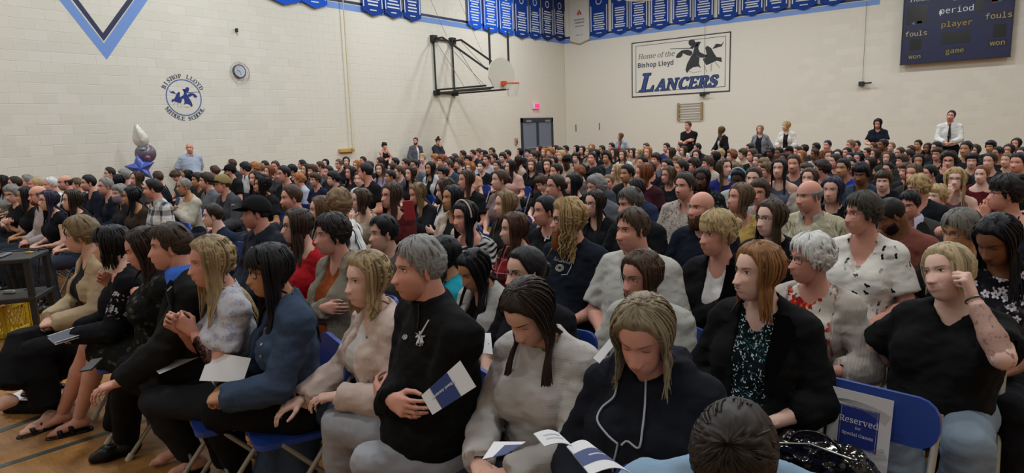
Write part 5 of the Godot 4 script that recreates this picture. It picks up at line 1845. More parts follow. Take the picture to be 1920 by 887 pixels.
	part("arrow_lamp", arrays_mesh(moved(slab(PackedVector2Array([Vector2(0, 0.05), Vector2(-0.09, 0), Vector2(0, -0.05)]), 0.005), Transform3D(Basis(), F.call(0.115, 0.60)))), mat(col("3d6f9a"), 0.4), sb)
	part("bell_sticker", block_mesh(F.call(0.355, 0.715), Vector3(0.08, 0.10, 0.004), 0.0), mat(col("c9b9c0"), 0.5), sb)

	# basketball backboard on a folding frame, standing out from the side wall
	var black := mat(col("1b1b1c"), 0.5)
	var bb := thing("basketball_backboard", "fan-shaped white basketball backboard on a black tubular side-wall frame", "basketball hoop", Vector3.ZERO)
	var W := func(px: float, py: float, out: float) -> Vector3: return on_x(px, py, WALL_X + out)
	var tubes := []
	# wall posts: tops and feet
	var outd := 2.35
	var tl: Vector3 = W.call(813, 73, 0.06); var bl: Vector3 = W.call(818, 175, 0.06)
	var tr2: Vector3 = W.call(848, 77, 0.06); var br2: Vector3 = W.call(852, 175, 0.06)
	tl.y = (tl.y + tr2.y) * 0.5; tr2.y = tl.y; bl.y = (bl.y + br2.y) * 0.5; br2.y = bl.y
	bl.z = tl.z; br2.z = tr2.z
	var postw := 0.45
	for z: float in [tl.z, tr2.z]:
		tubes.append(bar(Vector3(WALL_X + 0.05, tl.y, z), Vector3(WALL_X + 0.05, bl.y, z), 0.03))
		tubes.append(bar(Vector3(WALL_X + 0.05, tl.y, z), Vector3(WALL_X + postw, tl.y, z), 0.03))
		tubes.append(bar(Vector3(WALL_X + postw, tl.y, z), Vector3(WALL_X + outd * 0.93, bl.y + 0.62, z), 0.035))
		tubes.append(bar(Vector3(WALL_X + 0.05, bl.y, z), Vector3(WALL_X + outd, bl.y, z), 0.03))
		tubes.append(bar(Vector3(WALL_X + 0.05, bl.y + 0.10, z), Vector3(WALL_X + outd * 0.92, bl.y + 0.10, z), 0.03))
		tubes.append(bar(Vector3(WALL_X + outd * 0.93, bl.y + 0.62, z), Vector3(WALL_X + outd, bl.y + 0.58, z), 0.035))
	tubes.append(bar(Vector3(WALL_X + 0.05, tl.y, tl.z), Vector3(WALL_X + 0.05, tr2.y, tr2.z), 0.03))
	tubes.append(bar(Vector3(WALL_X + 0.05, bl.y, tl.z), Vector3(WALL_X + 0.05, br2.y, tr2.z), 0.03))
	for z: float in [tl.z, tr2.z]:
		tubes.append(block(Vector3(WALL_X + 0.07, tl.y, z), Vector3(0.14, 0.22, 0.22)))
		tubes.append(block(Vector3(WALL_X + 0.07, bl.y, z), Vector3(0.14, 0.16, 0.2)))
	part("support_frame", arrays_mesh(join(tubes)), black, bb)
	var wires := []
	for z: float in [tl.z, tr2.z]:
		wires.append(bar(Vector3(WALL_X + postw * 0.3, tl.y - 0.05, z), Vector3(WALL_X + outd * 0.55, bl.y + 0.1, z), 0.008, 5))
		wires.append(bar(Vector3(WALL_X + postw, tl.y - 0.05, z), Vector3(WALL_X + outd * 0.9, bl.y + 0.1, z), 0.008, 5))
	part("brace_cable", arrays_mesh(join(wires)), mat(col("55564f"), 0.5), bb)
	# the board faces into the court: its face is turned to +x
	var bc := Vector3(WALL_X + outd + 0.08, 0, (tl.z + tr2.z) * 0.5)
	bc.y = bl.y + 0.36
	var fan := PackedVector2Array()
	for i in 25:
		var a := lerpf(-0.12, PI + 0.12, i / 24.0)
		fan.append(Vector2(cos(a) * 0.685, sin(a) * 0.56 + 0.03))
	fan.append(Vector2(-0.40, -0.36)); fan.append(Vector2(0.40, -0.36))
	part("board", arrays_mesh(moved(slab(fan, 0.03), Transform3D(wall_basis("x"), bc))), mat(col("c9c6b6"), 0.4), bb)
	var posts := []
	for s: float in [-1.0, 1.0]: posts.append(bar(bc + Vector3(-0.05, 0.35, s * 0.48), bc + Vector3(-0.05, 1.45, s * 0.48), 0.035))
	part("lifting_post", arrays_mesh(join(posts)), black, bb)
	var rimc := bc + Vector3(0.15 + 0.225 + 0.03, -0.22, 0)
	var rimp := []
	for i in 25: rimp.append(rimc + Vector3(cos(TAU * i / 24), 0, sin(TAU * i / 24)) * 0.225)
	part("rim", arrays_mesh(join([rod(rimp, 0.014, 8), block(bc + Vector3(0.08, -0.20, 0), Vector3(0.14, 0.14, 0.16))])), mat(col("c8481f"), 0.4), bb)
	var net := []
	for i in 12:
		for d: float in [-1.0, 1.0]:
			var pts := []
			for j in 5:
				var a := TAU * (i + d * j * 0.5) / 12
				pts.append(rimc + Vector3(cos(a), 0, sin(a)) * lerpf(0.22, 0.14, j / 4.0) + Vector3(0, -0.1 * j, 0))
			net.append(rod(pts, 0.004, 4))
	part("net", arrays_mesh(join(net)), mat(col("c4c1b6"), 0.9), bb)

	# double door, exit sign, alarm
	var d0 := uv_on("x", 975.5, 221); var d1 := uv_on("x", 1034.5, 221)
	var dw := d1.x - d0.x; var dh := (d0.y + d1.y) * 0.5
	var door := Node3D.new()
	door.name = "door_1"; add_child(door)
	door.set_meta("kind", "structure")
	tag(door, "grey-blue double door with a dark frame near the room corner", "")
	door.transform = Transform3D(wall_basis("x"), wall_point("x", Vector2((d0.x + d1.x) * 0.5, 0), 0.0))
	var dfr := mat(col("1f2434"), 0.5); var leafm := mat(col("6f7888"), 0.5)
	part("frame", arrays_mesh(join([block(Vector3(-dw / 2 + 0.04, dh / 2, 0.03), Vector3(0.08, dh, 0.08)), block(Vector3(dw / 2 - 0.06, dh / 2, 0.03), Vector3(0.12, dh, 0.08)), block(Vector3(0, dh - 0.09, 0.03), Vector3(dw, 0.18, 0.08)), block(Vector3(-0.02, dh / 2, 0.03), Vector3(0.16, dh, 0.07))])), dfr, door)
	for s: float in [-1.0, 1.0]:
		var lf := part("door_leaf", block_mesh(Vector3(s * dw * 0.25 - 0.01, dh / 2, 0.02), Vector3(dw * 0.5 - 0.12, dh - 0.1, 0.045)), leafm, door)
		part("door_closer", block_mesh(Vector3(s * dw * 0.30, dh - 0.13, 0.08), Vector3(0.36, 0.08, 0.05), 0.01), mat(col("8d9094"), 0.4, 0.5), lf)
		part("push_bar", block_mesh(Vector3(s * dw * 0.25 - 0.01, 1.0, 0.08), Vector3(dw * 0.34, 0.06, 0.05), 0.01), mat(col("9a9c9e"), 0.4, 0.6), lf)
	var ex := thing("exit_sign", "small glowing pink-red exit sign above the double door", "exit sign", on_wall("x", 1003, 199, 0.0))
	ex.basis = wall_basis("x")
	part("housing", block_mesh(Vector3(0, 0, 0.05), Vector3(0.42, 0.24, 0.09), 0.01), mat(col("d9cfd2"), 0.5), ex)
	var glow := StandardMaterial3D.new()
	glow.albedo_color = col("e85a9a"); glow.emission_enabled = true; glow.emission = Color(1.0, 0.16, 0.42); glow.emission_energy_multiplier = 0.9
	part("lit_face_panel", block_mesh(Vector3(0.03, 0.0, 0.097), Vector3(0.33, 0.20, 0.006), 0.0), glow, ex)
	part("lettering", text_mesh("EXIT", 0.15, 0.004, "Droid Sans", true), mat(col("c43a6a"), 0.6), ex, Transform3D(Basis(), Vector3(0.03, 0, 0.102)))
	var el := OmniLight3D.new()
	el.name = "exit_light"; el.light_color = Color(1.0, 0.25, 0.5); el.light_energy = 0.03; el.light_size = 0.08; el.omni_range = 4.0; el.omni_attenuation = 2.0; el.shadow_enabled = true
	ex.add_child(el); el.position = Vector3(0.03, -0.02, 0.19)
	var al := thing("fire_alarm_pull", "small red alarm pull box on the wall beside the door", "alarm box", on_wall("x", 967, 265, 0.0))
	al.basis = wall_basis("x")
	part("box", block_mesh(Vector3(0, 0, 0.03), Vector3(0.17, 0.26, 0.06), 0.01), mat(col("a58a80"), 0.5), al)
	part("handle", block_mesh(Vector3(0, -0.02, 0.065), Vector3(0.10, 0.10, 0.02), 0.005), mat(col("8e3b33"), 0.5), al)

	# clock in a wire guard
	var ck := thing("wall_clock", "round wall clock inside a wire guard on the side wall", "clock", on_wall("x", 449, 134, 0.0))
	ck.basis = wall_basis("x")
	var cyl := func(r: float, z0: float, z1: float, c := Vector3.ZERO) -> Array:
		return tube(PackedVector3Array([c + Vector3(0, 0, z0), c + Vector3(0, 0, z1)]), PackedFloat32Array([r, r]), 36, 1.0, Vector3.UP)
	var cc := Vector3(-0.02, 0.0, 0)
	part("rim", arrays_mesh(cyl.call(0.165, 0.0, 0.05, cc)), mat(col("2a2b2d"), 0.5), ck)
	part("dial", arrays_mesh(cyl.call(0.14, 0.05, 0.054, cc)), mat(col("b9bccb"), 0.4), ck)
	part("hands", arrays_mesh(join([bar(cc + Vector3(0, 0, 0.058), cc + Vector3(-0.07, 0.03, 0.058), 0.006, 5), bar(cc + Vector3(0, 0, 0.058), cc + Vector3(0.02, -0.10, 0.058), 0.004, 5)])), mat(col("55586a"), 0.5), ck)
	var cage := []
	for j in 3:
		var loop := []
		for i in 33: loop.append(Vector3(cos(TAU * i / 32), sin(TAU * i / 32), 0) * (0.26 - 0.05 * j) + Vector3(0.0, -0.035, 0.02 + 0.07 * j))
		cage.append(rod(loop, 0.003, 4))
	for i in 12:
		var d := Vector3(cos(TAU * i / 12), sin(TAU * i / 12), 0)
		cage.append(rod([d * 0.26 + Vector3(0, -0.035, 0.02), d * 0.21 + Vector3(0, -0.035, 0.09), d * 0.16 + Vector3(0, -0.035, 0.16)], 0.003, 4))
	part("wire_guard", arrays_mesh(join(cage)), mat(col("8f8b80"), 0.5), ck)
	var sp := thing("wall_sensor", "tiny black box mounted high on the side wall above the clock", "sensor", on_wall("x", 442, 57, 0.0))
	sp.basis = wall_basis("x")
	part("box", block_mesh(Vector3(0, 0, 0.04), Vector3(0.05, 0.09, 0.08), 0.01), black, sp)
	part("mount", block_mesh(Vector3(0, 0.02, 0.01), Vector3(0.03, 0.03, 0.03), 0.004), black, sp)

	# climbing rope with its wooden board
	var rope := thing("hanging_rope", "pale yellow rope hanging down the side wall", "rope", Vector3.ZERO)
	var r0 := on_wall("x", 656, 280, 0.12); var r1 := on_wall("x", 637, -10, 0.12)
	part("cord", arrays_mesh(rod([r1 + (r1 - r0) * 0.5, r1, r0], 0.016, 8)), mat(col("c9bd94"), 0.9), rope)
	part("knot", arrays_mesh(nets([bone(r0, r0 + Vector3(0, 0.05, 0), 0.03, 0.025, 0.01)], 0.012)), mat(col("b9ab80"), 0.9), rope)
	var wb2 := thing("wooden_wall_block", "light wooden board fixed to the side wall below the rope", "board", on_wall("x", 648, 282, 0.0))
	wb2.basis = wall_basis("x")
	part("board", block_mesh(Vector3(0, 0, 0.05), Vector3(0.52, 0.10, 0.10), 0.008), mat(col("c29a4c"), 0.6), wb2)
	part("bracket", block_mesh(Vector3(0, -0.06, 0.02), Vector3(0.4, 0.03, 0.04), 0.006), mat(col("9a7a3c"), 0.6), wb2)

	# wall ladder, bracket boxes, cables, slots on the back wall
	var l0 := uv_on("z", 1271, 226); var l1 := uv_on("z", 1319, 191)
	var lw := l1.x - l0.x; var lh := l1.y - l0.y
	var lad := thing("wall_bar_ladder", "short wooden wall ladder with four grey rungs under the team sign", "wall bars", wall_point("z", (l0 + l1) * 0.5, 0.0))
	for s: float in [-1.0, 1.0]: part("side_post", block_mesh(Vector3(s * lw * 0.46, 0, 0.06), Vector3(0.07, lh, 0.10), 0.01), mat(col("9c7d4e"), 0.6), lad)
	for i in 4: part("rung", arrays_mesh(bar(Vector3(-lw * 0.46, lerpf(-0.44, 0.42, i / 3.0) * lh, 0.10), Vector3(lw * 0.46, lerpf(-0.44, 0.42, i / 3.0) * lh, 0.10), 0.022)), mat(col("8f8c82"), 0.5), lad)
	for b: Array in [[1321, 177, "dark bracket box below the team sign beside the wall ladder"], [1619, 157, "dark bracket box on the bare back wall below the thin cable"]]:
		var p := on_wall("z", b[0], b[1], 0.0)
		var t := thing("wall_bracket", b[2], "bracket", p)
		part("box", block_mesh(Vector3(-0.04, 0, 0.10), Vector3(0.16, 0.14, 0.2), 0.01), black, t)
		part("arm", arrays_mesh(bar(Vector3(0, 0, 0.16), Vector3(0.26, 0.01, 0.20), 0.025)), black, t)
	for c: Array in [[1622, -8, 1618, 152, "thin cable running straight down the bare back wall"], [1319, 38, 1321, 172, "thin cable hanging across a banner and the team sign"]]:
		var a := on_wall("z", c[0], c[1], 0.05); var b := on_wall("z", c[2], c[3], 0.05)
		a.x = b.x; a.y += 1.5
		tag(part("wall_cable", arrays_mesh(bar(a, b, 0.006, 6)), mat(col("6f6c64"), 0.7), self), c[4], "cable")
	for c: Array in [[1080, 240, "narrow dark slot in the back wall nearest the corner"], [1124, 237, "narrow dark slot in the back wall farther from the corner"]]:
		tag(part("wall_slot", block_mesh(Vector3.ZERO, Vector3(0.05, 0.30, 0.02), 0.006), mat(col("77726a"), 0.6), self, wall_xf("z", c[0], c[1], 0.008)), c[2], "slot")
	# guy cables over the backboard
	for c: Array in [[805, -6, 838, 70, "thin cable rising from the top of the backboard frame"], [858, -6, 905, 100, "thin cable slanting down to the backboard"]]:
		var a := on_x(c[0], c[1], WALL_X + 0.3); var b := on_x(c[2], c[3], WALL_X + (0.25 if c[0] < 850 else 1.6))
		tag(part("guy_cable", arrays_mesh(bar(a, b, 0.006, 6)), mat(col("77746c"), 0.6), self), c[4], "cable")
	# a pale disc of a ceiling fitting just dips into view over the back wall
	var dsh := at_depth(1205, -9, 12.0)
	var fx := thing("ceiling_fitting", "pale round fitting just dipping into view above the banners", "fitting", dsh)
	part("dish", arrays_mesh(tube(PackedVector3Array([Vector3(0, -0.07, 0), Vector3(0, -0.05, 0), Vector3(0, 0.02, 0), Vector3(0, 0.06, 0)]), PackedFloat32Array([0.12, 0.34, 0.46, 0.45]), 32, 1.0, Vector3.RIGHT)), mat(col("d9d3bf"), 0.5), fx)
	part("stem", arrays_mesh(bar(Vector3(0, 0.05, 0), Vector3(0, 8.15 - dsh.y, 0), 0.02)), mat(col("bdb8aa"), 0.5), fx)
# ---------------------------------------------------------------- the cast
const SKIN := {"1": "d3a48f", "2": "cf9480", "3": "b5825f", "4": "7d5138", "5": "4d3226", "0": "dcb3a2"}
const HAIR := {"k": "17151a", "d": "2b2019", "n": "453225", "g": "7a6142", "y": "b3976a", "r": "7d4526", "a": "827f7b", "W": "cfccc8", "v": "2f2a3e", "b": "5d4630", "o": "a5673a", "s": "55504a"}

# near people, one by one: where the middle of the head is seen, then how they look
func near_cast() -> Array:
	return [
	# ---- the front row
	{"px": 150, "py": 441, "face": 98, "hair": "p", "hc": "786448", "skin": "1", "f": true, "glasses": "round", "top": "cardigan", "tc": "b09a7c", "inner": "1a1a1c", "open": [0.06, 0.12], "bc": "141416", "armL": "clasp", "armR": "clasp", "crop": 1.82, "flare": 0.035,
		"kR": Vector3(-0.05, 0.60, 0.45), "aR": Vector3(0.10, 0.27, 0.62), "aL": Vector3(0.10, 0.085, 0.42), "feet": "sandal", "label": "person in an open tan cardigan over a black top, glasses on, hands clasped"},
	{"px": 207, "py": 460, "y": 1.18, "face": 102, "hair": "L", "hc": "191618", "len": 0.10, "skin": "1", "f": true, "top": "wide", "tc": "151418", "sleevepat": "floral_white", "bc": "131315", "armL": "clasp", "armR": "clasp", "crop": 1.8, "flare": 0.03, "g": 1.05,
		"feet": "sandal", "kLpx": [118, 640, 0.53], "kRpx": [88, 622, 0.54], "aLpx": [72, 738, 0.085], "aRpx": [58, 728, 0.085], "label": "person in a black top with white flowers on the shoulder, beside the tan cardigan"},
	{"px": 268, "py": 467, "y": 1.2, "leans": 0.15, "face": 88, "pitch": 16, "hair": "l", "hc": "2e2019", "len": 0.16, "skin": "2", "f": true, "lids": 0.2, "top": "vtee", "pat": "floral_dark", "legs": "skirt", "skirt": 0.86, "bpat": "floral_dark", "armL": "phone", "armR": "phone", "feet": "sandal", "g": 1.08,
		"bracelet": true, "kLpx": [128, 652, 0.53], "kRpx": [96, 650, 0.53], "aLpx": [146, 786, 0.085], "aRpx": [110, 776, 0.085], "grip": true, "wLpx": [228, 538, 0.92], "wRpx": [206, 532, 0.93], "label": "person in a dark flowered dress and wedge sandals, looking down at raised hands"},
	{"px": 318, "py": 464, "y": 1.26, "face": 92, "hair": "s", "hc": "3a2c20", "skin": "2", "top": "blazer", "tc": "1e1e1d", "inner": "3f66b8", "inneck": "smallv", "collar": true, "cc": "3f6ac4", "bc": "101012", "g": 1.15, "armL": "knee", "armR": "lap", 
		"shoec": "0c0c0d", "kLpx": [196, 704, 0.53], "kRpx": [168, 676, 0.53], "aLpx": [236, 826, 0.085], "aRpx": [205, 800, 0.085], "label": "person in a dark suit jacket with a bright blue shirt collar, hand on thigh"},
	{"px": 392, "py": 492, "y": 1.22, "roots": 0.6, "face": 76, "pitch": 3, "hair": "w", "hc": "a38a63", "skin": "2", "f": true, "top": "tee", "pat": "floral_pale", "bc": "25262a", "armL": "phone", "armR": "phone", "tattoo": true,
		"feet": "sandal", "crop": 1.88, "kLpx": [292, 752, 0.53], "kRpx": [258, 716, 0.53], "aLpx": [368, 858, 0.085], "aRpx": [340, 835, 0.085], "grip": true, "wLpx": [362, 622, 0.90], "wRpx": [338, 616, 0.91], "label": "person in a pale flowered short-sleeved blouse holding up a phone"},
	{"px": 503, "py": 508, "face": 76, "pitch": 4, "hair": "L", "hc": "141216", "skin": "3", "f": true, "glasses": "thick", "top": "jacket", "topmat": "denim", "tc": "2a3648", "inner": "131315", "open": [0.035, 0.03], "bc": "141416", "armL": "clasp", "armR": "clasp", "cuff": "b9ae9a", "watch": true,
		"feet": "shoe", "kLpx": [410, 772, 0.53], "kRpx": [366, 736, 0.53], "aLpx": [452, 884, 0.085], "aRpx": [428, 872, 0.085], "label": "person in a blue denim jacket and glasses with a white sheet in the lap"},
	{"px": 685, "py": 525, "y": 1.17, "roots": 0.55, "face": 58, "hair": "w", "hc": "ab9068", "len": 0.13, "skin": "0", "f": true, "lids": 0.9, "top": "cardigan", "tc": "c3aea3", "inner": "cfcac4", "open": [0.05, 0.075], "bpat": "denim", "armL": "chest", "armR": "knee", "wL": Vector3(-0.01, 0.70, 0.24),
		"flare": 0.03, "watch": true, "kLpx": [560, 745, 0.54], "kRpx": [514, 745, 0.54], "aLpx": [560, 915, 0.085], "aRpx": [500, 915, 0.085], "label": "person in a pale pink jacket over a white top and blue jeans"},
	{"px": 783, "py": 505, "y": 1.29, "face": 68, "hair": "s", "hc": "8b8884", "skin": "2", "hero": true, "stubble": 0.3, "top": "zip", "tc": "141415", "bc": "98979c", "armL": "cross", "armR": "cross", "g": 1.18, "sw": 0.205,
		"kLpx": [748, 850, 0.58], "kRpx": [640, 795, 0.58], "aLpx": [760, 1010, 0.085], "aRpx": [650, 960, 0.085], "label": "person in a black zip-neck pullover and grey trousers with folded arms"},
	{"px": 990, "py": 588, "y": 1.15, "face": 40, "pitch": 38, "hair": "l", "hc": "2f221b", "len": 0.42, "skin": "1", "f": true, "lids": 0.1, "hero": true, "top": "sweater", "tc": "b3aca7", "weave": "knit", "bc": "2a303c", "armL": "clasp", "armR": "clasp", "nbup": 0.02,
		"kL": Vector3(0.12, 0.53, 0.44), "kR": Vector3(-0.12, 0.55, 0.42), "label": "person in a light grey knitted sweater looking down, folded programme in hand"},
	{"px": 1205, "py": 632, "face": 18, "pitch": 24, "y": 1.16, "hair": "m", "hc": "8a7a60", "len": 0.13, "skin": "2", "f": true, "lids": 0.15, "hero": true, "top": "hoodie", "tc": "191b22", "bc": "131316", "armL": "hold", "armR": "hold", "g": 1.22,
		"label": "person in a dark navy hooded top reading an open programme"},
	{"px": 1376, "py": 868, "depth": 1.27, "face": 12, "pitch": 48, "roll": -4, "hair": "s", "hc": "2b211a", "skin": "2", "hero": true, "stubble": 0.3, "lids": 0.1, "body": 0.5, "top": "tee", "tc": "7f97ab", "bc": "23262e", "leanf": 0.36, "armL": "knee", "armR": "knee", "g": 1.1, "sw": 0.19,
		"elbL": Vector3(0.8, 0.2, 0.2), "elbR": Vector3(-0.8, 0.2, 0.2), "kL": Vector3(0.16, 0.525, 0.42), "kR": Vector3(-0.16, 0.525, 0.42), "label": "person in a light blue T-shirt bent forward over the knees, crown toward us"},
	# ---- the second row
	{"px": 398, "py": 405, "face": 88, "hair": "s", "hc": "2c211a", "skin": "0", "glasses": "fine", "kid": 0.9, "y": 1.1, "top": "vtee", "tc": "1c2738", "bc": "23304a", "armL": "lap", "armR": "lap", "label": "person in a navy V-neck top and thin glasses behind the blond phone holder"},
	{"px": 478, "py": 400, "face": 82, "hair": "C", "hc": "2b2320", "cc": "1b1b1c", "skin": "2", "stubble": 0.5, "top": "hoodie", "tc": "23262f", "bc": "22252c", "g": 1.15, "y": 1.24, "label": "person in a black cap and a navy hooded sweatshirt"},
	{"px": 555, "py": 424, "y": 1.2, "face": 80, "hair": "l", "hc": "3b2c22", "skin": "1", "f": true, "glasses": "thick", "top": "wide", "tc": "ac1f26", "bc": "1b1b20", "len": 0.22, "label": "person in a bright red top and dark framed glasses"},
	{"px": 621, "py": 441, "y": 1.22, "face": 72, "hair": "p", "hc": "211a18", "skin": "2", "f": true, "top": "cardigan", "tc": "7f7768", "weave": "rib", "inner": "8a431f", "open": [0.06, 0.08], "bc": "191a1d", "armL": "cross", "armR": "cross", "g": 1.2, "label": "person in a thick taupe cardigan over a rust top, arms folded"},
	{"px": 718, "py": 438, "y": 1.14, "face": 68, "hair": "s", "hc": "17161a", "skin": "1", "f": true, "bust": 0.6, "top": "tee", "tc": "5b5c58", "bc": "22252e", "label": "person with short black hair in a plain grey T-shirt"},
	{"px": 832, "py": 478, "y": 1.09, "face": 135, "hair": "l", "hc": "121013", "skin": "3", "f": true, "top": "tee", "tc": "1f8fa0", "bc": "20222a", "kid": 0.93, "label": "person in a turquoise top half hidden behind the black zip-neck pullover"},
	{"px": 888, "py": 508, "y": 1.06, "face": 58, "pitch": 26, "hair": "l", "hc": "121014", "skin": "3", "f": true, "lids": 0.1, "len": 0.30, "top": "jacket", "tc": "a19d98", "inner": "141416", "open": [0.05, 0.05], "bc": "1c1c20", "kid": 0.93, "label": "person with head bowed in a pale grey and black jacket"},
	{"px": 982, "py": 512, "y": 1.14, "face": 52, "hair": "t", "hc": "151317", "skin": "1", "f": true, "glasses": "round", "top": "tee", "tc": "17171b", "bc": "17171b", "label": "person in black and round glasses behind the light grey sweater"},
	{"px": 1200, "py": 520, "face": 48, "pitch": 6, "hair": "m", "hc": "4a3524", "len": 0.08, "skin": "2", "f": true, "glasses": "fine", "y": 1.1, "top": "cardigan", "tc": "a7a49c", "inner": "1a1a1c", "open": [0.07, 0.10], "bc": "1d1d21", "armL": "hold", "armR": "hold", "label": "person in a light grey cardigan and thin glasses holding a white paper"},
	{"px": 1418, "py": 510, "face": 52, "hair": "l", "hc": "8f6238", "len": 0.15, "skin": "0", "f": true, "hero": true, "top": "blazer", "tc": "131314", "sleeve": 1.45, "innerpat": "teal_print", "open": [0.075, 0.06], "bc": "121214", "armL": "lap", "armR": "lap", "g": 1.12,
		"label": "person in a black blazer over a teal and white patterned blouse"},
	# ---- the third row and beyond, still large
	{"px": 962, "py": 430, "y": 1.13, "face": 74, "hair": "l", "hc": "4a2e20", "skin": "1", "f": true, "top": "shirt", "pat": "plaid_red", "bc": "1c1c22", "kid": 0.95, "len": 0.28, "label": "person with long hair in a red plaid shirt"},
	{"px": 1062, "py": 412, "y": 1.24, "face": 74, "hair": "c", "hc": "a88a5c", "skin": "2", "glasses": "thick", "beard": "long", "beardc": "7d4a26", "len": 0.20, "top": "tee", "tc": "1a1f29", "bc": "1c1f26", "g": 1.2, "print": "chest", "label": "person in a navy T-shirt with white lettering, long beard and glasses"},
	{"px": 1184, "py": 432, "face": 48, "hair": "s", "hc": "4b3a2c", "skin": "2", "top": "shorts", "tc": "b6b3ab", "collar": true, "cc": "bbb8b0", "bc": "2b2d33", "g": 1.25, "y": 1.22, "stubble": 0.15, "armL": "lap", "armR": "lap", "label": "person in a pale short-sleeved button shirt with an open collar"},
	{"px": 1343, "py": 440, "face": 50, "hair": "u", "bun": "back", "hc": "ad9468", "skin": "2", "f": true, "top": "blazer", "tc": "131315", "inner": "cfcac6", "inneck": "v", "open": [0.055, 0.06], "bc": "141416", "armL": "cross", "armR": "cross", "g": 1.06, "label": "person in a black blazer over a white blouse, hair pinned up, arms crossed"},
	{"px": 1518, "py": 487, "face": 62, "hair": "p", "hc": "d8d5d0", "skin": "2", "f": true, "glasses": "slim", "y": 1.13, "top": "cardigan", "tc": "b5aaa0", "weave": "rib", "innerpat": "red_floral", "inneck": "smallv", "open": [0.11, 0.10], "bc": "17171b", "armL": "lap", "armR": "lap", "sleeve": 1.6, "label": "person in a pale ribbed cardigan and a red flowered blouse"},
	{"px": 1775, "py": 512, "roots": 0.75, "face": 38, "pitch": -4, "roll": 17, "hair": "l", "hc": "b09b76", "len": 0.05, "skin": "0", "f": true, "hero": true, "lids": 0.75, "top": "polo", "tc": "141415", "bc": "77838e", "armL": "temple", "armR": "knee", "tattoo": true, "g": 1.3, "y": 1.15, "crop": 1.7, "flare": 0.03,
		"elbL": Vector3(0.5, -0.9, 0.3), "wristband": true, "wRpx": [1735, 690, 0.66], "elbR": Vector3(-0.9, -0.5, -0.1), "kR": Vector3(-0.13, 0.60, 0.40), "kL": Vector3(0.12, 0.57, 0.42), "aR": Vector3(-0.02, 0.085, 0.46), "aL": Vector3(0.13, 0.085, 0.44), "label": "person in a black shirt and rolled jeans leaning the head on a tattooed arm"},
	{"px": 1615, "py": 402, "face": 54, "hair": "p", "hc": "3e3830", "skin": "2", "f": true, "glasses": "fine", "top": "dress", "pat": "bows", "legs": "skirt", "skirt": 0.95, "bpat": "bows", "armL": "lap", "armR": "lap", "g": 1.25, "y": 1.24, "label": "person in a white dress dotted with small black bows"},
	{"px": 1283, "py": 350, "face": 36, "hair": "s", "hc": "2e2824", "skin": "2", "top": "shirt", "pat": "paisley", "collar": true, "cc": "9a8f86", "neck": "v", "bc": "20222a", "g": 1.2, "y": 1.24, "stubble": 0.2, "label": "person in a brown and beige patterned shirt open at the neck"},
	{"px": 1313, "py": 390, "face": 44, "hair": "b", "hc": "4a3524", "skin": "2", "beard": "full", "beardc": "4f3521", "top": "polo", "tc": "171b27", "bc": "20222a", "g": 1.12, "y": 1.2, "label": "person with a shaved head and beard in a navy shirt"},
	{"px": 1444, "py": 410, "face": 44, "hair": "l", "hc": "40301f", "skin": "0", "f": true, "glasses": "slim", "glc": "3a2a52", "top": "cardigan", "tc": "151517", "inner": "1a1a1d", "bc": "17171b", "y": 1.18, "label": "person in black and purple-framed glasses behind the black blazer"},
	{"px": 1668, "py": 405, "face": 65, "pitch": 34, "hair": "q", "hc": "1b1715", "skin": "4", "beard": "short", "beardc": "1b1513", "y": 1.13, "top": "sweater", "tc": "77453a", "weave": "rib", "bc": "1d1d20", "label": "person with bowed head in a rust ribbed sweater behind the white bow dress"},
	{"px": 1800, "py": 436, "face": 42, "pitch": 8, "hair": "p", "hc": "6f6a62", "skin": "3", "f": true, "glasses": "round", "top": "tee", "tc": "1a1a1e", "bc": "1a1a1e", "y": 1.14, "label": "person with short grey hair and round glasses behind the tattooed arm"},
	{"px": 1868, "py": 452, "y": 1.2, "face": 30, "pitch": 30, "hair": "l", "hc": "141216", "skin": "4", "f": true, "lids": 0.1, "top": "tee", "pat": "floral_white", "bc": "17171b", "label": "person in a dark speckled top bent forward by the aisle"},
	{"px": 1884, "py": 364, "face": 80, "hair": "u", "bun": "high", "hc": "1d1816", "skin": "2", "f": true, "glasses": "slim", "top": "tank", "tc": "1b2132", "bc": "1b1d26", "armR": "mouth", "armL": "lap", "g": 1.3, "y": 1.24, "label": "person in a dark sleeveless top covering the mouth with one hand"},
	]

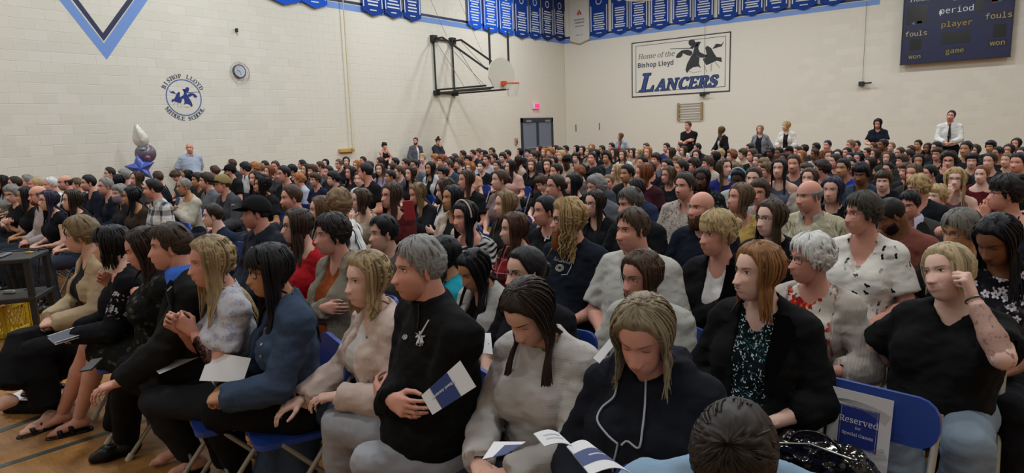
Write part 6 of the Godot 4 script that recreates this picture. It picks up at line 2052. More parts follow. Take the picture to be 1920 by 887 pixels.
# people further back: px,py|face,pitch|hair,colour|skin|flags|top,colour or pattern|arms|y|label
# flags: F, K child, g glasses, B beard, O goatee, M moustache, T stubble, + heavier, m mask
const MIDDLE := """
22,364|42,12|p,a|1|Fg|tee,17181a|cross|1.18|person with short grey hair and glasses in black at the end of the row
47,368|88,0|l,k|3|F|tee,161618|lap|1.16|person in black half hidden behind the pale pink shirt
70,366|78,4|B,s|2|gO|shirt,a89a97|lap|1.2|bald person in a pale pink shirt with beard and glasses
90,376|74,-2|l,v|1|Fg|sleeveless,15161b|lap|1.16|person in a sleeveless black dress, legs crossed beside the equipment cart
134,376|78,-4|l,d|1|Fg|tee,161619|lap|1.16|person in black and glasses behind the tan cardigan
3,342|60,0|l,d|3|F|tee,8d8f92|lap|1.2|person in a light grey top cut off beside the front row
27,345|82,0|s,d|2||tee,24262b|lap|1.2|dark-haired person behind the grey-haired one in black
50,341|80,0|s,a|2||shirt,3b3f47|lap|1.2|person with cropped grey hair in a slate shirt near the side wall
67,346|86,0|q,y|2||tee,55504c|lap|1.18|person with thin fair hair behind the pale pink shirt
94,347|70,2|s,W|2||shirt,cfcfd0|lap|1.18|white-haired person in a white collared shirt
121,343|70,0|B,d|2|gT|polo,1b1c20|lap|1.2|balding person in glasses and a black polo
143,347|80,0|s,b|2||tee,33343a|lap|1.16|person with brown hair beside the black-haired navy jacket
165,344|74,0|s,k|2|T|jacket,191d28|lap|1.22|person with thick black hair and stubble in navy
197,350|66,-2|s,a|2|g|jacket,161c28|lap|1.22|grey-haired person in glasses and a dark navy jacket
205,326|70,0|s,d|1|g|tee,2a2b30|lap|1.24|person in glasses seated high near the balloons
219,341|88,0|l,k|2|F|tee,1d1d21|lap|1.18|person with long black hair below the balloons
232,331|80,0|p,a|2|Fg|tee,3a3c44|lap|1.2|person with bobbed grey hair below the star balloon
224,364|58,0|p,a|2|Fm|shirt,2a2526|lap|1.14|person in a face mask and dark patterned shirt
246,368|86,4|l,k|3|F|wide,3a2d24|lap|1.14|person with long black hair in a brown top beside the plaid shirt
286,355|96,0|s,k|2|T|shirt,#plaid_grey|lap|1.2|person in a black and white plaid shirt
256,336|58,0|l,n|2|F|tee,43403c|lap|1.18|person with long brown hair below the blue star balloon
296,334|150,0|s,n|2||tee,1a1d27|lap|1.18|person turned away in a navy top before the side wall
344,350|70,2|q,a|3|Fg|wide,b5ad9c|chest|1.18|person in a cream blouse and glasses, hands held at the chest
330,331|95,40|f,n|2|K|tee,3c4048|lap|1.1|person bending the head below the standing one
350,332|70,0|l,k|3|F|tee,2a2a30|lap|1.16|person with black hair before the standing person in a light blue shirt
370,338|70,0|p,d|3||tee,2f2420|lap|1.14|person half hidden beside the grey shirt
386,340|82,-2|p,d|2||shirt,63666a|lap|1.22|person in a grey shirt and dark vest beside the khaki cap
416,346|76,0|C,n|2|M|jacket,45464a|lap|1.2|person in a khaki cap and dark grey jacket with a moustache
430,322|80,0|C,k|2|B|tee,151517|lap|1.22|person in a black cap and black top near the side wall
434,309|90,0|s,n|2||tee,33363c|lap|1.24|person behind the black cap near the side wall
459,317|100,0|f,k|2||shirt,c5c5c2|lap|1.22|person with fluffy black hair and a white shirt
477,335|40,0|l,d|2|F|tee,1f1c1d|lap|1.14|person with dark hair facing the front before the one in glasses
477,316|80,0|f,o|2||tee,5a5450|lap|1.18|fair person next to the fluffy black hair
402,322|110,0|f,n|2|K|tee,2c2a2c|lap|1.18|brown-haired person behind the grey shirt
490,346|70,0|c,k|3|F|tee,1b1a1d|lap|1.16|person with long dark curls in black
531,327|60,0|s,k|2|g|tee,191a1e|lap|1.26|person in glasses and black among the students
545,372|70,0|s,n|2|OT|tee,33353a|lap|1.24|person with a goatee in a charcoal shirt
600,394|82,0|l,b|1|F|tee,7c6d62|lap|1.16|person with long light brown hair behind the red top
636,386|155,0|f,g|2||shirt,#stripe_bw|lap|1.24|person facing away in a white shirt with black stripes
675,376|72,0|m,n|1|F|wide,9d8d7a|lap|1.18|person in a beige lace top with loosely tied brown hair
732,368|54,-4|w,n|2|Fg|wide,561f20|lap|1.22|person in a burgundy top tilting the head back
782,364|62,14|l,g|2|F|jacket,17171a|phone|1.18|person in a black jacket looking down at a red phone
846,372|54,-4|m,k|3|F|cardigan,b8a893|lap|1.18|person with black fringe in a cream cardigan
834,356|86,12|l,n|1|F|tee,c3c2c0|cross|1.2|person in a white top with folded bare arms
870,408|50,2|w,k|2|F|wide,#zebra|lap|1.2|person with dark waves and a hairband in a black and white striped top
946,384|68,0|l,g|1|F|tee,23211f|lap|1.18|person with fair hair before the red plaid shirt
873,338|62,0|l,n|2|F|tee,1b1a1c|lap|1.22|person with brown hair and black top smiling toward the stage
936,338|64,-2|t,n|1|F|scoop,7a6764|lap|1.2|person in a mauve patterned top, hair tied back
1021,396|62,0|t,k|2|F|tee,151517|lap|1.2|person with tied black hair in a printed black T-shirt
1040,350|54,0|t,d|2|Fg|scoop,8d7266|lap|1.22|person in red-framed glasses with hair tied back
1073,345|62,0|l,k|1|F|tee,161518|lap|1.16|person with straight black hair behind the long beard
1114,382|44,2|l,d|1|Fg|cardigan,161618|lap|1.18|person in glasses and a black cardigan behind the pale shirt
1181,382|62,10|s,s|2|T|tee,17181a|lap|1.2|grey-templed person in black behind the pale button shirt
1117,352|60,6|p,a|2|F|tee,5b5d63|lap|1.18|person with wavy grey hair behind the black cardigan
1190,356|80,8|l,d|2|F|tee,27334a|lap|1.14|person with dark hair before the dark jacket
1316,336|12,6|l,k|5|F+|tee,#floral_dark|lap|1.2|person with braids in a dark flowered top
1386,372|58,-6|m,b|2|F|scoop,#yellow_floral|lap|1.2|person with shaggy fair hair in a yellow flowered top
1515,368|44,4|B,a|2|OM+|shorts,#leaf|lap|1.24|person with a grey moustache in a cream leaf-print shirt
1424,362|20,0|p,n|2|Fg|tee,8a8a8a|lap|1.14|person with short brown hair and glasses in pale grey
1560,357|18,0|m,v|1|F|tee,141418|lap|1.16|person with dark purple hair in black
1461,317|18,-4|l,k|1|F|tank,4d5260|lap|1.22|person with long black hair in a slate sleeveless top
1656,341|10,2|f,n|0|K+|hoodie,15171b|lap|1.12|person with brown hair in a black hooded top
1705,384|22,10|s,k|2|gK|blazer,3f3f3e|lap|1.1|person in a grey suit jacket and glasses
1756,370|42,-4|f,y|0|K|tee,6b3a44|lap|0.98|small fair-haired person with a mauve top
1720,354|62,4|f,y|2|K|jacket,1e2126|lap|1.12|fair-haired person in a dark jacket beside the small one
1791,338|4,-6|c,y|0|Fg|tank,6d5560|mouth|1.2|person with big fair curls, fingers on the lips
1840,328|18,0|t,r|0|FK+|wide,4f1519|lap|1.14|smiling person in a burgundy top beside the fair curls
1779,303|8,0|k,d|2|g|hoodie,1a1a1d|mouth|1.16|person with curly dark hair and glasses resting the cheek on a fist
1359,316|-40,-8|l,n|1|F|tee,2a2b6a|lap|1.22|laughing person with long brown hair leaning sideways
1385,336|20,20|s,k|5||shirt,#speckle|lap|1.12|person in pale blue headphones and a patterned shirt
1413,336|14,0|s,n|0||tee,55545a|lap|1.16|person with neat brown hair behind the yellow flowered top
1580,316|28,0|s,k|3||tee,2438a0|lap|1.16|person with cropped black hair in a royal blue shirt
1614,328|16,10|f,k|4||jacket,34414f|lap|1.14|person with black fringe in a blue denim jacket
1517,336|20,-4|l,n|1|F|tee,8f8478|lap|1.12|person with brown hair peering over the bald head
1540,318|95,0|f,d|2||tee,3a3634|lap|1.16|curly-haired person behind the cream leaf-print shirt
1175,326|44,2|s,k|3||jacket,1b1b1f|lap|1.16|person with short black hair in a dark jacket behind the black top
1141,342|20,0|s,g|2|K|tee,50555c|lap|1.08|fair person peering past the grey waves
1016,344|60,30|f,n|0|K|tee,17171a|lap|1.08|brown-haired person bending forward in black
"""

# students at the back: px,py,face,hair,colour,skin,flags,top,colour
const BACK := """
496,311,60,s,d,2,,tee,2a2a2e;516,313,40,s,n,2,,tee,33302e;504,322,58,l,r,1,F,tee,3d3a3c;486,317,80,f,g,2,,tee,6e6a66;547,320,70,f,k,2,,tee,1a1a1e
560,337,130,f,o,2,K,shirt,a9b0bd;590,338,58,f,n,2,K,tee,1b2138;624,336,80,f,k,1,K,hoodie,17181a;615,323,60,s,d,2,,tee,222226;656,324,40,l,d,2,F,tee,2b2423
673,336,16,s,n,0,K,shirt,c9c9cc;565,309,78,t,k,2,F,tee,4a4426;573,318,50,l,d,1,F,tee,1d1d21;585,321,60,f,n,2,,tee,454a50;599,313,80,s,n,2,,tee,5b5a58
610,307,20,l,k,0,F,tee,17171a;635,308,60,s,s,2,g,tee,232328;649,303,0,l,k,1,F,tee,1d1517;669,311,60,m,o,1,F,tee,4f423a;680,302,60,s,d,2,,tee,2a2a2e
690,313,68,l,n,1,F,tee,1b1a1c;685,323,120,s,k,2,,tee,131316;712,318,28,l,n,1,F,tee,9486a2;712,305,70,m,n,2,F,tee,3b3434;740,306,80,s,k,3,,tee,2b2b30
734,317,60,l,n,1,F,tee,5f4a48;747,323,68,s,n,1,K,tee,4b4d52;731,332,72,s,k,3,K,tee,2a3a4c;769,326,42,l,d,1,F,tee,241c22;777,311,40,s,k,3,,shirt,4c5157
760,308,60,s,d,2,,tee,1a1a1d;792,297,20,p,y,0,F,tee,a58a8c;806,316,40,l,k,3,F,jacket,b5b3b0;815,299,70,f,o,2,,tee,3b3833;829,302,60,f,r,1,,tee,6d6258
830,326,58,f,k,1,gK,hoodie,14161a;845,303,50,l,k,2,F,tee,1b1b1f;840,311,70,s,n,2,,tee,39424e;859,307,58,f,n,1,K,tee,17181b;852,297,60,s,n,2,,tee,2b2b30
867,291,60,s,k,3,,tee,2d2b2c;877,301,50,f,k,2,K,shirt,b4b4b6;881,316,30,c,o,0,F,scoop,b58a72;902,313,30,s,d,0,K,tee,17171a;886,289,60,s,d,2,,tee,232327
898,287,60,f,n,2,,tee,3b3b40;907,290,70,l,k,2,F,tee,1a1a1d;912,300,40,s,d,2,,shirt,a9aab0;922,286,50,s,d,3,,tee,26262a;925,297,60,s,k,2,,tee,202127
931,311,40,s,d,2,K,blazer,202226;942,296,46,f,d,1,,jacket,3c3e42;951,290,60,s,k,2,,tee,232327;956,313,66,l,d,1,F,tee,b58f86;974,286,60,l,k,2,F,tee,222226
989,287,44,f,k,1,K,shirt,b2b2b4;1010,280,50,m,n,1,F,tee,6b5d56;1006,292,40,l,d,1,F,tee,30262a;999,294,50,s,d,2,,tee,27272b;971,303,130,l,d,2,F,tee,9d8a76
996,310,18,w,b,1,F,cardigan,151517;1020,286,40,l,o,1,F,tee,534743;1031,286,50,f,o,1,,jacket,2e3034;1041,280,50,l,d,1,F,tee,3a3539;1026,310,18,m,d,1,F,hoodie,3a1a20
1037,304,30,l,k,2,F,tee,1d1d21;1048,286,60,s,k,2,,tee,232428;1052,292,50,s,y,1,,tee,857f72;1060,281,50,s,k,3,,tee,2a2a2f;1062,304,18,O,k,5,,hoodie,a8967f
1079,296,22,f,d,1,K,tee,26262b;1080,280,50,l,k,1,F,tee,232327;1091,282,40,l,d,1,F,tee,1f1f24;1104,285,50,l,g,1,F,tee,8d7d6c;1109,278,30,m,o,1,F,tee,3a3632
1110,297,40,s,k,2,,tee,131418;1117,289,60,l,k,2,F,tee,1d1d22;1128,281,50,s,d,3,,tee,30262a;1137,296,40,k,k,3,,tee,3b4252;1146,276,50,s,k,2,,tee,25262b
1151,287,50,w,n,1,F,tee,17171a;1167,291,30,l,n,1,F,tee,c2bfba;1177,286,60,s,n,2,,tee,3a3338;1186,287,50,m,d,1,F,tee,8a8a72;1197,288,60,l,y,1,F,tee,a58b72
1085,325,150,f,r,1,K,tee,5a4d44;1115,333,60,C,a,2,,tee,43474f;1156,322,90,m,y,1,F,tee,9a7b68;1042,322,60,s,d,2,,tee,22232a;1211,277,50,s,n,2,,tee,2b2b2f
1214,286,30,l,o,1,F,tee,c2b9ac;1249,277,50,s,k,2,,tee,27366e;1257,287,68,m,n,1,F,tee,b9a98a;1275,276,60,s,k,1,,shirt,bdbab4;1281,283,40,m,n,1,F,tee,a87f7b
1307,278,60,s,k,2,,tee,20222a;1306,292,10,l,k,1,F,tee,1a1a1d;1339,296,70,l,k,4,F,tee,3b4a3a;1350,289,60,s,y,1,,tee,b3a78c;1371,293,60,k,r,1,,tee,3b2a22
1392,290,70,f,n,1,K,shirt,b9b69a;1405,280,60,s,d,2,,tee,2b2a2d;1410,292,60,s,n,2,,tee,1b1c20;1269,306,50,f,g,2,K,tee,3f403c;1326,307,60,f,n,2,K,tee,b2a898
1300,311,70,f,d,2,,tee,222226;1277,316,60,s,d,2,,tee,2c2c30;1250,313,60,s,k,2,,tee,15161a;1219,318,60,s,d,2,K,tee,15161a;1204,306,60,s,k,2,,tee,232429
1205,326,70,m,r,2,F,tee,3b1a22;1252,329,60,m,b,2,Fg,tee,16171a;1379,320,30,f,g,2,K,tee,283a9a;1437,321,60,f,b,2,K,tee,55504c;1431,311,60,f,g,2,,tee,42403c
1230,300,60,f,d,2,,tee,5b6270;1420,302,50,l,d,1,F,tee,2b2b30;1445,286,50,s,k,5,,tee,232327;1460,288,50,s,k,4,,tee,1b1b1e;1479,284,40,C,k,3,,jacket,1b1c20
1501,294,30,m,o,1,K,hoodie,4c4a55;1507,280,60,m,d,2,F,tee,6a6258;1496,285,60,s,d,2,,tee,2b2b2f;1529,278,50,s,k,4,,tee,2c3038;1551,273,40,s,k,2,,tee,3a3a40
1549,294,-40,w,r,0,F,tank,b18a6b;1570,291,14,l,d,0,F,tee,1f1e22;1527,290,50,s,d,4,,tee,b7b5b2;1594,273,50,s,g,2,,tee,2d2d30;1606,273,40,s,k,2,,tee,25262a
1587,287,40,l,k,2,F,tee,1e1e22;1609,298,30,l,k,2,F,tee,1c1d21;1594,297,40,s,k,2,,tee,8a8c92;1625,287,60,s,d,2,,tee,3c3c40;1637,277,50,s,n,3,,tee,35302c
1640,290,60,l,n,2,F,tee,2e2824;1655,272,50,s,d,4,,tee,2b2b2f;1656,282,40,s,d,3,,tee,1f2a22;1671,276,40,t,g,1,F,tee,26262a;1662,296,10,l,b,1,F,tee,2c3328
1511,321,60,f,n,2,K,tee,4b4a4a;1630,308,60,l,d,2,F,tee,2b2622;1690,303,60,f,n,2,K,tee,262c22;1687,287,50,s,n,2,gK,tee,1c1c20;1702,292,90,s,d,2,,tee,25232a
1721,272,40,s,k,3,,tee,1d1d20;1707,283,70,s,n,2,,tee,33302f;1739,278,20,l,k,4,F,tee,18181b;1755,278,60,s,k,2,,tee,202024;1722,303,8,l,k,3,F,tee,191a1e
1757,290,40,f,n,2,gK,jacket,1c2226;1811,280,30,s,k,3,,tee,22242a;1827,283,20,w,n,1,F,tee,2a2c30;1822,303,8,f,k,1,K,tee,3a3c36;1857,276,20,f,k,3,,tee,1c1c20
1891,282,30,l,d,2,Fg,tee,202024;1905,270,30,l,d,2,F,tee,1b1b20;1855,303,30,t,d,1,F,tee,2b3036;1887,301,20,s,g,1,K,tee,14161a;1699,322,70,f,n,2,K,tee,2a2724
1712,326,40,l,b,2,F,tee,33312e;1741,326,60,s,k,2,,tee,1a1b1e;1908,306,30,s,k,2,,tee,1f2024;1915,290,20,l,d,1,F,tee,2c2c30;1870,288,40,s,k,3,,tee,1e1e22
1664,318,30,s,k,2,,tee,25262b;1595,311,20,s,k,2,,tee,2b2b30;1488,308,20,s,n,2,,tee,3b3c42;1470,299,40,s,k,4,,tee,26262a;1565,303,50,s,d,2,,tee,2a2c30
"""

# people standing along the walls: px,py of the head, wall, face, pitch, hair, colour, skin, flags, top, arms, trousers, height of head centre, label
func standing_cast() -> Array:
	return [
	{"px": 355, "py": 278, "wall": "x", "face": 8, "hair": "b", "hc": "5a4a3c", "skin": "2", "top": "shorts", "tc": "9fa8b8", "collar": true, "cc": "a9b2c2", "bc": "1d1e22", "armL": "back", "armR": "back", "g": 1.2, "label": "bald person standing by the side wall in a light blue short-sleeved shirt"},
	{"px": 721, "py": 274, "wall": "x", "face": -35, "hair": "u", "bun": "high", "hc": "151318", "skin": "2", "f": true, "top": "tank", "tc": "131316", "bc": "131316", "legs": "skirt", "skirt": 0.9, "armL": "mouth", "armR": "cross", "label": "standing person in a sleeveless black dress with a topknot"},
	{"px": 779, "py": 265, "wall": "x", "face": 20, "hair": "s", "hc": "3a2d24", "skin": "2", "beard": "short", "beardc": "3f3026", "top": "blazer", "tc": "54565c", "inner": "cfd0d4", "inneck": "smallv", "open": [0.04, 0.02], "bc": "3a3b40", "armL": "side", "armR": "side", "label": "standing person in a grey suit jacket and white shirt"},
	{"px": 821, "py": 266, "wall": "x", "face": -25, "hair": "s", "hc": "2a221c", "skin": "2", "top": "hoodie", "tc": "33363c", "bc": "22252a", "armL": "mouth", "armR": "cross", "wedge": true, "g": 1.1, "label": "standing person in a dark grey jacket and a pointed wedge cap"},
	{"px": 1163, "py": 256, "wall": "z", "face": 70, "hair": "l", "hc": "6b4d33", "skin": "2", "f": true, "top": "cardigan", "tc": "8f9aa6", "inner": "a1454a", "bc": "3a3f4a", "armL": "side", "armR": "lap", "label": "standing person in a pale blue cardigan with red underneath"},
	{"px": 1290, "py": 236, "wall": "z", "face": 45, "hair": "s", "hc": "4a3a2c", "skin": "2", "top": "tee", "tc": "161618", "bc": "a39f94", "armL": "cross", "armR": "cross", "g": 1.15, "label": "standing person in a black T-shirt and pale trousers with folded arms"},
	{"px": 1352, "py": 245, "wall": "z", "face": 110, "hair": "w", "hc": "5e4b30", "skin": "1", "f": true, "top": "cardigan", "tc": "18181b", "inner": "b7b5b8", "bc": "1c1d22", "armL": "lap", "armR": "lap", "label": "standing person with long wavy hair in a black cardigan holding papers"},
	{"px": 1425, "py": 243, "wall": "z", "face": 25, "hair": "m", "hc": "8a7350", "skin": "1", "f": true, "top": "cardigan", "tc": "73767c", "inner": "15161c", "open": [0.07, 0.09], "bc": "15161c", "legs": "skirt", "skirt": 0.9, "armL": "back", "armR": "back", "g": 1.1, "label": "standing person in an open grey cardigan over a black dress"},
	{"px": 1474, "py": 236, "wall": "z", "face": 60, "hair": "m", "hc": "b09058", "skin": "1", "f": true, "top": "three", "tc": "cfc9c2", "inner": "1a1a1d", "bc": "8d1f28", "legs": "skirt", "skirt": 0.9, "armL": "lap", "armR": "lap", "label": "standing person in a white jacket over black and a red skirt"},
	{"px": 1646, "py": 232, "wall": "z", "face": 15, "pitch": 18, "hair": "w", "hc": "17141a", "skin": "2", "f": true, "top": "polo", "tc": "191d2a", "bc": "1b1c22", "armL": "hold", "armR": "hold", "label": "standing person in a navy top reading a programme"},
	{"px": 1783, "py": 218, "wall": "z", "face": 10, "pitch": -4, "roll": -10, "hair": "s", "hc": "2b221d", "skin": "2", "stubble": 0.6, "top": "shirt", "tc": "cfccc6", "collar": true, "cc": "d6d3cd", "bc": "17171a", "tie": true, "armL": "clasp", "armR": "clasp", "label": "standing person in a white shirt and black tie holding a microphone"},
	]
# ---------------------------------------------------------------- chairs
var chair_far: ArrayMesh
var chair_parts := {}

func chair_arrays() -> void:
	# folding chair, seat at 0.45 m, faces z
	var seat := PackedVector2Array()
	var prof := func(w: float, d0: float, d1: float, r: float) -> PackedVector2Array:
		var o := PackedVector2Array()
		for c: Array in [[w, d1, 0], [-w, d1, 1], [-w, d0, 2], [w, d0, 3]]:
			for i in 5:
				var a: float = (c[2] as int) * PI / 2 + i * PI / 8
				o.append(Vector2(c[0] - signf(c[0]) * r + cos(a) * r, c[1] - (r if c[2] < 2 else -r) + sin(a) * r))
		return o
	var s := slab(prof.call(0.20, -0.20, 0.21, 0.05), 0.026)
	chair_parts["seat"] = moved(s, Transform3D(Basis(Vector3.RIGHT, PI / 2 - 0.03), Vector3(0, 0.45, 0)))
	var bk := slab(prof.call(0.235, -0.085, 0.095, 0.075), 0.026)
	var v: PackedVector3Array = bk[0]
	for i in v.size(): v[i].z += 0.55 * v[i].x * v[i].x
	bk[0] = v
	chair_parts["backrest"] = moved(bk, Transform3D(Basis(Vector3.RIGHT, -0.16), Vector3(0, 0.705, -0.255)))
	for sg: float in [-1.0, 1.0]:
		var n := "L" if sg > 0 else "R"
		chair_parts["front" + n] = rod([Vector3(sg * 0.222, 0.76, -0.245), Vector3(sg * 0.222, 0.45, -0.13), Vector3(sg * 0.222, 0.02, 0.20)], 0.0125, 8)
		chair_parts["rear" + n] = rod([Vector3(sg * 0.195, 0.44, 0.10), Vector3(sg * 0.195, 0.02, -0.28)], 0.0115, 8)
		chair_parts["foot" + n] = join([bar(Vector3(sg * 0.222, 0.0, 0.213), Vector3(sg * 0.222, 0.035, 0.188), 0.018), bar(Vector3(sg * 0.195, 0.0, -0.295), Vector3(sg * 0.195, 0.035, -0.268), 0.017)])
	chair_parts["bars"] = join([bar(Vector3(-0.222, 0.17, 0.085), Vector3(0.222, 0.17, 0.085), 0.009), bar(Vector3(-0.195, 0.13, -0.18), Vector3(0.195, 0.13, -0.18), 0.009), bar(Vector3(-0.222, 0.425, -0.11), Vector3(0.222, 0.425, -0.11), 0.009)])
	for k: String in chair_parts.keys(): chair_parts[k + "_mesh"] = arrays_mesh(chair_parts[k])
	var blue := func(a: Array, c: Color) -> Array:
		var cc := PackedColorArray(); cc.resize((a[0] as PackedVector3Array).size()); cc.fill(c)
		return [a[0], a[1], a[2], cc]
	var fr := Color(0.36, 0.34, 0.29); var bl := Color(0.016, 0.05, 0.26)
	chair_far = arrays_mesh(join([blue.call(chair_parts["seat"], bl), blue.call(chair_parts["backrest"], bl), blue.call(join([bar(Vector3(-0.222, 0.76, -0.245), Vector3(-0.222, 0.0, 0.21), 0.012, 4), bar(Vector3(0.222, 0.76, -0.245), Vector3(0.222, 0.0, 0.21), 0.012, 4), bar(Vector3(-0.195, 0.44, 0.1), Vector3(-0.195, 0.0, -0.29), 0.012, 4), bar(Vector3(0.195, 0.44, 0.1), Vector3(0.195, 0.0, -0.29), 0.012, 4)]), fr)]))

func chair(at: Vector3, yaw: float, fine: bool, label: String, group: String) -> Node3D:
	if not fine:
		var o := part("folding_chair", chair_far, vmat(Color.WHITE, 0.45), self, Transform3D(Basis(Vector3.UP, yaw), at))
		tag(o, label, "chair", group)
		return o
	var t := thing("folding_chair", label, "chair", at, yaw, group)
	var bl := mat(Color(0.14, 0.25, 0.55), 0.4); var fr := mat(col("a19c8f"), 0.4, 0.3)
	part("seat", chair_parts["seat_mesh"], bl, t)
	part("backrest", chair_parts["backrest_mesh"], bl, t)
	for n: String in ["L", "R"]:
		part("front_leg", chair_parts["front" + n + "_mesh"], fr, t)
		part("rear_leg", chair_parts["rear" + n + "_mesh"], fr, t)
	part("foot_cap", arrays_mesh(join([chair_parts["footL"], chair_parts["footR"]])), mat(col("b3ad9c"), 0.6), t)
	part("crossbar", chair_parts["bars_mesh"], fr, t)
	return t

# ---------------------------------------------------------------- placing people
var jobs := []
var done := []

func _work(i: int) -> void:
	done[i] = build_person(jobs[i])

func shape_of(seed_: int, fem: bool, kid: float) -> Array:
	var r := RandomNumberGenerator.new()
	r.seed = seed_ * 7919 + 13
	var jaw := r.randf_range(0.95, 1.03) * (0.95 if fem else 1.05)
	return [jaw, r.randf_range(0.97, 1.03), r.randf_range(0.82, 1.12) * (0.9 if fem else 1.08) * (0.85 if kid < 1 else 1.0), 0.7 if fem else 1.25, r.randf_range(0.7, 1.25), r.randf_range(0.75, 1.1) * (0.9 if fem else 1.1)]

func settle(s: Dictionary, head: Vector3) -> void:       # fills root, local head place and yaw
	var c := EYE - head
	var yaw := atan2(c.x, c.z) - deg_to_rad(s.get("face", 60.0))
	var by: float = s.get("body", 0.0)
	var rel := wrapf(yaw - by, -PI, PI)
	var lim := 1.15
	if absf(rel) > lim:
		by += rel - signf(rel) * lim
		rel = signf(rel) * lim
	s["by"] = by
	var lean: float = s.get("leanf", 0.055)
	s["root"] = Vector3(head.x, 0, head.z) - Basis(Vector3.UP, by) * Vector3(s.get("leans", 0.0), 0, lean)
	s["hp"] = Vector3(s.get("leans", 0.0), head.y, lean)
	s["yaw"] = rel
	s["tyaw"] = rel * 0.22
	s["pitch"] = deg_to_rad(s.get("pitch", 0.0))
	s["roll"] = deg_to_rad(s.get("roll", 0.0))

func resolve(s: Dictionary, what: String) -> Material:
	var skin: Color = col(SKIN[s["skin"]])
	match what:
		"skin": return vmat(skin, 0.52, 0.4)
		"top":
			if s.has("topmat"): return cloth(Color.WHITE, "weave", 5.0, 0.9, "denim")
			if s.has("pat"): return cloth(Color.WHITE, "fold", 3.3 if s["pat"] == "bows" else 2.2 if s["pat"] in ["leaf", "red_floral"] else 3.0, 0.9, s["pat"])
			return cloth(col(s.get("tc", "333333")), s.get("weave", "fold"), {"knit": 7.0, "rib": 9.0, "fold": 2.4, "weave": 8.0}[s.get("weave", "fold")])
		"inner":
			if s.has("innerpat"): return cloth(Color.WHITE, "fold", 5.5 if s["innerpat"] == "teal_print" else 3.0, 0.9, s["innerpat"])
			return cloth(col(s.get("inner", "1a1a1c")))
		"collar": return cloth(col(s.get("cc", s.get("tc", "cccccc"))))
		"bottom":
			if s.has("bpat"): return cloth(Color.WHITE, "fold", 5.0 if s["bpat"] == "denim" else 2.6, 0.9, s["bpat"])
			return cloth(col(s.get("bc", "1c1d22")), "fold", 2.0)
		"shoe": return mat(col(s.get("shoec", "161616")), 0.35)
		"hair": return vmat(col(s.get("hc", "333333")), 0.5, 0.35)
		"beard": return vmat(col(s.get("beardc", "3a2c22")), 0.6, 0.3)
		"brow": return mat(col(s.get("beardc", s.get("hc", "333333"))).darkened(0.25), 0.7)
		"eyes": return vmat(Color.WHITE, 0.15, 0.5)
		"tattoo":
			if not mats.has("tattoo" + s["skin"]):
				var m := StandardMaterial3D.new()
				m.albedo_color = skin
				m.albedo_texture = print_texture("tattoo")
				m.roughness = 0.55
				m.uv1_triplanar = true
				m.uv1_scale = Vector3.ONE * 6.0
				mats["tattoo" + s["skin"]] = m
			return mats["tattoo" + s["skin"]]
		"sleevepat": return cloth(Color.WHITE, "fold", 3.6, 0.9, s["sleevepat"])
		"cuff": return cloth(col(s["cuff"]))
		"metal": return mat(col("a9a7a2"), 0.3, 0.9)
		"strap": return mat(col("17171a"), 0.5)
		"mask": return cloth(col("8f7f88"), "weave", 9.0)
		"cap": return cloth(col(s.get("cc", "202022")), "weave", 8.0)
		"glasses": return mat(col(s.get("glc", "1c1a1b" if s.get("glasses", "") != "fine" else "6a5a4c")), 0.3, 0.2)
		"lens":
			if not mats.has("lens"):
				var m := StandardMaterial3D.new()
				m.transparency = BaseMaterial3D.TRANSPARENCY_ALPHA
				m.albedo_color = Color(0.9, 0.92, 0.95, 0.06)
				m.roughness = 0.05
				m.cull_mode = BaseMaterial3D.CULL_DISABLED
				mats["lens"] = m
			return mats["lens"]
	return mat(Color.WHITE)

func put_person(s: Dictionary, built: Array, meshes := {}) -> Node3D:
	var t := thing("person", s["label"], "person", s["root"], s["by"], s.get("group", ""))
	if s.has("scale"): t.scale = Vector3.ONE * (s["scale"] as float)
	for p: Array in built:
		var m: Mesh
		if meshes.has(p[0]): m = meshes[p[0]]
		else:
			m = arrays_mesh(p[1])
			meshes[p[0]] = m
		var o := part(p[0], m, resolve(s, p[2]), t)
	return t

func people_from_text(text: String, first_seed: int) -> Array:
	var out := []
	for l in text.split("\n", false):
		var f := l.split("|")
		var xy := f[0].split(","); var fp := f[1].split(","); var hr := f[2].split(","); var tp := f[5].split(",")
		var fl := f[4]
		var s := {"px": float(xy[0]), "py": float(xy[1]), "face": float(fp[0]), "pitch": float(fp[1]), "hair": hr[0], "hc": HAIR[hr[1]], "skin": f[3], "f": "F" in fl, "top": tp[0], "y": float(f[7]), "label": f[8], "seed": first_seed + out.size() * 3}
		if tp[1].begins_with("#"): s["pat"] = tp[1].substr(1)
		else: s["tc"] = tp[1]
		if s["top"] in ["jacket", "blazer", "cardigan"]: s["inner"] = ["1b1b1e", "c9c9cc", "5a3a2c"][out.size() % 3] if "jacket" != s["top"] else "22242a"
		if s["label"].contains("suit jacket"): s["inner"] = "b9b4cc"; s["collar"] = true; s["cc"] = "c2bdd4"; s["inneck"] = "smallv"
		if s["top"] in ["shirt", "shorts", "polo"]: s["collar"] = true; s["cc"] = s.get("tc", "8f8a80")
		if "g" in fl: s["glasses"] = ["thick", "round", "slim"][out.size() % 3]
		if "K" in fl: s["kid"] = 0.88
		if "+" in fl: s["g"] = 1.22
		if "T" in fl: s["stubble"] = 0.6
		if "m" in fl: s["mask"] = true
		for b: Array in [["B", "full"], ["O", "goatee"], ["M", "moustache"]]:
			if b[0] in fl: s["beard"] = b[1]; s["beardc"] = HAIR["a" if hr[1] == "a" else "b"]
		var arm: String = f[6]
		s["armR"] = arm
		s["armL"] = arm if not arm == "mouth" else "lap"
		if hr[0] == "C": s["cc"] = "8a7a52" if "khaki" in s["label"] else "1a1a1c"
		s["bc"] = ["1b1c20", "262a33", "232730", "1a1a1b", "2f3440"][out.size() % 5]
		out.append(s)
	return out

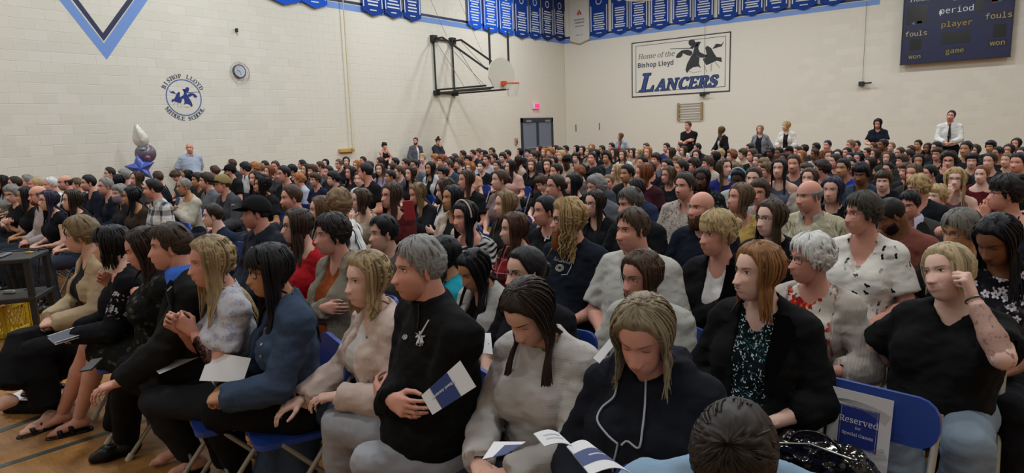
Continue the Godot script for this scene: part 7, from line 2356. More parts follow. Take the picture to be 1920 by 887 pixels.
const ORD := ["first", "second", "third", "fourth", "fifth", "sixth", "seventh", "eighth", "ninth", "tenth", "eleventh", "twelfth"]

func ordinal(n: int) -> String:
	if n < 12: return ORD[n]
	var k := n + 1
	return "%d%s" % [k, "th" if k % 100 in [11, 12, 13] or k % 10 > 3 or k % 10 == 0 else ["st", "nd", "rd"][k % 10 - 1]]

func colour_word(c: Color) -> String:
	if c.v < 0.17: return "black"
	if c.s < 0.16: return "dark grey" if c.v < 0.36 else ("grey" if c.v < 0.62 else "pale")
	var h := c.h * 360.0
	if h < 20 or h > 335: return "dark red" if c.v < 0.45 else "pink"
	if h < 45: return "dark brown" if c.v < 0.35 else ("brown" if c.v < 0.55 else "peach")
	if h < 75: return "olive" if c.v < 0.5 else "cream"
	if h < 170: return "dark green"
	if h < 260: return "navy" if c.v < 0.32 else ("slate blue" if c.v < 0.55 else "blue")
	return "dark plum" if c.v < 0.4 else "lilac"
const LEGS := [["shared legs", false, 1.0], ["shared legs", true, 1.0], ["shared legs", false, 1.25], ["shared legs", true, 1.25]]

func run_jobs() -> void:
	done.clear()
	done.resize(jobs.size())
	var id := WorkerThreadPool.add_group_task(_work, jobs.size(), -1, true)
	WorkerThreadPool.wait_for_group_task_completion(id)

func set_the_light() -> void:
	var c := Camera3D.new()
	c.name = "camera"
	c.transform = Transform3D(cam, EYE)
	c.fov = rad_to_deg(2.0 * atan(443.5 / FPX))
	c.near = 0.05
	c.far = 120.0
	add_child(c)
	c.current = true
	var we := WorldEnvironment.new()
	we.name = "world_environment"
	var e := Environment.new()
	e.background_mode = Environment.BG_COLOR
	e.background_color = Color(0.02, 0.02, 0.022)
	e.tonemap_mode = Environment.TONE_MAPPER_LINEAR
	e.tonemap_exposure = 1.0
	e.sdfgi_enabled = true
	e.ssao_enabled = true
	e.ssil_enabled = true
	we.environment = e
	add_child(we)

func _ready() -> void:
	noise.frequency = 1.0
	noise2.frequency = 1.0
	noise.fractal_type = FastNoiseLite.FRACTAL_NONE
	noise2.fractal_type = FastNoiseLite.FRACTAL_NONE
	noise.seed = 3
	noise2.seed = 8
	cam = camera_basis()
	var t0 := Time.get_ticks_msec()
	set_the_light()
	build_room()
	for pose: String in ["rest", "flat", "grip", "pinch", "fist"]:
		for fine in 3:
			var a := nets(hand_bones(pose), [0.0055, 0.0085, 0.0115][fine])
			hands["%s %s false" % [pose, fine]] = a
			hands["%s %s true" % [pose, fine]] = moved(a, Transform3D(Basis.from_scale(Vector3(-1, 1, 1)), Vector3.ZERO))
	chair_arrays()

	# ---- everyone who is looked at closely
	var cast := near_cast()
	cast.append_array(people_from_text(MIDDLE, 500))
	for i in cast.size():
		var s: Dictionary = cast[i]
		s["lod"] = 0
		if not s.has("seed"): s["seed"] = i + 3
		s["m"] = shape_of(i, s.get("f", false), s.get("kid", 1.0))
		s["iris"] = [Color(0.08, 0.05, 0.03), Color(0.16, 0.20, 0.22), Color(0.10, 0.09, 0.05)][i % 3]
		var head := on_y(s["px"], s["py"], s.get("y", 1.2))
		if s.has("depth"): head = at_depth(s["px"], s["py"], s["depth"])
		if s.get("seed", 0) >= 500: head = free_place(s, 0.10)
		settle(s, head)
		taken.append(Vector2(s["root"].x, s["root"].z))
		s["dep"] = depth_of(s["root"] + Basis(Vector3.UP, s["by"]) * (s["hp"] as Vector3))
		if s["dep"] > 2.6: s["lod"] = 1
		var inv := Transform3D(Basis(Vector3.UP, s["by"]), s["root"]).affine_inverse()
		for j: String in ["kL", "kR", "aL", "aR", "wL", "wR"]:
			if s.has(j + "px"):
				var q: Array = s[j + "px"]
				s[j] = inv * on_y(q[0], q[1], q[2])
		if s.has("kLpx"):
			var turn: float = clampf(atan2(s["kL"].x + s["kR"].x, s["kL"].z + s["kR"].z), -0.75, 0.75) * s.get("swing", 0.5)
			var rb := Basis(Vector3.UP, turn).inverse()
			for j: String in ["kL", "kR", "aL", "aR", "wL", "wR"]:
				if s.has(j): s[j] = rb * (s[j] as Vector3)
			for e: String in ["L", "R"]:
				var hj := Vector3(0.09 if e == "L" else -0.09, 0.515, 0)
				var kn: Vector3 = hj + ((s["k" + e] as Vector3) - hj).limit_length(0.47)
				if kn.z < 0.28: kn.z = 0.28
				var an: Vector3 = s["a" + e]
				s["k" + e] = kn
				an = kn + (an - kn).limit_length(0.48)
				an.y = maxf(an.y, 0.085) if an.y > 0.15 else 0.085
				s["a" + e] = an
			s["hp"] = rb * (s["hp"] as Vector3)
			s["by"] += turn
			s["yaw"] = wrapf(s["yaw"] - turn, -1.3, 1.3)
			s["tyaw"] = s["yaw"] * 0.25
		if s.has("wL"): s["armL"] = [s["wL"], Vector3(-0.25, 0.75, 0.62), Vector3(-0.9, 0.1, -0.3), "grip"] if s.has("grip") else [s["wL"], Vector3(-0.5, -0.1, 0.8), Vector3(0, -1, 0), "rest"]
		if s.has("wR"): s["armR"] = [s["wR"], Vector3(0.25, 0.75, 0.62), Vector3(0.9, 0.1, -0.3), "grip"] if s.has("grip") else [s["wR"], Vector3(0.5, -0.1, 0.8), Vector3(0, -1, 0), "rest"]
		if not (s.has("aL") or s.has("kL") or s.has("legs")) and s["dep"] > 2.4:
			s["shared"] = (2 if s.get("g", 1.0) > 1.14 else 0) + int(s.get("f", false))
			s["legs"] = "none"
		jobs.append(s)
	var n_cast := jobs.size()
	# ---- people standing by the walls
	for s: Dictionary in standing_cast():
		var head := on_x(s["px"], s["py"], WALL_X + 0.42) if s["wall"] == "x" else on_z(s["px"], s["py"], -17.9)
		s["stand"] = true
		s["lod"] = 1
		s["seed"] = int(s["px"])
		s["m"] = shape_of(s["seed"], s.get("f", false), 1.0)
		s["leanf"] = 0.02
		s["body"] = PI / 2 if s["wall"] == "x" else 0.0
		settle(s, head)
		s["scale"] = head.y / 1.62
		s["hp"] = Vector3(0, 1.62, 0.03)
		s["dep"] = depth_of(head) * 0.45
		jobs.append(s)
	var n_stand := jobs.size()
	# ---- the students at the back: one figure per kind, used again
	var kinds := {}
	var back := []
	for entry in BACK.replace("\n", ";").split(";", false):
		var f := entry.split(",")
		if f.size() < 9: continue
		var s := {"px": float(f[0]), "py": float(f[1]), "face": float(f[2]), "hair": f[3], "hc": HAIR[f[4]], "skin": f[5], "f": "F" in f[6], "top": f[7], "tc": f[8], "lod": 2}
		if "g" in f[6]: s["glasses"] = "thick"
		s["y"] = 1.10 if "K" in f[6] else (1.15 if s["f"] else 1.18)
		back.append(s)
	place_back(back)
	for s: Dictionary in back:
		var yb := clampi(roundi(rad_to_deg(s["yaw"]) / 25.0), -2, 2)
		s["yaw"] = deg_to_rad(yb * 25.0)
		s["tyaw"] = s["yaw"] * 0.22
		var key := "%s %s %s %d %s" % [s["top"], s["hair"], s["f"], yb, s.get("glasses", "")]
		s["key"] = key
		if not kinds.has(key):
			kinds[key] = jobs.size()
			var k := s.duplicate()
			k["hp"] = Vector3(0, 1.2, 0.055)
			k["seed"] = kinds.size() * 17
			k["m"] = shape_of(kinds.size(), s["f"], 1.0)
			k["dep"] = 9.0
			k["legs"] = "none"
			k["hands"] = true
			if s["top"] in ["jacket", "blazer", "cardigan"]: k["inner"] = "b9b9bc"
			jobs.append(k)
	for l: Array in LEGS:
		jobs.append({"legs_only": true, "f": l[1], "g": l[2], "hp": Vector3(0, 1.2, 0.055), "lod": 1, "dep": 3.4, "m": shape_of(1, l[1], 1.0), "seed": 1, "top": "tee", "hair": "b", "hands": false, "sleeve": 0.3})
	run_jobs()
	print("figures ", Time.get_ticks_msec() - t0)
	var legm := []
	for i in LEGS.size():
		var b: Array = done[jobs.size() - LEGS.size() + i]
		var set_ := {}
		for p: Array in b:
			if p[0] == "trousers": set_["trousers"] = arrays_mesh(p[1])
			if p[0] == "shoe": set_["shoe" + ("2" if set_.has("shoe") else "")] = arrays_mesh(p[1])
		legm.append(set_)
	var tris := 0
	var by_kind := {}
	var shared_legs := func(t: Node3D, s: Dictionary, k: int) -> void:
		part("trousers", legm[k]["trousers"], resolve(s, "bottom"), t)
		part("shoe", legm[k]["shoe"], resolve(s, "shoe"), t)
		part("shoe", legm[k]["shoe2"], resolve(s, "shoe"), t)
	for i in n_stand:
		var s: Dictionary = jobs[i]
		var t := put_person(s, done[i])
		s["node"] = t
		for p: Array in done[i]:
			tris += (p[1][2] as PackedInt32Array).size() / 3
			by_kind[p[0]] = by_kind.get(p[0], 0) + (p[1][2] as PackedInt32Array).size() / 3
		if s.has("shared"): shared_legs.call(t, s, s["shared"])
		if i < n_cast and not s.get("nochair", false): chair(s["root"], s["by"], s["dep"] < 4.5, chair_label(s["label"]), "blue folding chairs under the guests")
	var meshes := {}
	for s: Dictionary in back:
		var ji: int = kinds[s["key"]]
		if not meshes.has(s["key"]):
			meshes[s["key"]] = {}
			for p: Array in done[ji]: tris += (p[1][2] as PackedInt32Array).size() / 3
		var t := put_person(s, done[ji], meshes[s["key"]])
		shared_legs.call(t, s, int(s["f"]))
		var c := chair(s["root"], s["by"], false, s["chair"], "blue folding chairs under the students at the back")
	print("tris ", tris, " back ", back.size(), " kinds ", kinds.size(), " ms ", Time.get_ticks_msec() - t0)
	build_things()
	print("all ", Time.get_ticks_msec() - t0)

# finds a seat for everyone at the back along the line of sight, without two in one place, and words their labels
var taken := []

func free_place(s: Dictionary, spare: float) -> Vector3:
	var base := on_y(s["px"], s["py"], s["y"])
	var d := ray(s["px"], s["py"])
	var best := base; var score := 1e9
	var t0 := (base - EYE).length() / d.length()
	for i in 60:
		var p := EYE + d * t0 * (0.55 + i * 0.02)
		if p.x < WALL_X + 0.9 or p.z < -17.1: break
		if absf(p.y - (s["y"] as float)) > spare: continue
		var clash := 0.0
		for q: Vector2 in taken:
			var dd := Vector2((q.x - p.x) / 0.50, (q.y - p.z + 0.055) / 0.74).length()
			if dd < 1.0: clash += (1.0 - dd) * 4.0
		var sc := absf(p.y - (s["y"] as float)) * 4.0 + clash
		if sc < score:
			score = sc
			best = p
	if score > 1e8:
		best.x = maxf(best.x, WALL_X + 0.9); best.z = maxf(best.z, -17.1)
		best.y = clampf(best.y, 1.0, 1.3)
	return best

func place_back(back: Array) -> void:
	back.sort_custom(func(a: Dictionary, b: Dictionary) -> bool: return a["py"] > b["py"])
	for s: Dictionary in back:
		var best := free_place(s, 0.17)
		settle(s, best)
		s["scale"] = best.y / 1.2
		taken.append(Vector2(s["root"].x, s["root"].z))
	# labels by row from the back wall and place in the row
	var rows := {}
	for s: Dictionary in back:
		var r := int((s["root"].z + 17.3) / 0.9)
		s["row"] = r
		if not rows.has(r): rows[r] = []
		rows[r].append(s)
	for r: int in rows:
		rows[r].sort_custom(func(a: Dictionary, b: Dictionary) -> bool: return a["root"].x < b["root"].x)
		for i in rows[r].size():
			var s: Dictionary = rows[r][i]
			var g: String = {"tee": "top", "shirt": "shirt", "hoodie": "hooded top", "jacket": "jacket", "blazer": "blazer", "cardigan": "cardigan", "scoop": "scoop top", "tank": "sleeveless top"}.get(s["top"], "top")
			s["chair"] = "blue folding chair under the %s student from side wall, %s row from the rear" % [ordinal(i), ordinal(r)]
			s["label"] = "person in a %s %s%s, %s from side wall, %s row from the rear" % [colour_word(col(s["tc"])), g, " and glasses" if s.has("glasses") else "", ordinal(i), ordinal(r)]
			s["group"] = "students seated at the back"
			s["bc"] = ["1b1c20", "262a33", "232730", "1a1a1b", "2f3440"][(r + i) % 5]


func chair_label(of: String) -> String:
	var w := of.replace("person", "one").split(" ")
	var n := mini(w.size(), 12)
	while n > 3 and w[n - 1] in ["in", "a", "an", "the", "and", "with", "of", "to", "over", "on", "behind", "beside", "below", "light", "dark", "black", "white", "grey", "pale", "small", "at"]: n -= 1
	return "blue chair under the " + " ".join(w.slice(0, n))
# ---------------------------------------------------------------- things people hold, and what stands about
# a sheet of paper between four seen corners; each corner is [px, py, height] or [px, py, depth, 0]
func corner(c: Array) -> Vector3:
	return on_y(c[0], c[1], c[2]) if c.size() == 3 else at_depth(c[0], c[1], c[2])

func sheet(called: String, label: String, category: String, cs: Array, m: Material, prints: Array, bend := 0.0, thick := 0.0015, group := "") -> Node3D:
	var p := []
	for c: Array in cs: p.append(corner(c))
	var mid: Vector3 = (p[0] + p[1] + p[2] + p[3]) * 0.25
	var t := thing(called, label, category, mid, 0.0, group)
	var nrm: Vector3 = ((p[1] - p[3]) as Vector3).cross(p[0] - p[2]).normalized()
	if nrm.dot(EYE - mid) < 0.0: nrm = -nrm
	var at := func(u: float, v: float, o: float) -> Vector3:
		var q: Vector3 = (p[0] as Vector3).lerp(p[1], u).lerp((p[3] as Vector3).lerp(p[2], u), v)
		return q + nrm * (o + bend * sin(PI * u)) - mid
	var plate := func(u0: float, v0: float, u1: float, v1: float, o: float, th: float) -> Array:
		var k := 8 if bend != 0.0 else 1
		var vv := PackedVector3Array(); var nn := PackedVector3Array(); var ix := PackedInt32Array()
		for s in 2:
			for i in k + 1:
				for j in 2:
					vv.append(at.call(lerpf(u0, u1, i / float(k)), lerpf(v0, v1, j), o + (th if s == 0 else 0.0)))
					nn.append(nrm if s == 0 else -nrm)
			for i in k:
				var b := s * (k + 1) * 2 + i * 2
				ix.append_array(PackedInt32Array([b, b + 2, b + 1, b + 1, b + 2, b + 3]) if s == 0 else PackedInt32Array([b, b + 1, b + 2, b + 1, b + 3, b + 2]))
		return [vv, nn, ix]
	part("paper", arrays_mesh(plate.call(0, 0, 1, 1, 0.0, thick)), m, t)
	for r: Array in prints:
		if r[0] is String:      # lettering: text, u, v, height as a share of the sheet, material, turn (0 along u, 1 along v)
			var x: Vector3 = (at.call(1, 0.5, 0) - at.call(0, 0.5, 0)).normalized()
			var y: Vector3 = (at.call(0.5, 0, 0) - at.call(0.5, 1, 0)).normalized()
			var size: float = (at.call(0.5, 0, 0) - at.call(0.5, 1, 0)).length() * (r[3] as float)
			if r.size() > 5 and r[5] == 1:
				var xx := x
				x = -y; y = xx
			var z := x.cross(y).normalized()
			y = z.cross(x)
			var tm := text_mesh(r[0], size, 0.0006, r[6] if r.size() > 6 else "Droid Sans", true)
			part("lettering", tm, r[4], t, Transform3D(Basis(x, y, z), at.call(r[1], r[2], thick + 0.0008)))
		else: part(r[5] if r.size() > 5 else "printed_panel", arrays_mesh(plate.call(r[0], r[1], r[2], r[3], thick + 0.0002, 0.0004)), r[4], t)
	return t

# the foremost point of a person's garment at a picture point: place and a basis that lies on it
func on_garment(t: Node3D, names: Array, px: float, py: float, wide := 7.0) -> Transform3D:
	var inv := cam.inverse()
	var best := Vector3.ZERO; var near := 1e9; var sum := Vector3.ZERO
	for c in t.get_children():
		var mi := c as MeshInstance3D
		if mi == null or not names.any(func(n: String) -> bool: return (mi.name as String).begins_with(n)): continue
		var a := mi.mesh.surface_get_arrays(0)
		var v: PackedVector3Array = a[Mesh.ARRAY_VERTEX]; var nn: PackedVector3Array = a[Mesh.ARRAY_NORMAL]
		var xf := t.transform * mi.transform
		for i in v.size():
			var w := xf * v[i]
			var q := inv * (w - EYE)
			if q.z > -0.3: continue
			var d := Vector2(960.0 - q.x / q.z * FPX - px, 443.5 + q.y / q.z * FPX - py).length()
			var n := (xf.basis * nn[i]).normalized()
			if d < wide and n.dot(EYE - w) > 0.0 and -q.z + d * 0.002 < near:
				near = -q.z + d * 0.002
				best = w
				sum = n
	if near > 1e8: return Transform3D(Basis(), EYE)
	var z := sum.normalized()
	var x := Vector3.UP.cross(z).normalized()
	return Transform3D(Basis(x, z.cross(x), z), best)

func person_at(px: float, py: float) -> Node3D:
	for j: Dictionary in jobs:
		if j.has("node") and j.get("px", -1.0) == px and j.get("py", -1.0) == py: return j["node"]
	return null

func add_to(t: Node3D, called: String, mesh: Mesh, m: Material, world: Transform3D) -> MeshInstance3D:
	return part(called, mesh, m, t, t.transform.affine_inverse() * world)

func build_things() -> void:
	var paper := mat(col("d4d1d0"), 0.7); var navy := mat(col("1c2f66"), 0.5); var ink := mat(col("4a4d55"), 0.7); var pale := mat(col("b9bac2"), 0.7)
	var black := mat(col("151517"), 0.4)
	# ---- papers and programmes, in the hands and laps where they are seen
	sheet("ring_binder", "white binder lying across the lap of the dark flowered dress", "binder", [[177, 605, 0.68], [206, 616, 0.67], [104, 647, 0.67], [89, 634, 0.68]], paper, [[0.05, 0.55, 0.95, 1.0, mat(col("3a4152"), 0.5), "dark_edge"], [0.2, 0.2, 0.8, 0.4, pale, "grey_print"]], 0.0, 0.014)
	sheet("programme_sheet", "white programme with a dark blue seal on dark grey trousers", "programme", [[275, 678, 0.70], [352, 658, 0.72], [375, 669, 0.71], [299, 702, 0.69]], paper, [[0.38, 0.35, 0.62, 0.72, mat(col("15294a"), 0.5), "blue_seal"], [0.70, 0.25, 0.92, 0.38, ink, "print_lines"], [0.70, 0.50, 0.92, 0.6, ink, "print_lines"]])
	sheet("white_sheet", "white printed sheet held above the lap by the denim jacket", "paper", [[394, 659, 0.82], [471, 672, 0.82], [456, 717, 0.72], [374, 714, 0.72]], paper, [[0.42, 0.25, 0.62, 0.42, pale, "grey_print"], [0.68, 0.25, 0.88, 0.42, pale, "grey_print"], [0.14, 0.2, 0.17, 0.85, ink, "print_lines"], [0.4, 0.6, 0.9, 0.63, pale, "grey_print"]])
	sheet("programme_booklet", "white booklet with a blue panel tucked under the folded black arm", "programme", [[863, 676, 1.93, 0], [893, 725, 1.90, 0], [811, 778, 1.90, 0], [790, 742, 1.93, 0]], paper, [[0.0, 0.34, 1.0, 0.78, navy, "blue_panel"], ["School Awards", 0.42, 0.56, 0.075, paper, 1, "Droid Serif"]])
	sheet("folded_programme", "folded white and navy programme in the hand of the grey sweater", "programme", [[926, 829, 1.62, 0], [986, 829, 1.66, 0], [948, 853, 1.56, 0], [904, 862, 1.52, 0]], paper, [[0.45, 0.25, 1.0, 1.0, navy, "navy_half"]])
	var open_p := sheet("open_programme", "open programme with a curved navy band read by the dark hooded top", "programme", [[1062, 838, 1.33, 0], [1112, 838, 1.38, 0], [1186, 890, 1.30, 0], [1106, 892, 1.24, 0]], paper, [[0.0, 0.30, 1.0, 0.72, navy, "navy_band"], [0.25, 0.48, 0.75, 0.52, pale, "print_lines"]], 0.015)
	sheet("programme_page", "turned-up white page of the open programme above the hand", "paper", [[1000, 814, 1.30, 0], [1046, 812, 1.34, 0], [1074, 838, 1.31, 0], [1020, 838, 1.26, 0]], paper, [[0.2, 0.3, 0.8, 0.4, pale, "print_lines"], [0.2, 0.55, 0.8, 0.65, pale, "print_lines"]], 0.008)
	sheet("white_sheet", "edge of a white sheet held by the light grey cardigan", "paper", [[1148, 630, 2.12, 0], [1158, 640, 2.10, 0], [1124, 682, 2.04, 0], [1112, 672, 2.06, 0]], paper, [])
	sheet("white_sheet", "small printed sheet between the black pullover and the bowed head", "paper", [[896, 625, 2.5, 0], [920, 625, 2.5, 0], [924, 665, 2.4, 0], [898, 662, 2.4, 0]], paper, [[0.2, 0.3, 0.8, 0.36, ink, "print_lines"], [0.2, 0.5, 0.8, 0.56, ink, "print_lines"]])
	sheet("white_sheet", "corner of white paper in the lap of the black blazer", "paper", [[1318, 734, 0.69], [1342, 742, 0.68], [1338, 752, 0.67], [1312, 744, 0.68]], paper, [])
	sheet("programme_booklet", "navy and white booklet resting on the rolled jeans", "programme", [[1752, 698, 0.70], [1822, 702, 0.70], [1853, 748, 0.66], [1786, 736, 0.66]], paper, [[0.0, 0.0, 0.66, 1.0, navy, "navy_half"], [0.40, 0.2, 0.44, 0.8, pale, "print_lines"]])
	# phones
	var ph := func(px: float, py: float, d: float, sz: Vector3, tilt: float, m: Material, label: String) -> void:
		var t := thing("phone", label, "phone", at_depth(px, py, d))
		t.rotation = Vector3(0.15, 0.75, tilt)
		part("case", block_mesh(Vector3.ZERO, sz, 0.008), m, t)
		part("screen", block_mesh(Vector3(0, 0, -sz.z * 0.5), Vector3(sz.x * 0.9, sz.y * 0.93, 0.001), 0.0), mat(col("0c0d10"), 0.1), t)
	ph.call(323, 566, 3.15, Vector3(0.010, 0.145, 0.07), 0.05, black, "black phone held upright by the pale flowered blouse")
	ph.call(172, 684, 3.62, Vector3(0.07, 0.010, 0.14), 0.1, black, "dark phone under the hand on the suit trousers")
	ph.call(767, 394, 4.15, Vector3(0.07, 0.13, 0.009), 0.05, mat(col("a83236"), 0.4), "red phone held up by the person in a black jacket")
	# ---- the reserved chair, its sign and the bag on it
	var c0 := on_y(1524, 700, 0.79); var c1 := on_y(1764, 757, 0.79)
	var yaw := -atan2(c1.z - c0.z, c1.x - c0.x)
	var back := (c0 + c1) * 0.5
	var root := Vector3(back.x, 0, back.z) + Basis(Vector3.UP, yaw) * Vector3(0, 0, 0.265)
	chair(root, yaw, true, "empty blue folding chair with the white Reserved sign taped on its back", "")
	var bx := Transform3D(Basis(Vector3.UP, yaw) * Basis(Vector3.RIGHT, -0.13), root + Basis(Vector3.UP, yaw) * Vector3(-0.015, 0.65, -0.172))
	var sg := thing("reserved_sign", "white paper sign reading Reserved for Special Guests on a blue chair", "sign", bx.origin)
	sg.basis = bx.basis
	part("paper", block_mesh(Vector3.ZERO, Vector3(0.216, 0.279, 0.0015), 0.0), paper, sg)
	part("blue_panel", block_mesh(Vector3(0, 0.005, 0.001), Vector3(0.135, 0.155, 0.001), 0.0), mat(col("1e2f7c"), 0.5), sg)
	part("panel_border", arrays_mesh(join([block(Vector3(0, 0.079, 0.0016), Vector3(0.125, 0.001, 0.0006), 0.0), block(Vector3(0, -0.069, 0.0016), Vector3(0.125, 0.001, 0.0006), 0.0), block(Vector3(-0.062, 0.005, 0.0016), Vector3(0.001, 0.148, 0.0006), 0.0), block(Vector3(0.062, 0.005, 0.0016), Vector3(0.001, 0.148, 0.0006), 0.0)])), pale, sg)
	for w: Array in [["Reserved", 0.030, 0.031], ["for", 0.004, 0.014], ["Special Guests", -0.022, 0.016]]:
		part("lettering", text_mesh(w[0], w[2], 0.0006, "Droid Serif", false), mat(col("d9d7dd"), 0.6), sg, Transform3D(Basis(), Vector3(0, w[1], 0.002)))
	var sw := []
	for i in 9:
		for s: float in [1.0, -1.0]:
			var pts := []
			for j in 7:
				var t := j / 6.0
				pts.append(Vector3(lerpf(-0.09, 0.09, t) + i * 0.002, s * (0.108 - 0.05 * t * t * s * s + i * 0.0035 * (0.3 + t) - 0.015) * (1.0 if s > 0 else 1.02), 0.0012))
			sw.append(rod(pts, 0.0006, 4))
	part("brush_strokes", arrays_mesh(join(sw)), mat(col("8f8f95"), 0.7), sg)
	var bag := thing("handbag", "shiny black patent handbag lying on the seat of the reserved chair", "bag", root + Basis(Vector3.UP, yaw) * Vector3(-0.09, 0.465, -0.03), yaw)
	part("body", arrays_mesh(nets([bone(Vector3(-0.12, 0.075, 0), Vector3(0.12, 0.075, 0.01), 0.085, 0.08, 0.03, false, Vector3.BACK, 1.2), bone(Vector3(-0.10, 0.13, 0), Vector3(0.10, 0.14, 0), 0.04, 0.045, 0.03)], 0.009, [["cut", Vector3(0, 0, 0), Vector3.DOWN]], 0.007, 15.0)), mat(col("0b0b0e"), 0.12, 0.0, 0.7), bag)
	var hp := []
	for i in 13: hp.append(Vector3(cos(PI * i / 12.0) * 0.09, 0.15 + sin(PI * i / 12.0) * 0.07, 0.05))
	part("handle", arrays_mesh(rod(hp, 0.007, 7)), mat(col("0b0b0e"), 0.2), bag)
	part("zip", arrays_mesh(rod([Vector3(-0.13, 0.14, 0.062), Vector3(-0.02, 0.172, 0.056), Vector3(0.12, 0.165, 0.058)], 0.004, 6)), mat(col("b9b3a2"), 0.3, 0.9), bag)
	# ---- empty chairs that show between people
	for c: Array in [[1745, 470, 0.74, "empty blue chair back with a taped note behind the tattooed arm"], [1903, 490, 0.74, "empty blue chair at the aisle edge beside the dark sleeveless top"], [704, 352, 0.74, "empty blue chair showing between students, upper of two"], [703, 369, 0.74, "empty blue chair showing between students, lower of two"],
			[1225, 296, 0.70, "empty blue chair showing near the back wall under the ladder"], [1393, 318, 0.72, "empty blue chair before the cream shirt at the back"], [1178, 309, 0.72, "empty blue chair in the rows before the double door side"], [1106, 321, 0.72, "empty blue chair behind the beige hood"]]:
		var p := on_y(c[0], c[1], c[2])
		p.x = maxf(p.x, WALL_X + 1.0); p.z = maxf(p.z, -17.1)
		chair(Vector3(p.x, 0, p.z + 0.26), 0.0, p.z > -5.0, c[3], "")
	var aisle := on_y(1893, 584, 0.45)
	chair(Vector3(aisle.x, 0, aisle.z), 0.12, true, "empty blue chair alone at the aisle behind the bowed speckled top", "")
	# ---- the equipment cart and the yellow crate beside the front row
	var k0 := on_y(72, 476, 0.80)
	var cart := thing("equipment_cart", "black two-shelf equipment cart cut off beside the front row", "cart", Vector3(k0.x, 0, k0.z), 0.93)
	var cm := mat(col("17181a"), 0.5)
	for y: float in [0.78, 0.42]: part("shelf", block_mesh(Vector3(-0.36, y, -0.22 + 0.23), Vector3(0.74, 0.045, 0.48), 0.008), cm, cart)
	for x: float in [-0.02, -0.70]:
		for z: float in [-0.20, 0.22]:
			part("leg", block_mesh(Vector3(x, 0.40, z), Vector3(0.05, 0.76, 0.05), 0.006), cm, cart)
			part("caster", arrays_mesh(bar(Vector3(x - 0.02, 0.035, z), Vector3(x + 0.02, 0.035, z), 0.035, 14)), mat(col("2c2c2e"), 0.5), cart)
	var lap := thing("laptop", "open grey laptop lying on the equipment cart", "laptop", cart.transform * Vector3(-0.42, 0.805, 0.0), 0.93)
	part("base", block_mesh(Vector3(0, 0.008, 0), Vector3(0.34, 0.016, 0.24), 0.005), mat(col("7f8388"), 0.4, 0.5), lap)
	part("keyboard", block_mesh(Vector3(0, 0.017, -0.02), Vector3(0.29, 0.002, 0.12), 0.0), mat(col("1c1d20"), 0.5), lap)
	var yt := thing("yellow_tag", "small yellow tag lying on the corner of the equipment cart", "tag", cart.transform * Vector3(-0.11, 0.808, -0.10), 0.4)
	part("card", block_mesh(Vector3.ZERO, Vector3(0.07, 0.012, 0.035), 0.003), mat(col("c9ab2c"), 0.6), yt)
	var blu := thing("blue_cloth", "crumpled blue cloth on the far end of the equipment cart", "cloth", cart.transform * Vector3(-0.62, 0.80, -0.10))
	part("folds", arrays_mesh(nets([bone(Vector3(-0.06, 0.02, 0), Vector3(0.06, 0.03, 0.02), 0.035, 0.04, 0.02)], 0.008, [["cut", Vector3.ZERO, Vector3.DOWN]], 0.012, 30.0)), cloth(col("3557a8")), blu)
	for c: Array in [[[-0.30, 0.82, -0.12], [-0.15, 0.83, -0.18], [0.00, 0.80, -0.21], [0.02, 0.55, -0.24], [0.05, 0.30, -0.22]], [[-0.55, 0.82, 0.12], [-0.25, 0.85, 0.05], [-0.05, 0.81, -0.16], [-0.12, 0.50, -0.22], [-0.2, 0.45, -0.1]]]:
		var pts := []
		var cv := Curve3D.new()
		for p: Array in c: cv.add_point(cart.transform * Vector3(p[0], p[1], p[2]))
		for i in 25: pts.append(cv.sample_baked(cv.get_baked_length() * i / 24.0, true))
		tag(part("cable", arrays_mesh(rod(pts, 0.006, 6)), black, self), "black cable hanging over the cart corner" if c[0][0] > -0.4 else "black cable crossing the cart and looping to its lower shelf", "cable")
	var mouse := thing("white_adapter", "white power adapter lying on the lower shelf of the cart", "adapter", cart.transform * Vector3(-0.30, 0.455, -0.05), 0.5)
	part("case", block_mesh(Vector3.ZERO, Vector3(0.11, 0.03, 0.05), 0.01), mat(col("b9b8b4"), 0.5), mouse)
	var e0 := on_y(2, 590, 0.22)
	var crate := thing("yellow_crate", "yellow plastic crate with latticed sides beside the front row", "crate", Vector3(e0.x - 0.14, 0, e0.z), 0.75)
	var yel := mat(col("c6a51c"), 0.5)
	part("base", block_mesh(Vector3(0, 0.01, 0), Vector3(0.36, 0.02, 0.36), 0.004), yel, crate)
	for q in 4:
		var b := Basis(Vector3.UP, q * PI / 2)
		var panel := [block(Vector3(0, 0.29, 0.18), Vector3(0.38, 0.05, 0.014), 0.003), block(Vector3(0, 0.03, 0.18), Vector3(0.38, 0.05, 0.014), 0.003), block(Vector3(-0.175, 0.16, 0.18), Vector3(0.05, 0.30, 0.014), 0.003), block(Vector3(0.175, 0.16, 0.18), Vector3(0.05, 0.30, 0.014), 0.003)]
		for i in 7:
			for s: float in [-1.0, 1.0]:
				var x := lerpf(-0.2, 0.2, i / 6.0)
				var a := Vector3(x - s * 0.07, 0.05, 0.18); var e := Vector3(x + s * 0.07, 0.27, 0.18)
				a.x = clampf(a.x, -0.16, 0.16); e.x = clampf(e.x, -0.16, 0.16)
				panel.append(bar(a, e, 0.005, 5))
		part("side", moved_mesh(join(panel), Transform3D(b, Vector3.ZERO)), yel, crate)
	# ---- things on the floor by the front row
	var fl := on_y(62, 772, 0.0)
	var bb := thing("black_bag", "low black bag with a white folder on it behind the wedge sandals", "bag", fl, 0.5)
	part("body", arrays_mesh(nets([bone(Vector3(-0.16, 0.05, 0), Vector3(0.16, 0.06, 0), 0.06, 0.06, 0.03)], 0.013, [["cut", Vector3.ZERO, Vector3.DOWN]], 0.006, 20.0)), cloth(col("17181a")), bb)
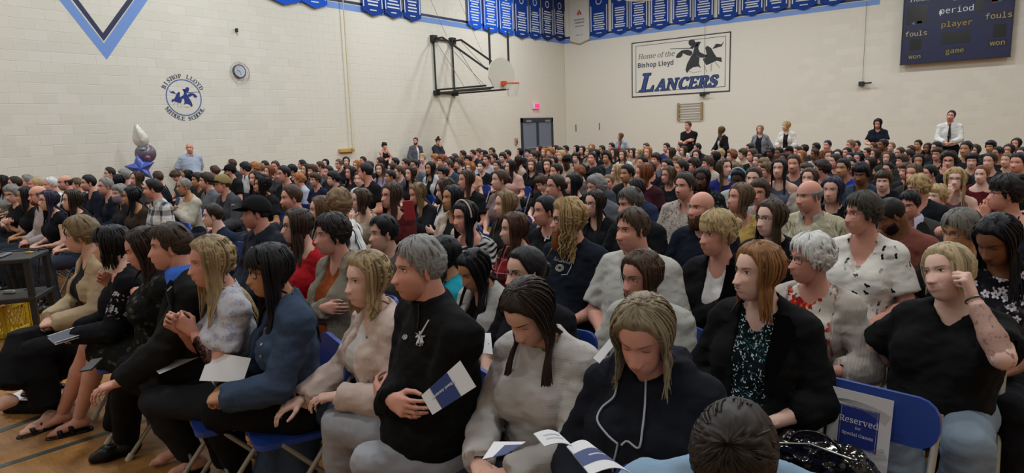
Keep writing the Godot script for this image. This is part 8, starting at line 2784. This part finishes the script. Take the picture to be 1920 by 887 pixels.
	part("folder", block_mesh(Vector3(0.02, 0.125, 0.0), Vector3(0.30, 0.008, 0.18), 0.002), paper, bb)
	# ---- balloons by the side wall
	var st := on_x(263, 316, WALL_X + 0.75)
	var star := PackedVector2Array()
	for i in 10: star.append(Vector2(sin(TAU * i / 10.0), cos(TAU * i / 10.0)) * (0.30 if i % 2 == 0 else 0.155))
	var puff := func(poly: PackedVector2Array, depth: float) -> Array:      # a foil balloon: an outline swollen between two skins
		var n := 60; var rings := 9
		var v := PackedVector3Array()
		var outl := PackedVector2Array()
		for i in n:
			var t := float(i) / n * poly.size()
			var a := poly[int(t) % poly.size()]; var b := poly[(int(t) + 1) % poly.size()]
			outl.append(a.lerp(b, t - int(t)))
		for j in rings * 2 + 1:
			var f := absf(j - rings) / float(rings)        # 1 at the centres, 0 on the seam
			for i in n:
				var q := outl[i] * (1.0 - f * 0.999)
				var edge := (1.0 - q.length() / outl[i].length())
				var inner := clampf(edge * outl[i].length() / 0.16, 0.0, 1.0)
				v.append(Vector3(q.x, q.y, depth * sqrt(inner) * (1.0 if j > rings else -1.0) * (0.0 if j == rings else 1.0) * (0.75 + 0.25 * inner)))
		return grid_arrays(v, n, rings * 2)
	var foil := func(c: String) -> StandardMaterial3D: return mat(col(c), 0.25, 0.15)
	var face := Basis(Vector3.UP, 1.15)
	var b1 := thing("star_balloon", "blue foil star balloon, lowest of the three by the side wall", "balloon", st)
	b1.basis = face * Basis(Vector3.BACK, 0.10)
	part("foil", arrays_mesh(puff.call(star, 0.11)), foil.call("4c5fae"), b1)
	var b2 := thing("round_balloon", "round foil balloon with a dark and pink print, middle of the three", "balloon", on_x(273, 288, WALL_X + 0.70))
	b2.basis = face
	var disc := PackedVector2Array()
	for i in 30: disc.append(Vector2(sin(TAU * i / 30.0), cos(TAU * i / 30.0)) * 0.20)
	part("foil", arrays_mesh(puff.call(disc, 0.10)), foil.call("6a5c66"), b2)
	part("printed_patch", arrays_mesh(moved(puff.call(disc, 0.10), Transform3D(Basis.from_scale(Vector3(0.55, 0.5, 1.02)), Vector3(0.02, -0.07, 0)))), foil.call("a8707c"), b2)
	part("printed_patch", arrays_mesh(moved(puff.call(disc, 0.10), Transform3D(Basis.from_scale(Vector3(0.6, 0.4, 1.01)), Vector3(-0.04, 0.09, 0)))), foil.call("77808a"), b2)
	var b3 := thing("silver_balloon", "pointed silver foil balloon, topmost of the three by the side wall", "balloon", on_x(264, 261, WALL_X + 0.70))
	b3.basis = face * Basis(Vector3.BACK, 0.15)
	var drop := PackedVector2Array()
	for i in 30:
		var a := TAU * i / 30.0
		drop.append(Vector2(sin(a) * 0.15, cos(a) * 0.17 + 0.16 * pow(maxf(0.0, cos(a)), 5.0)))
	part("foil", arrays_mesh(puff.call(drop, 0.10)), foil.call("cfcbbf"), b3)
	var wt := Vector3(st.x, 0.03, st.z)
	tag(part("balloon_ribbon", arrays_mesh(join([rod([on_x(264, 270, WALL_X + 0.70), on_x(273, 300, WALL_X + 0.72), st, wt], 0.003, 4)])), mat(col("b9b9c4"), 0.5), self), "thin ribbon tying the three foil balloons down", "ribbon")
	tag(part("balloon_weight", arrays_mesh(tube(PackedVector3Array([wt + Vector3(0, -0.03, 0), wt + Vector3(0, 0.05, 0)]), PackedFloat32Array([0.07, 0.05]), 16)), mat(col("3c4b9a"), 0.5), self), "blue weight on the floor under the foil balloons", "weight")
	garnish()

func moved_mesh(a: Array, xf: Transform3D) -> ArrayMesh:
	return arrays_mesh(moved(a, xf))

# logos, lettering, zips and other small marks worn by the people
func garnish() -> void:
	var white := mat(col("c9c9cc"), 0.6)
	var lan := lancer()
	var zip := person_at(783, 505)
	if zip:
		var a := on_garment(zip, ["jacket"], 787, 636, 9.0)
		var sc := Basis.from_scale(Vector3(0.05, 0.075, 1.0))
		for g: String in ["dark", "line"]:
			var arr := []
			for p: PackedVector2Array in lan[g]: arr.append(slab(p, 0.003))
			add_to(zip, "chest_emblem", arrays_mesh(join(arr)), white, a * Transform3D(sc, Vector3(0, 0, 0.004)))
		var lance := PackedVector2Array([Vector2(-0.004, 0.01), Vector2(0.028, 0.075), Vector2(0.034, 0.075), Vector2(0.004, 0.01)])
		add_to(zip, "chest_emblem", arrays_mesh(slab(lance, 0.003)), white, a * Transform3D(Basis(), Vector3(-0.005, 0, 0.004)))
		var o := on_garment(zip, ["jacket"], 757, 629, 9.0)
		var ring := PackedVector3Array(); var rr := PackedFloat32Array()
		for i in 19:
			ring.append(Vector3(cos(TAU * i / 18) * 0.016, sin(TAU * i / 18) * 0.008, 0.006)); rr.append(0.0022)
		add_to(zip, "chest_badge", arrays_mesh(join([tube(ring, rr, 5), block(Vector3(0, 0, 0.005), Vector3(0.016, 0.005, 0.002), 0.0)])), white, o)
		var zpts := []
		for y: float in [570, 585, 600, 615]:
			var q := on_garment(zip, ["jacket"], 788 - (y - 570) * 0.10, y, 9.0)
			zpts.append(q.origin + q.basis.z * 0.004)
		add_to(zip, "zip", arrays_mesh(rod(zpts, 0.0035, 6)), mat(col("2c2c2f"), 0.3, 0.6), Transform3D())
	var met := person_at(1062, 412)
	if met:
		var a := on_garment(met, ["shirt"], 1048, 500, 10.0)
		var strokes := []
		# hand-drawn looking script too loose to read, over a small curled drawing
		for i in 7:
			var x := -0.062 + i * 0.019
			strokes.append(rod([Vector3(x, 0.030 - i * 0.002, 0.006), Vector3(x + 0.006, 0.058 - (i % 3) * 0.012, 0.006), Vector3(x + 0.012, 0.030 - i * 0.002, 0.006), Vector3(x + 0.016, 0.036, 0.006)], 0.0024, 5))
		strokes.append(rod([Vector3(0.062, 0.055, 0.006), Vector3(0.066, 0.0, 0.006), Vector3(0.05, -0.045, 0.006), Vector3(0.01, -0.052, 0.006)], 0.0028, 5))
		for j in 3:
			var loop := []
			for i in 13: loop.append(Vector3(cos(TAU * i / 12) * (0.030 - j * 0.008) - 0.012, sin(TAU * i / 12) * (0.022 - j * 0.006) - 0.010, 0.006))
			strokes.append(rod(loop, 0.002, 5))
		add_to(met, "printed_script", arrays_mesh(join(strokes)), mat(col("b9b7b2"), 0.7), a)
	var blk := person_at(1021, 396)
	if blk:
		var a := on_garment(blk, ["shirt"], 1016, 446, 10.0)
		add_to(blk, "printed_logo", arrays_mesh(join([block(Vector3(-0.012, 0, 0.006), Vector3(0.012, 0.04, 0.003), 0.0), block(Vector3(0.012, 0.004, 0.006), Vector3(0.03, 0.012, 0.003), 0.0), block(Vector3(0.02, 0.014, 0.006), Vector3(0.01, 0.03, 0.003), 0.0)])), mat(col("b5b4b2"), 0.7), a)
	var um := person_at(416, 346)
	if um:
		var a := on_garment(um, ["jacket"], 437, 383, 10.0)
		add_to(um, "chest_logo", arrays_mesh(join([rod([Vector3(-0.02, 0.015, 0.006), Vector3(-0.008, 0, 0.006), Vector3(0.008, 0, 0.006), Vector3(0.02, 0.015, 0.006)], 0.003, 5), rod([Vector3(-0.02, -0.012, 0.006), Vector3(-0.008, 0.003, 0.006), Vector3(0.008, 0.003, 0.006), Vector3(0.02, -0.012, 0.006)], 0.003, 5)])), white, a)
	var hood := person_at(1205, 632)
	if hood:
		for pts: Array in [[[1160, 705], [1150, 738], [1128, 762], [1118, 790], [1135, 812], [1158, 832]], [[1212, 716], [1210, 760], [1204, 800], [1192, 836], [1172, 826], [1162, 834]]]:
			var c := Curve3D.new()
			for p: Array in pts:
				var q := on_garment(hood, ["jacket"], p[0], p[1], 12.0)
				if q.origin != EYE: c.add_point(q.origin + q.basis.z * 0.007)
			if c.point_count > 2:
				var o := []
				for i in 30: o.append(c.sample_baked(c.get_baked_length() * i / 29.0, true))
				add_to(hood, "drawstring", arrays_mesh(rod(o, 0.0035, 6)), mat(col("a9a9ae"), 0.7), Transform3D())
		var zp := []
		for y: float in [830, 848, 866, 884]:
			var q := on_garment(hood, ["jacket"], 1157 - (y - 830) * 0.1, y, 12.0)
			if q.origin != EYE: zp.append(q.origin + q.basis.z * 0.004)
		if zp.size() > 1: add_to(hood, "zip", arrays_mesh(rod(zp, 0.004, 6)), mat(col("9b9b9e"), 0.3, 0.8), Transform3D())
	for b: Array in [[1184, 432, "shirt", 1165, [490, 515, 540, 565]], [1515, 368, "shirt", 1492, [418, 428, 438, 448]]]:
		var t := person_at(b[0], b[1])
		if t:
			for y: float in b[4]:
				var q := on_garment(t, [b[2]], b[3], y, 9.0)
				if q.origin != EYE: add_to(t, "button", arrays_mesh(tube(PackedVector3Array([Vector3.ZERO, Vector3(0, 0, 0.003)]), PackedFloat32Array([0.006, 0.006]), 10)), mat(col("d0cec8"), 0.4), q)
	var den := person_at(503, 508)
	if den:
		for b: Array in [[492, 612], [489, 640], [486, 668]]:
			var q := on_garment(den, ["jacket"], b[0], b[1], 10.0)
			if q.origin != EYE: add_to(den, "button", arrays_mesh(tube(PackedVector3Array([Vector3.ZERO, Vector3(0, 0, 0.004)]), PackedFloat32Array([0.008, 0.007]), 12)), mat(col("8a8d92"), 0.35, 0.8), q)
	# tie, microphone, pointed cap, headphones, hairband
	var tie := person_at(1783, 218)
	if tie:
		var k := tie.get_child(0) as Node3D
		var poly := PackedVector2Array([Vector2(-0.018, 0.0), Vector2(0.018, 0.0), Vector2(0.014, -0.035), Vector2(0.032, -0.29), Vector2(0.0, -0.33), Vector2(-0.032, -0.29), Vector2(-0.014, -0.035)])
		part("tie", arrays_mesh(moved(slab(poly, 0.008), Transform3D(Basis(Vector3.RIGHT, -0.02), Vector3(0, 1.45, 0.135)))), mat(col("17171b"), 0.6), tie)
		part("microphone", arrays_mesh(join([bar(Vector3(0.0, 1.02, 0.32), Vector3(0.0, 1.18, 0.36), 0.015, 10, 0.018), bar(Vector3(0.0, 1.18, 0.36), Vector3(0.0, 1.22, 0.37), 0.024, 10, 0.022)])), mat(col("222226"), 0.4), tie)
	var cap := person_at(821, 266)
	if cap:
		var wedge := PackedVector2Array([Vector2(-0.11, 0.0), Vector2(0.11, 0.0), Vector2(0.03, 0.085), Vector2(-0.06, 0.125), Vector2(-0.10, 0.07)])
		var j: Dictionary = {}
		for q: Dictionary in jobs:
			if q.get("wedge", false): j = q
		var hb := Transform3D(Basis(Vector3.UP, j["yaw"]), j["hp"])
		part("wedge_cap", arrays_mesh(moved(join([moved(slab(wedge, 0.05), Transform3D(Basis(), Vector3(0, 0, -0.025))), block(Vector3(0, 0.0, 0), Vector3(0.225, 0.05, 0.165), 0.03)]), hb * Transform3D(Basis(Vector3.UP, PI / 2), Vector3(0, 0.085, 0)))), mat(col("1c1e1d"), 0.7), cap)
		part("cap_badge", arrays_mesh(moved(block(Vector3(0, 0.12, 0.085), Vector3(0.03, 0.035, 0.01), 0.004), hb)), mat(col("b9a83c"), 0.5), cap)
	var ear := person_at(1385, 336)
	if ear:
		var j: Dictionary = {}
		for q: Dictionary in jobs:
			if q.get("px", 0.0) == 1385.0 and q.get("py", 0.0) == 336.0: j = q
		var hb := Transform3D(Basis(Vector3.UP, j["yaw"]) * Basis(Vector3.RIGHT, j["pitch"]), j["hp"])
		var pts := []
		for i in 15: pts.append(Vector3(cos(PI * i / 14.0) * 0.092, sin(PI * i / 14.0) * 0.135, -0.01))
		part("headphones", arrays_mesh(moved(join([rod(pts, 0.010, 7), bar(Vector3(0.082, 0, -0.01), Vector3(0.112, 0, -0.01), 0.036, 16), bar(Vector3(-0.082, 0, -0.01), Vector3(-0.112, 0, -0.01), 0.036, 16)]), hb)), mat(col("7fb0d6"), 0.4), ear)
	var zeb := person_at(870, 408)
	if zeb:
		var j: Dictionary = {}
		for q: Dictionary in jobs:
			if q.get("px", 0.0) == 870.0 and q.get("py", 0.0) == 408.0: j = q
		var hb := Transform3D(Basis(Vector3.UP, j["yaw"]), j["hp"])
		var pts := []
		for i in 15: pts.append(Vector3(cos(PI * i / 14.0) * 0.104, 0.01 + sin(PI * i / 14.0) * 0.125, 0.015))
		part("hairband", arrays_mesh(moved(rod(pts, 0.007, 7), hb)), mat(col("b59a86"), 0.5), zeb)
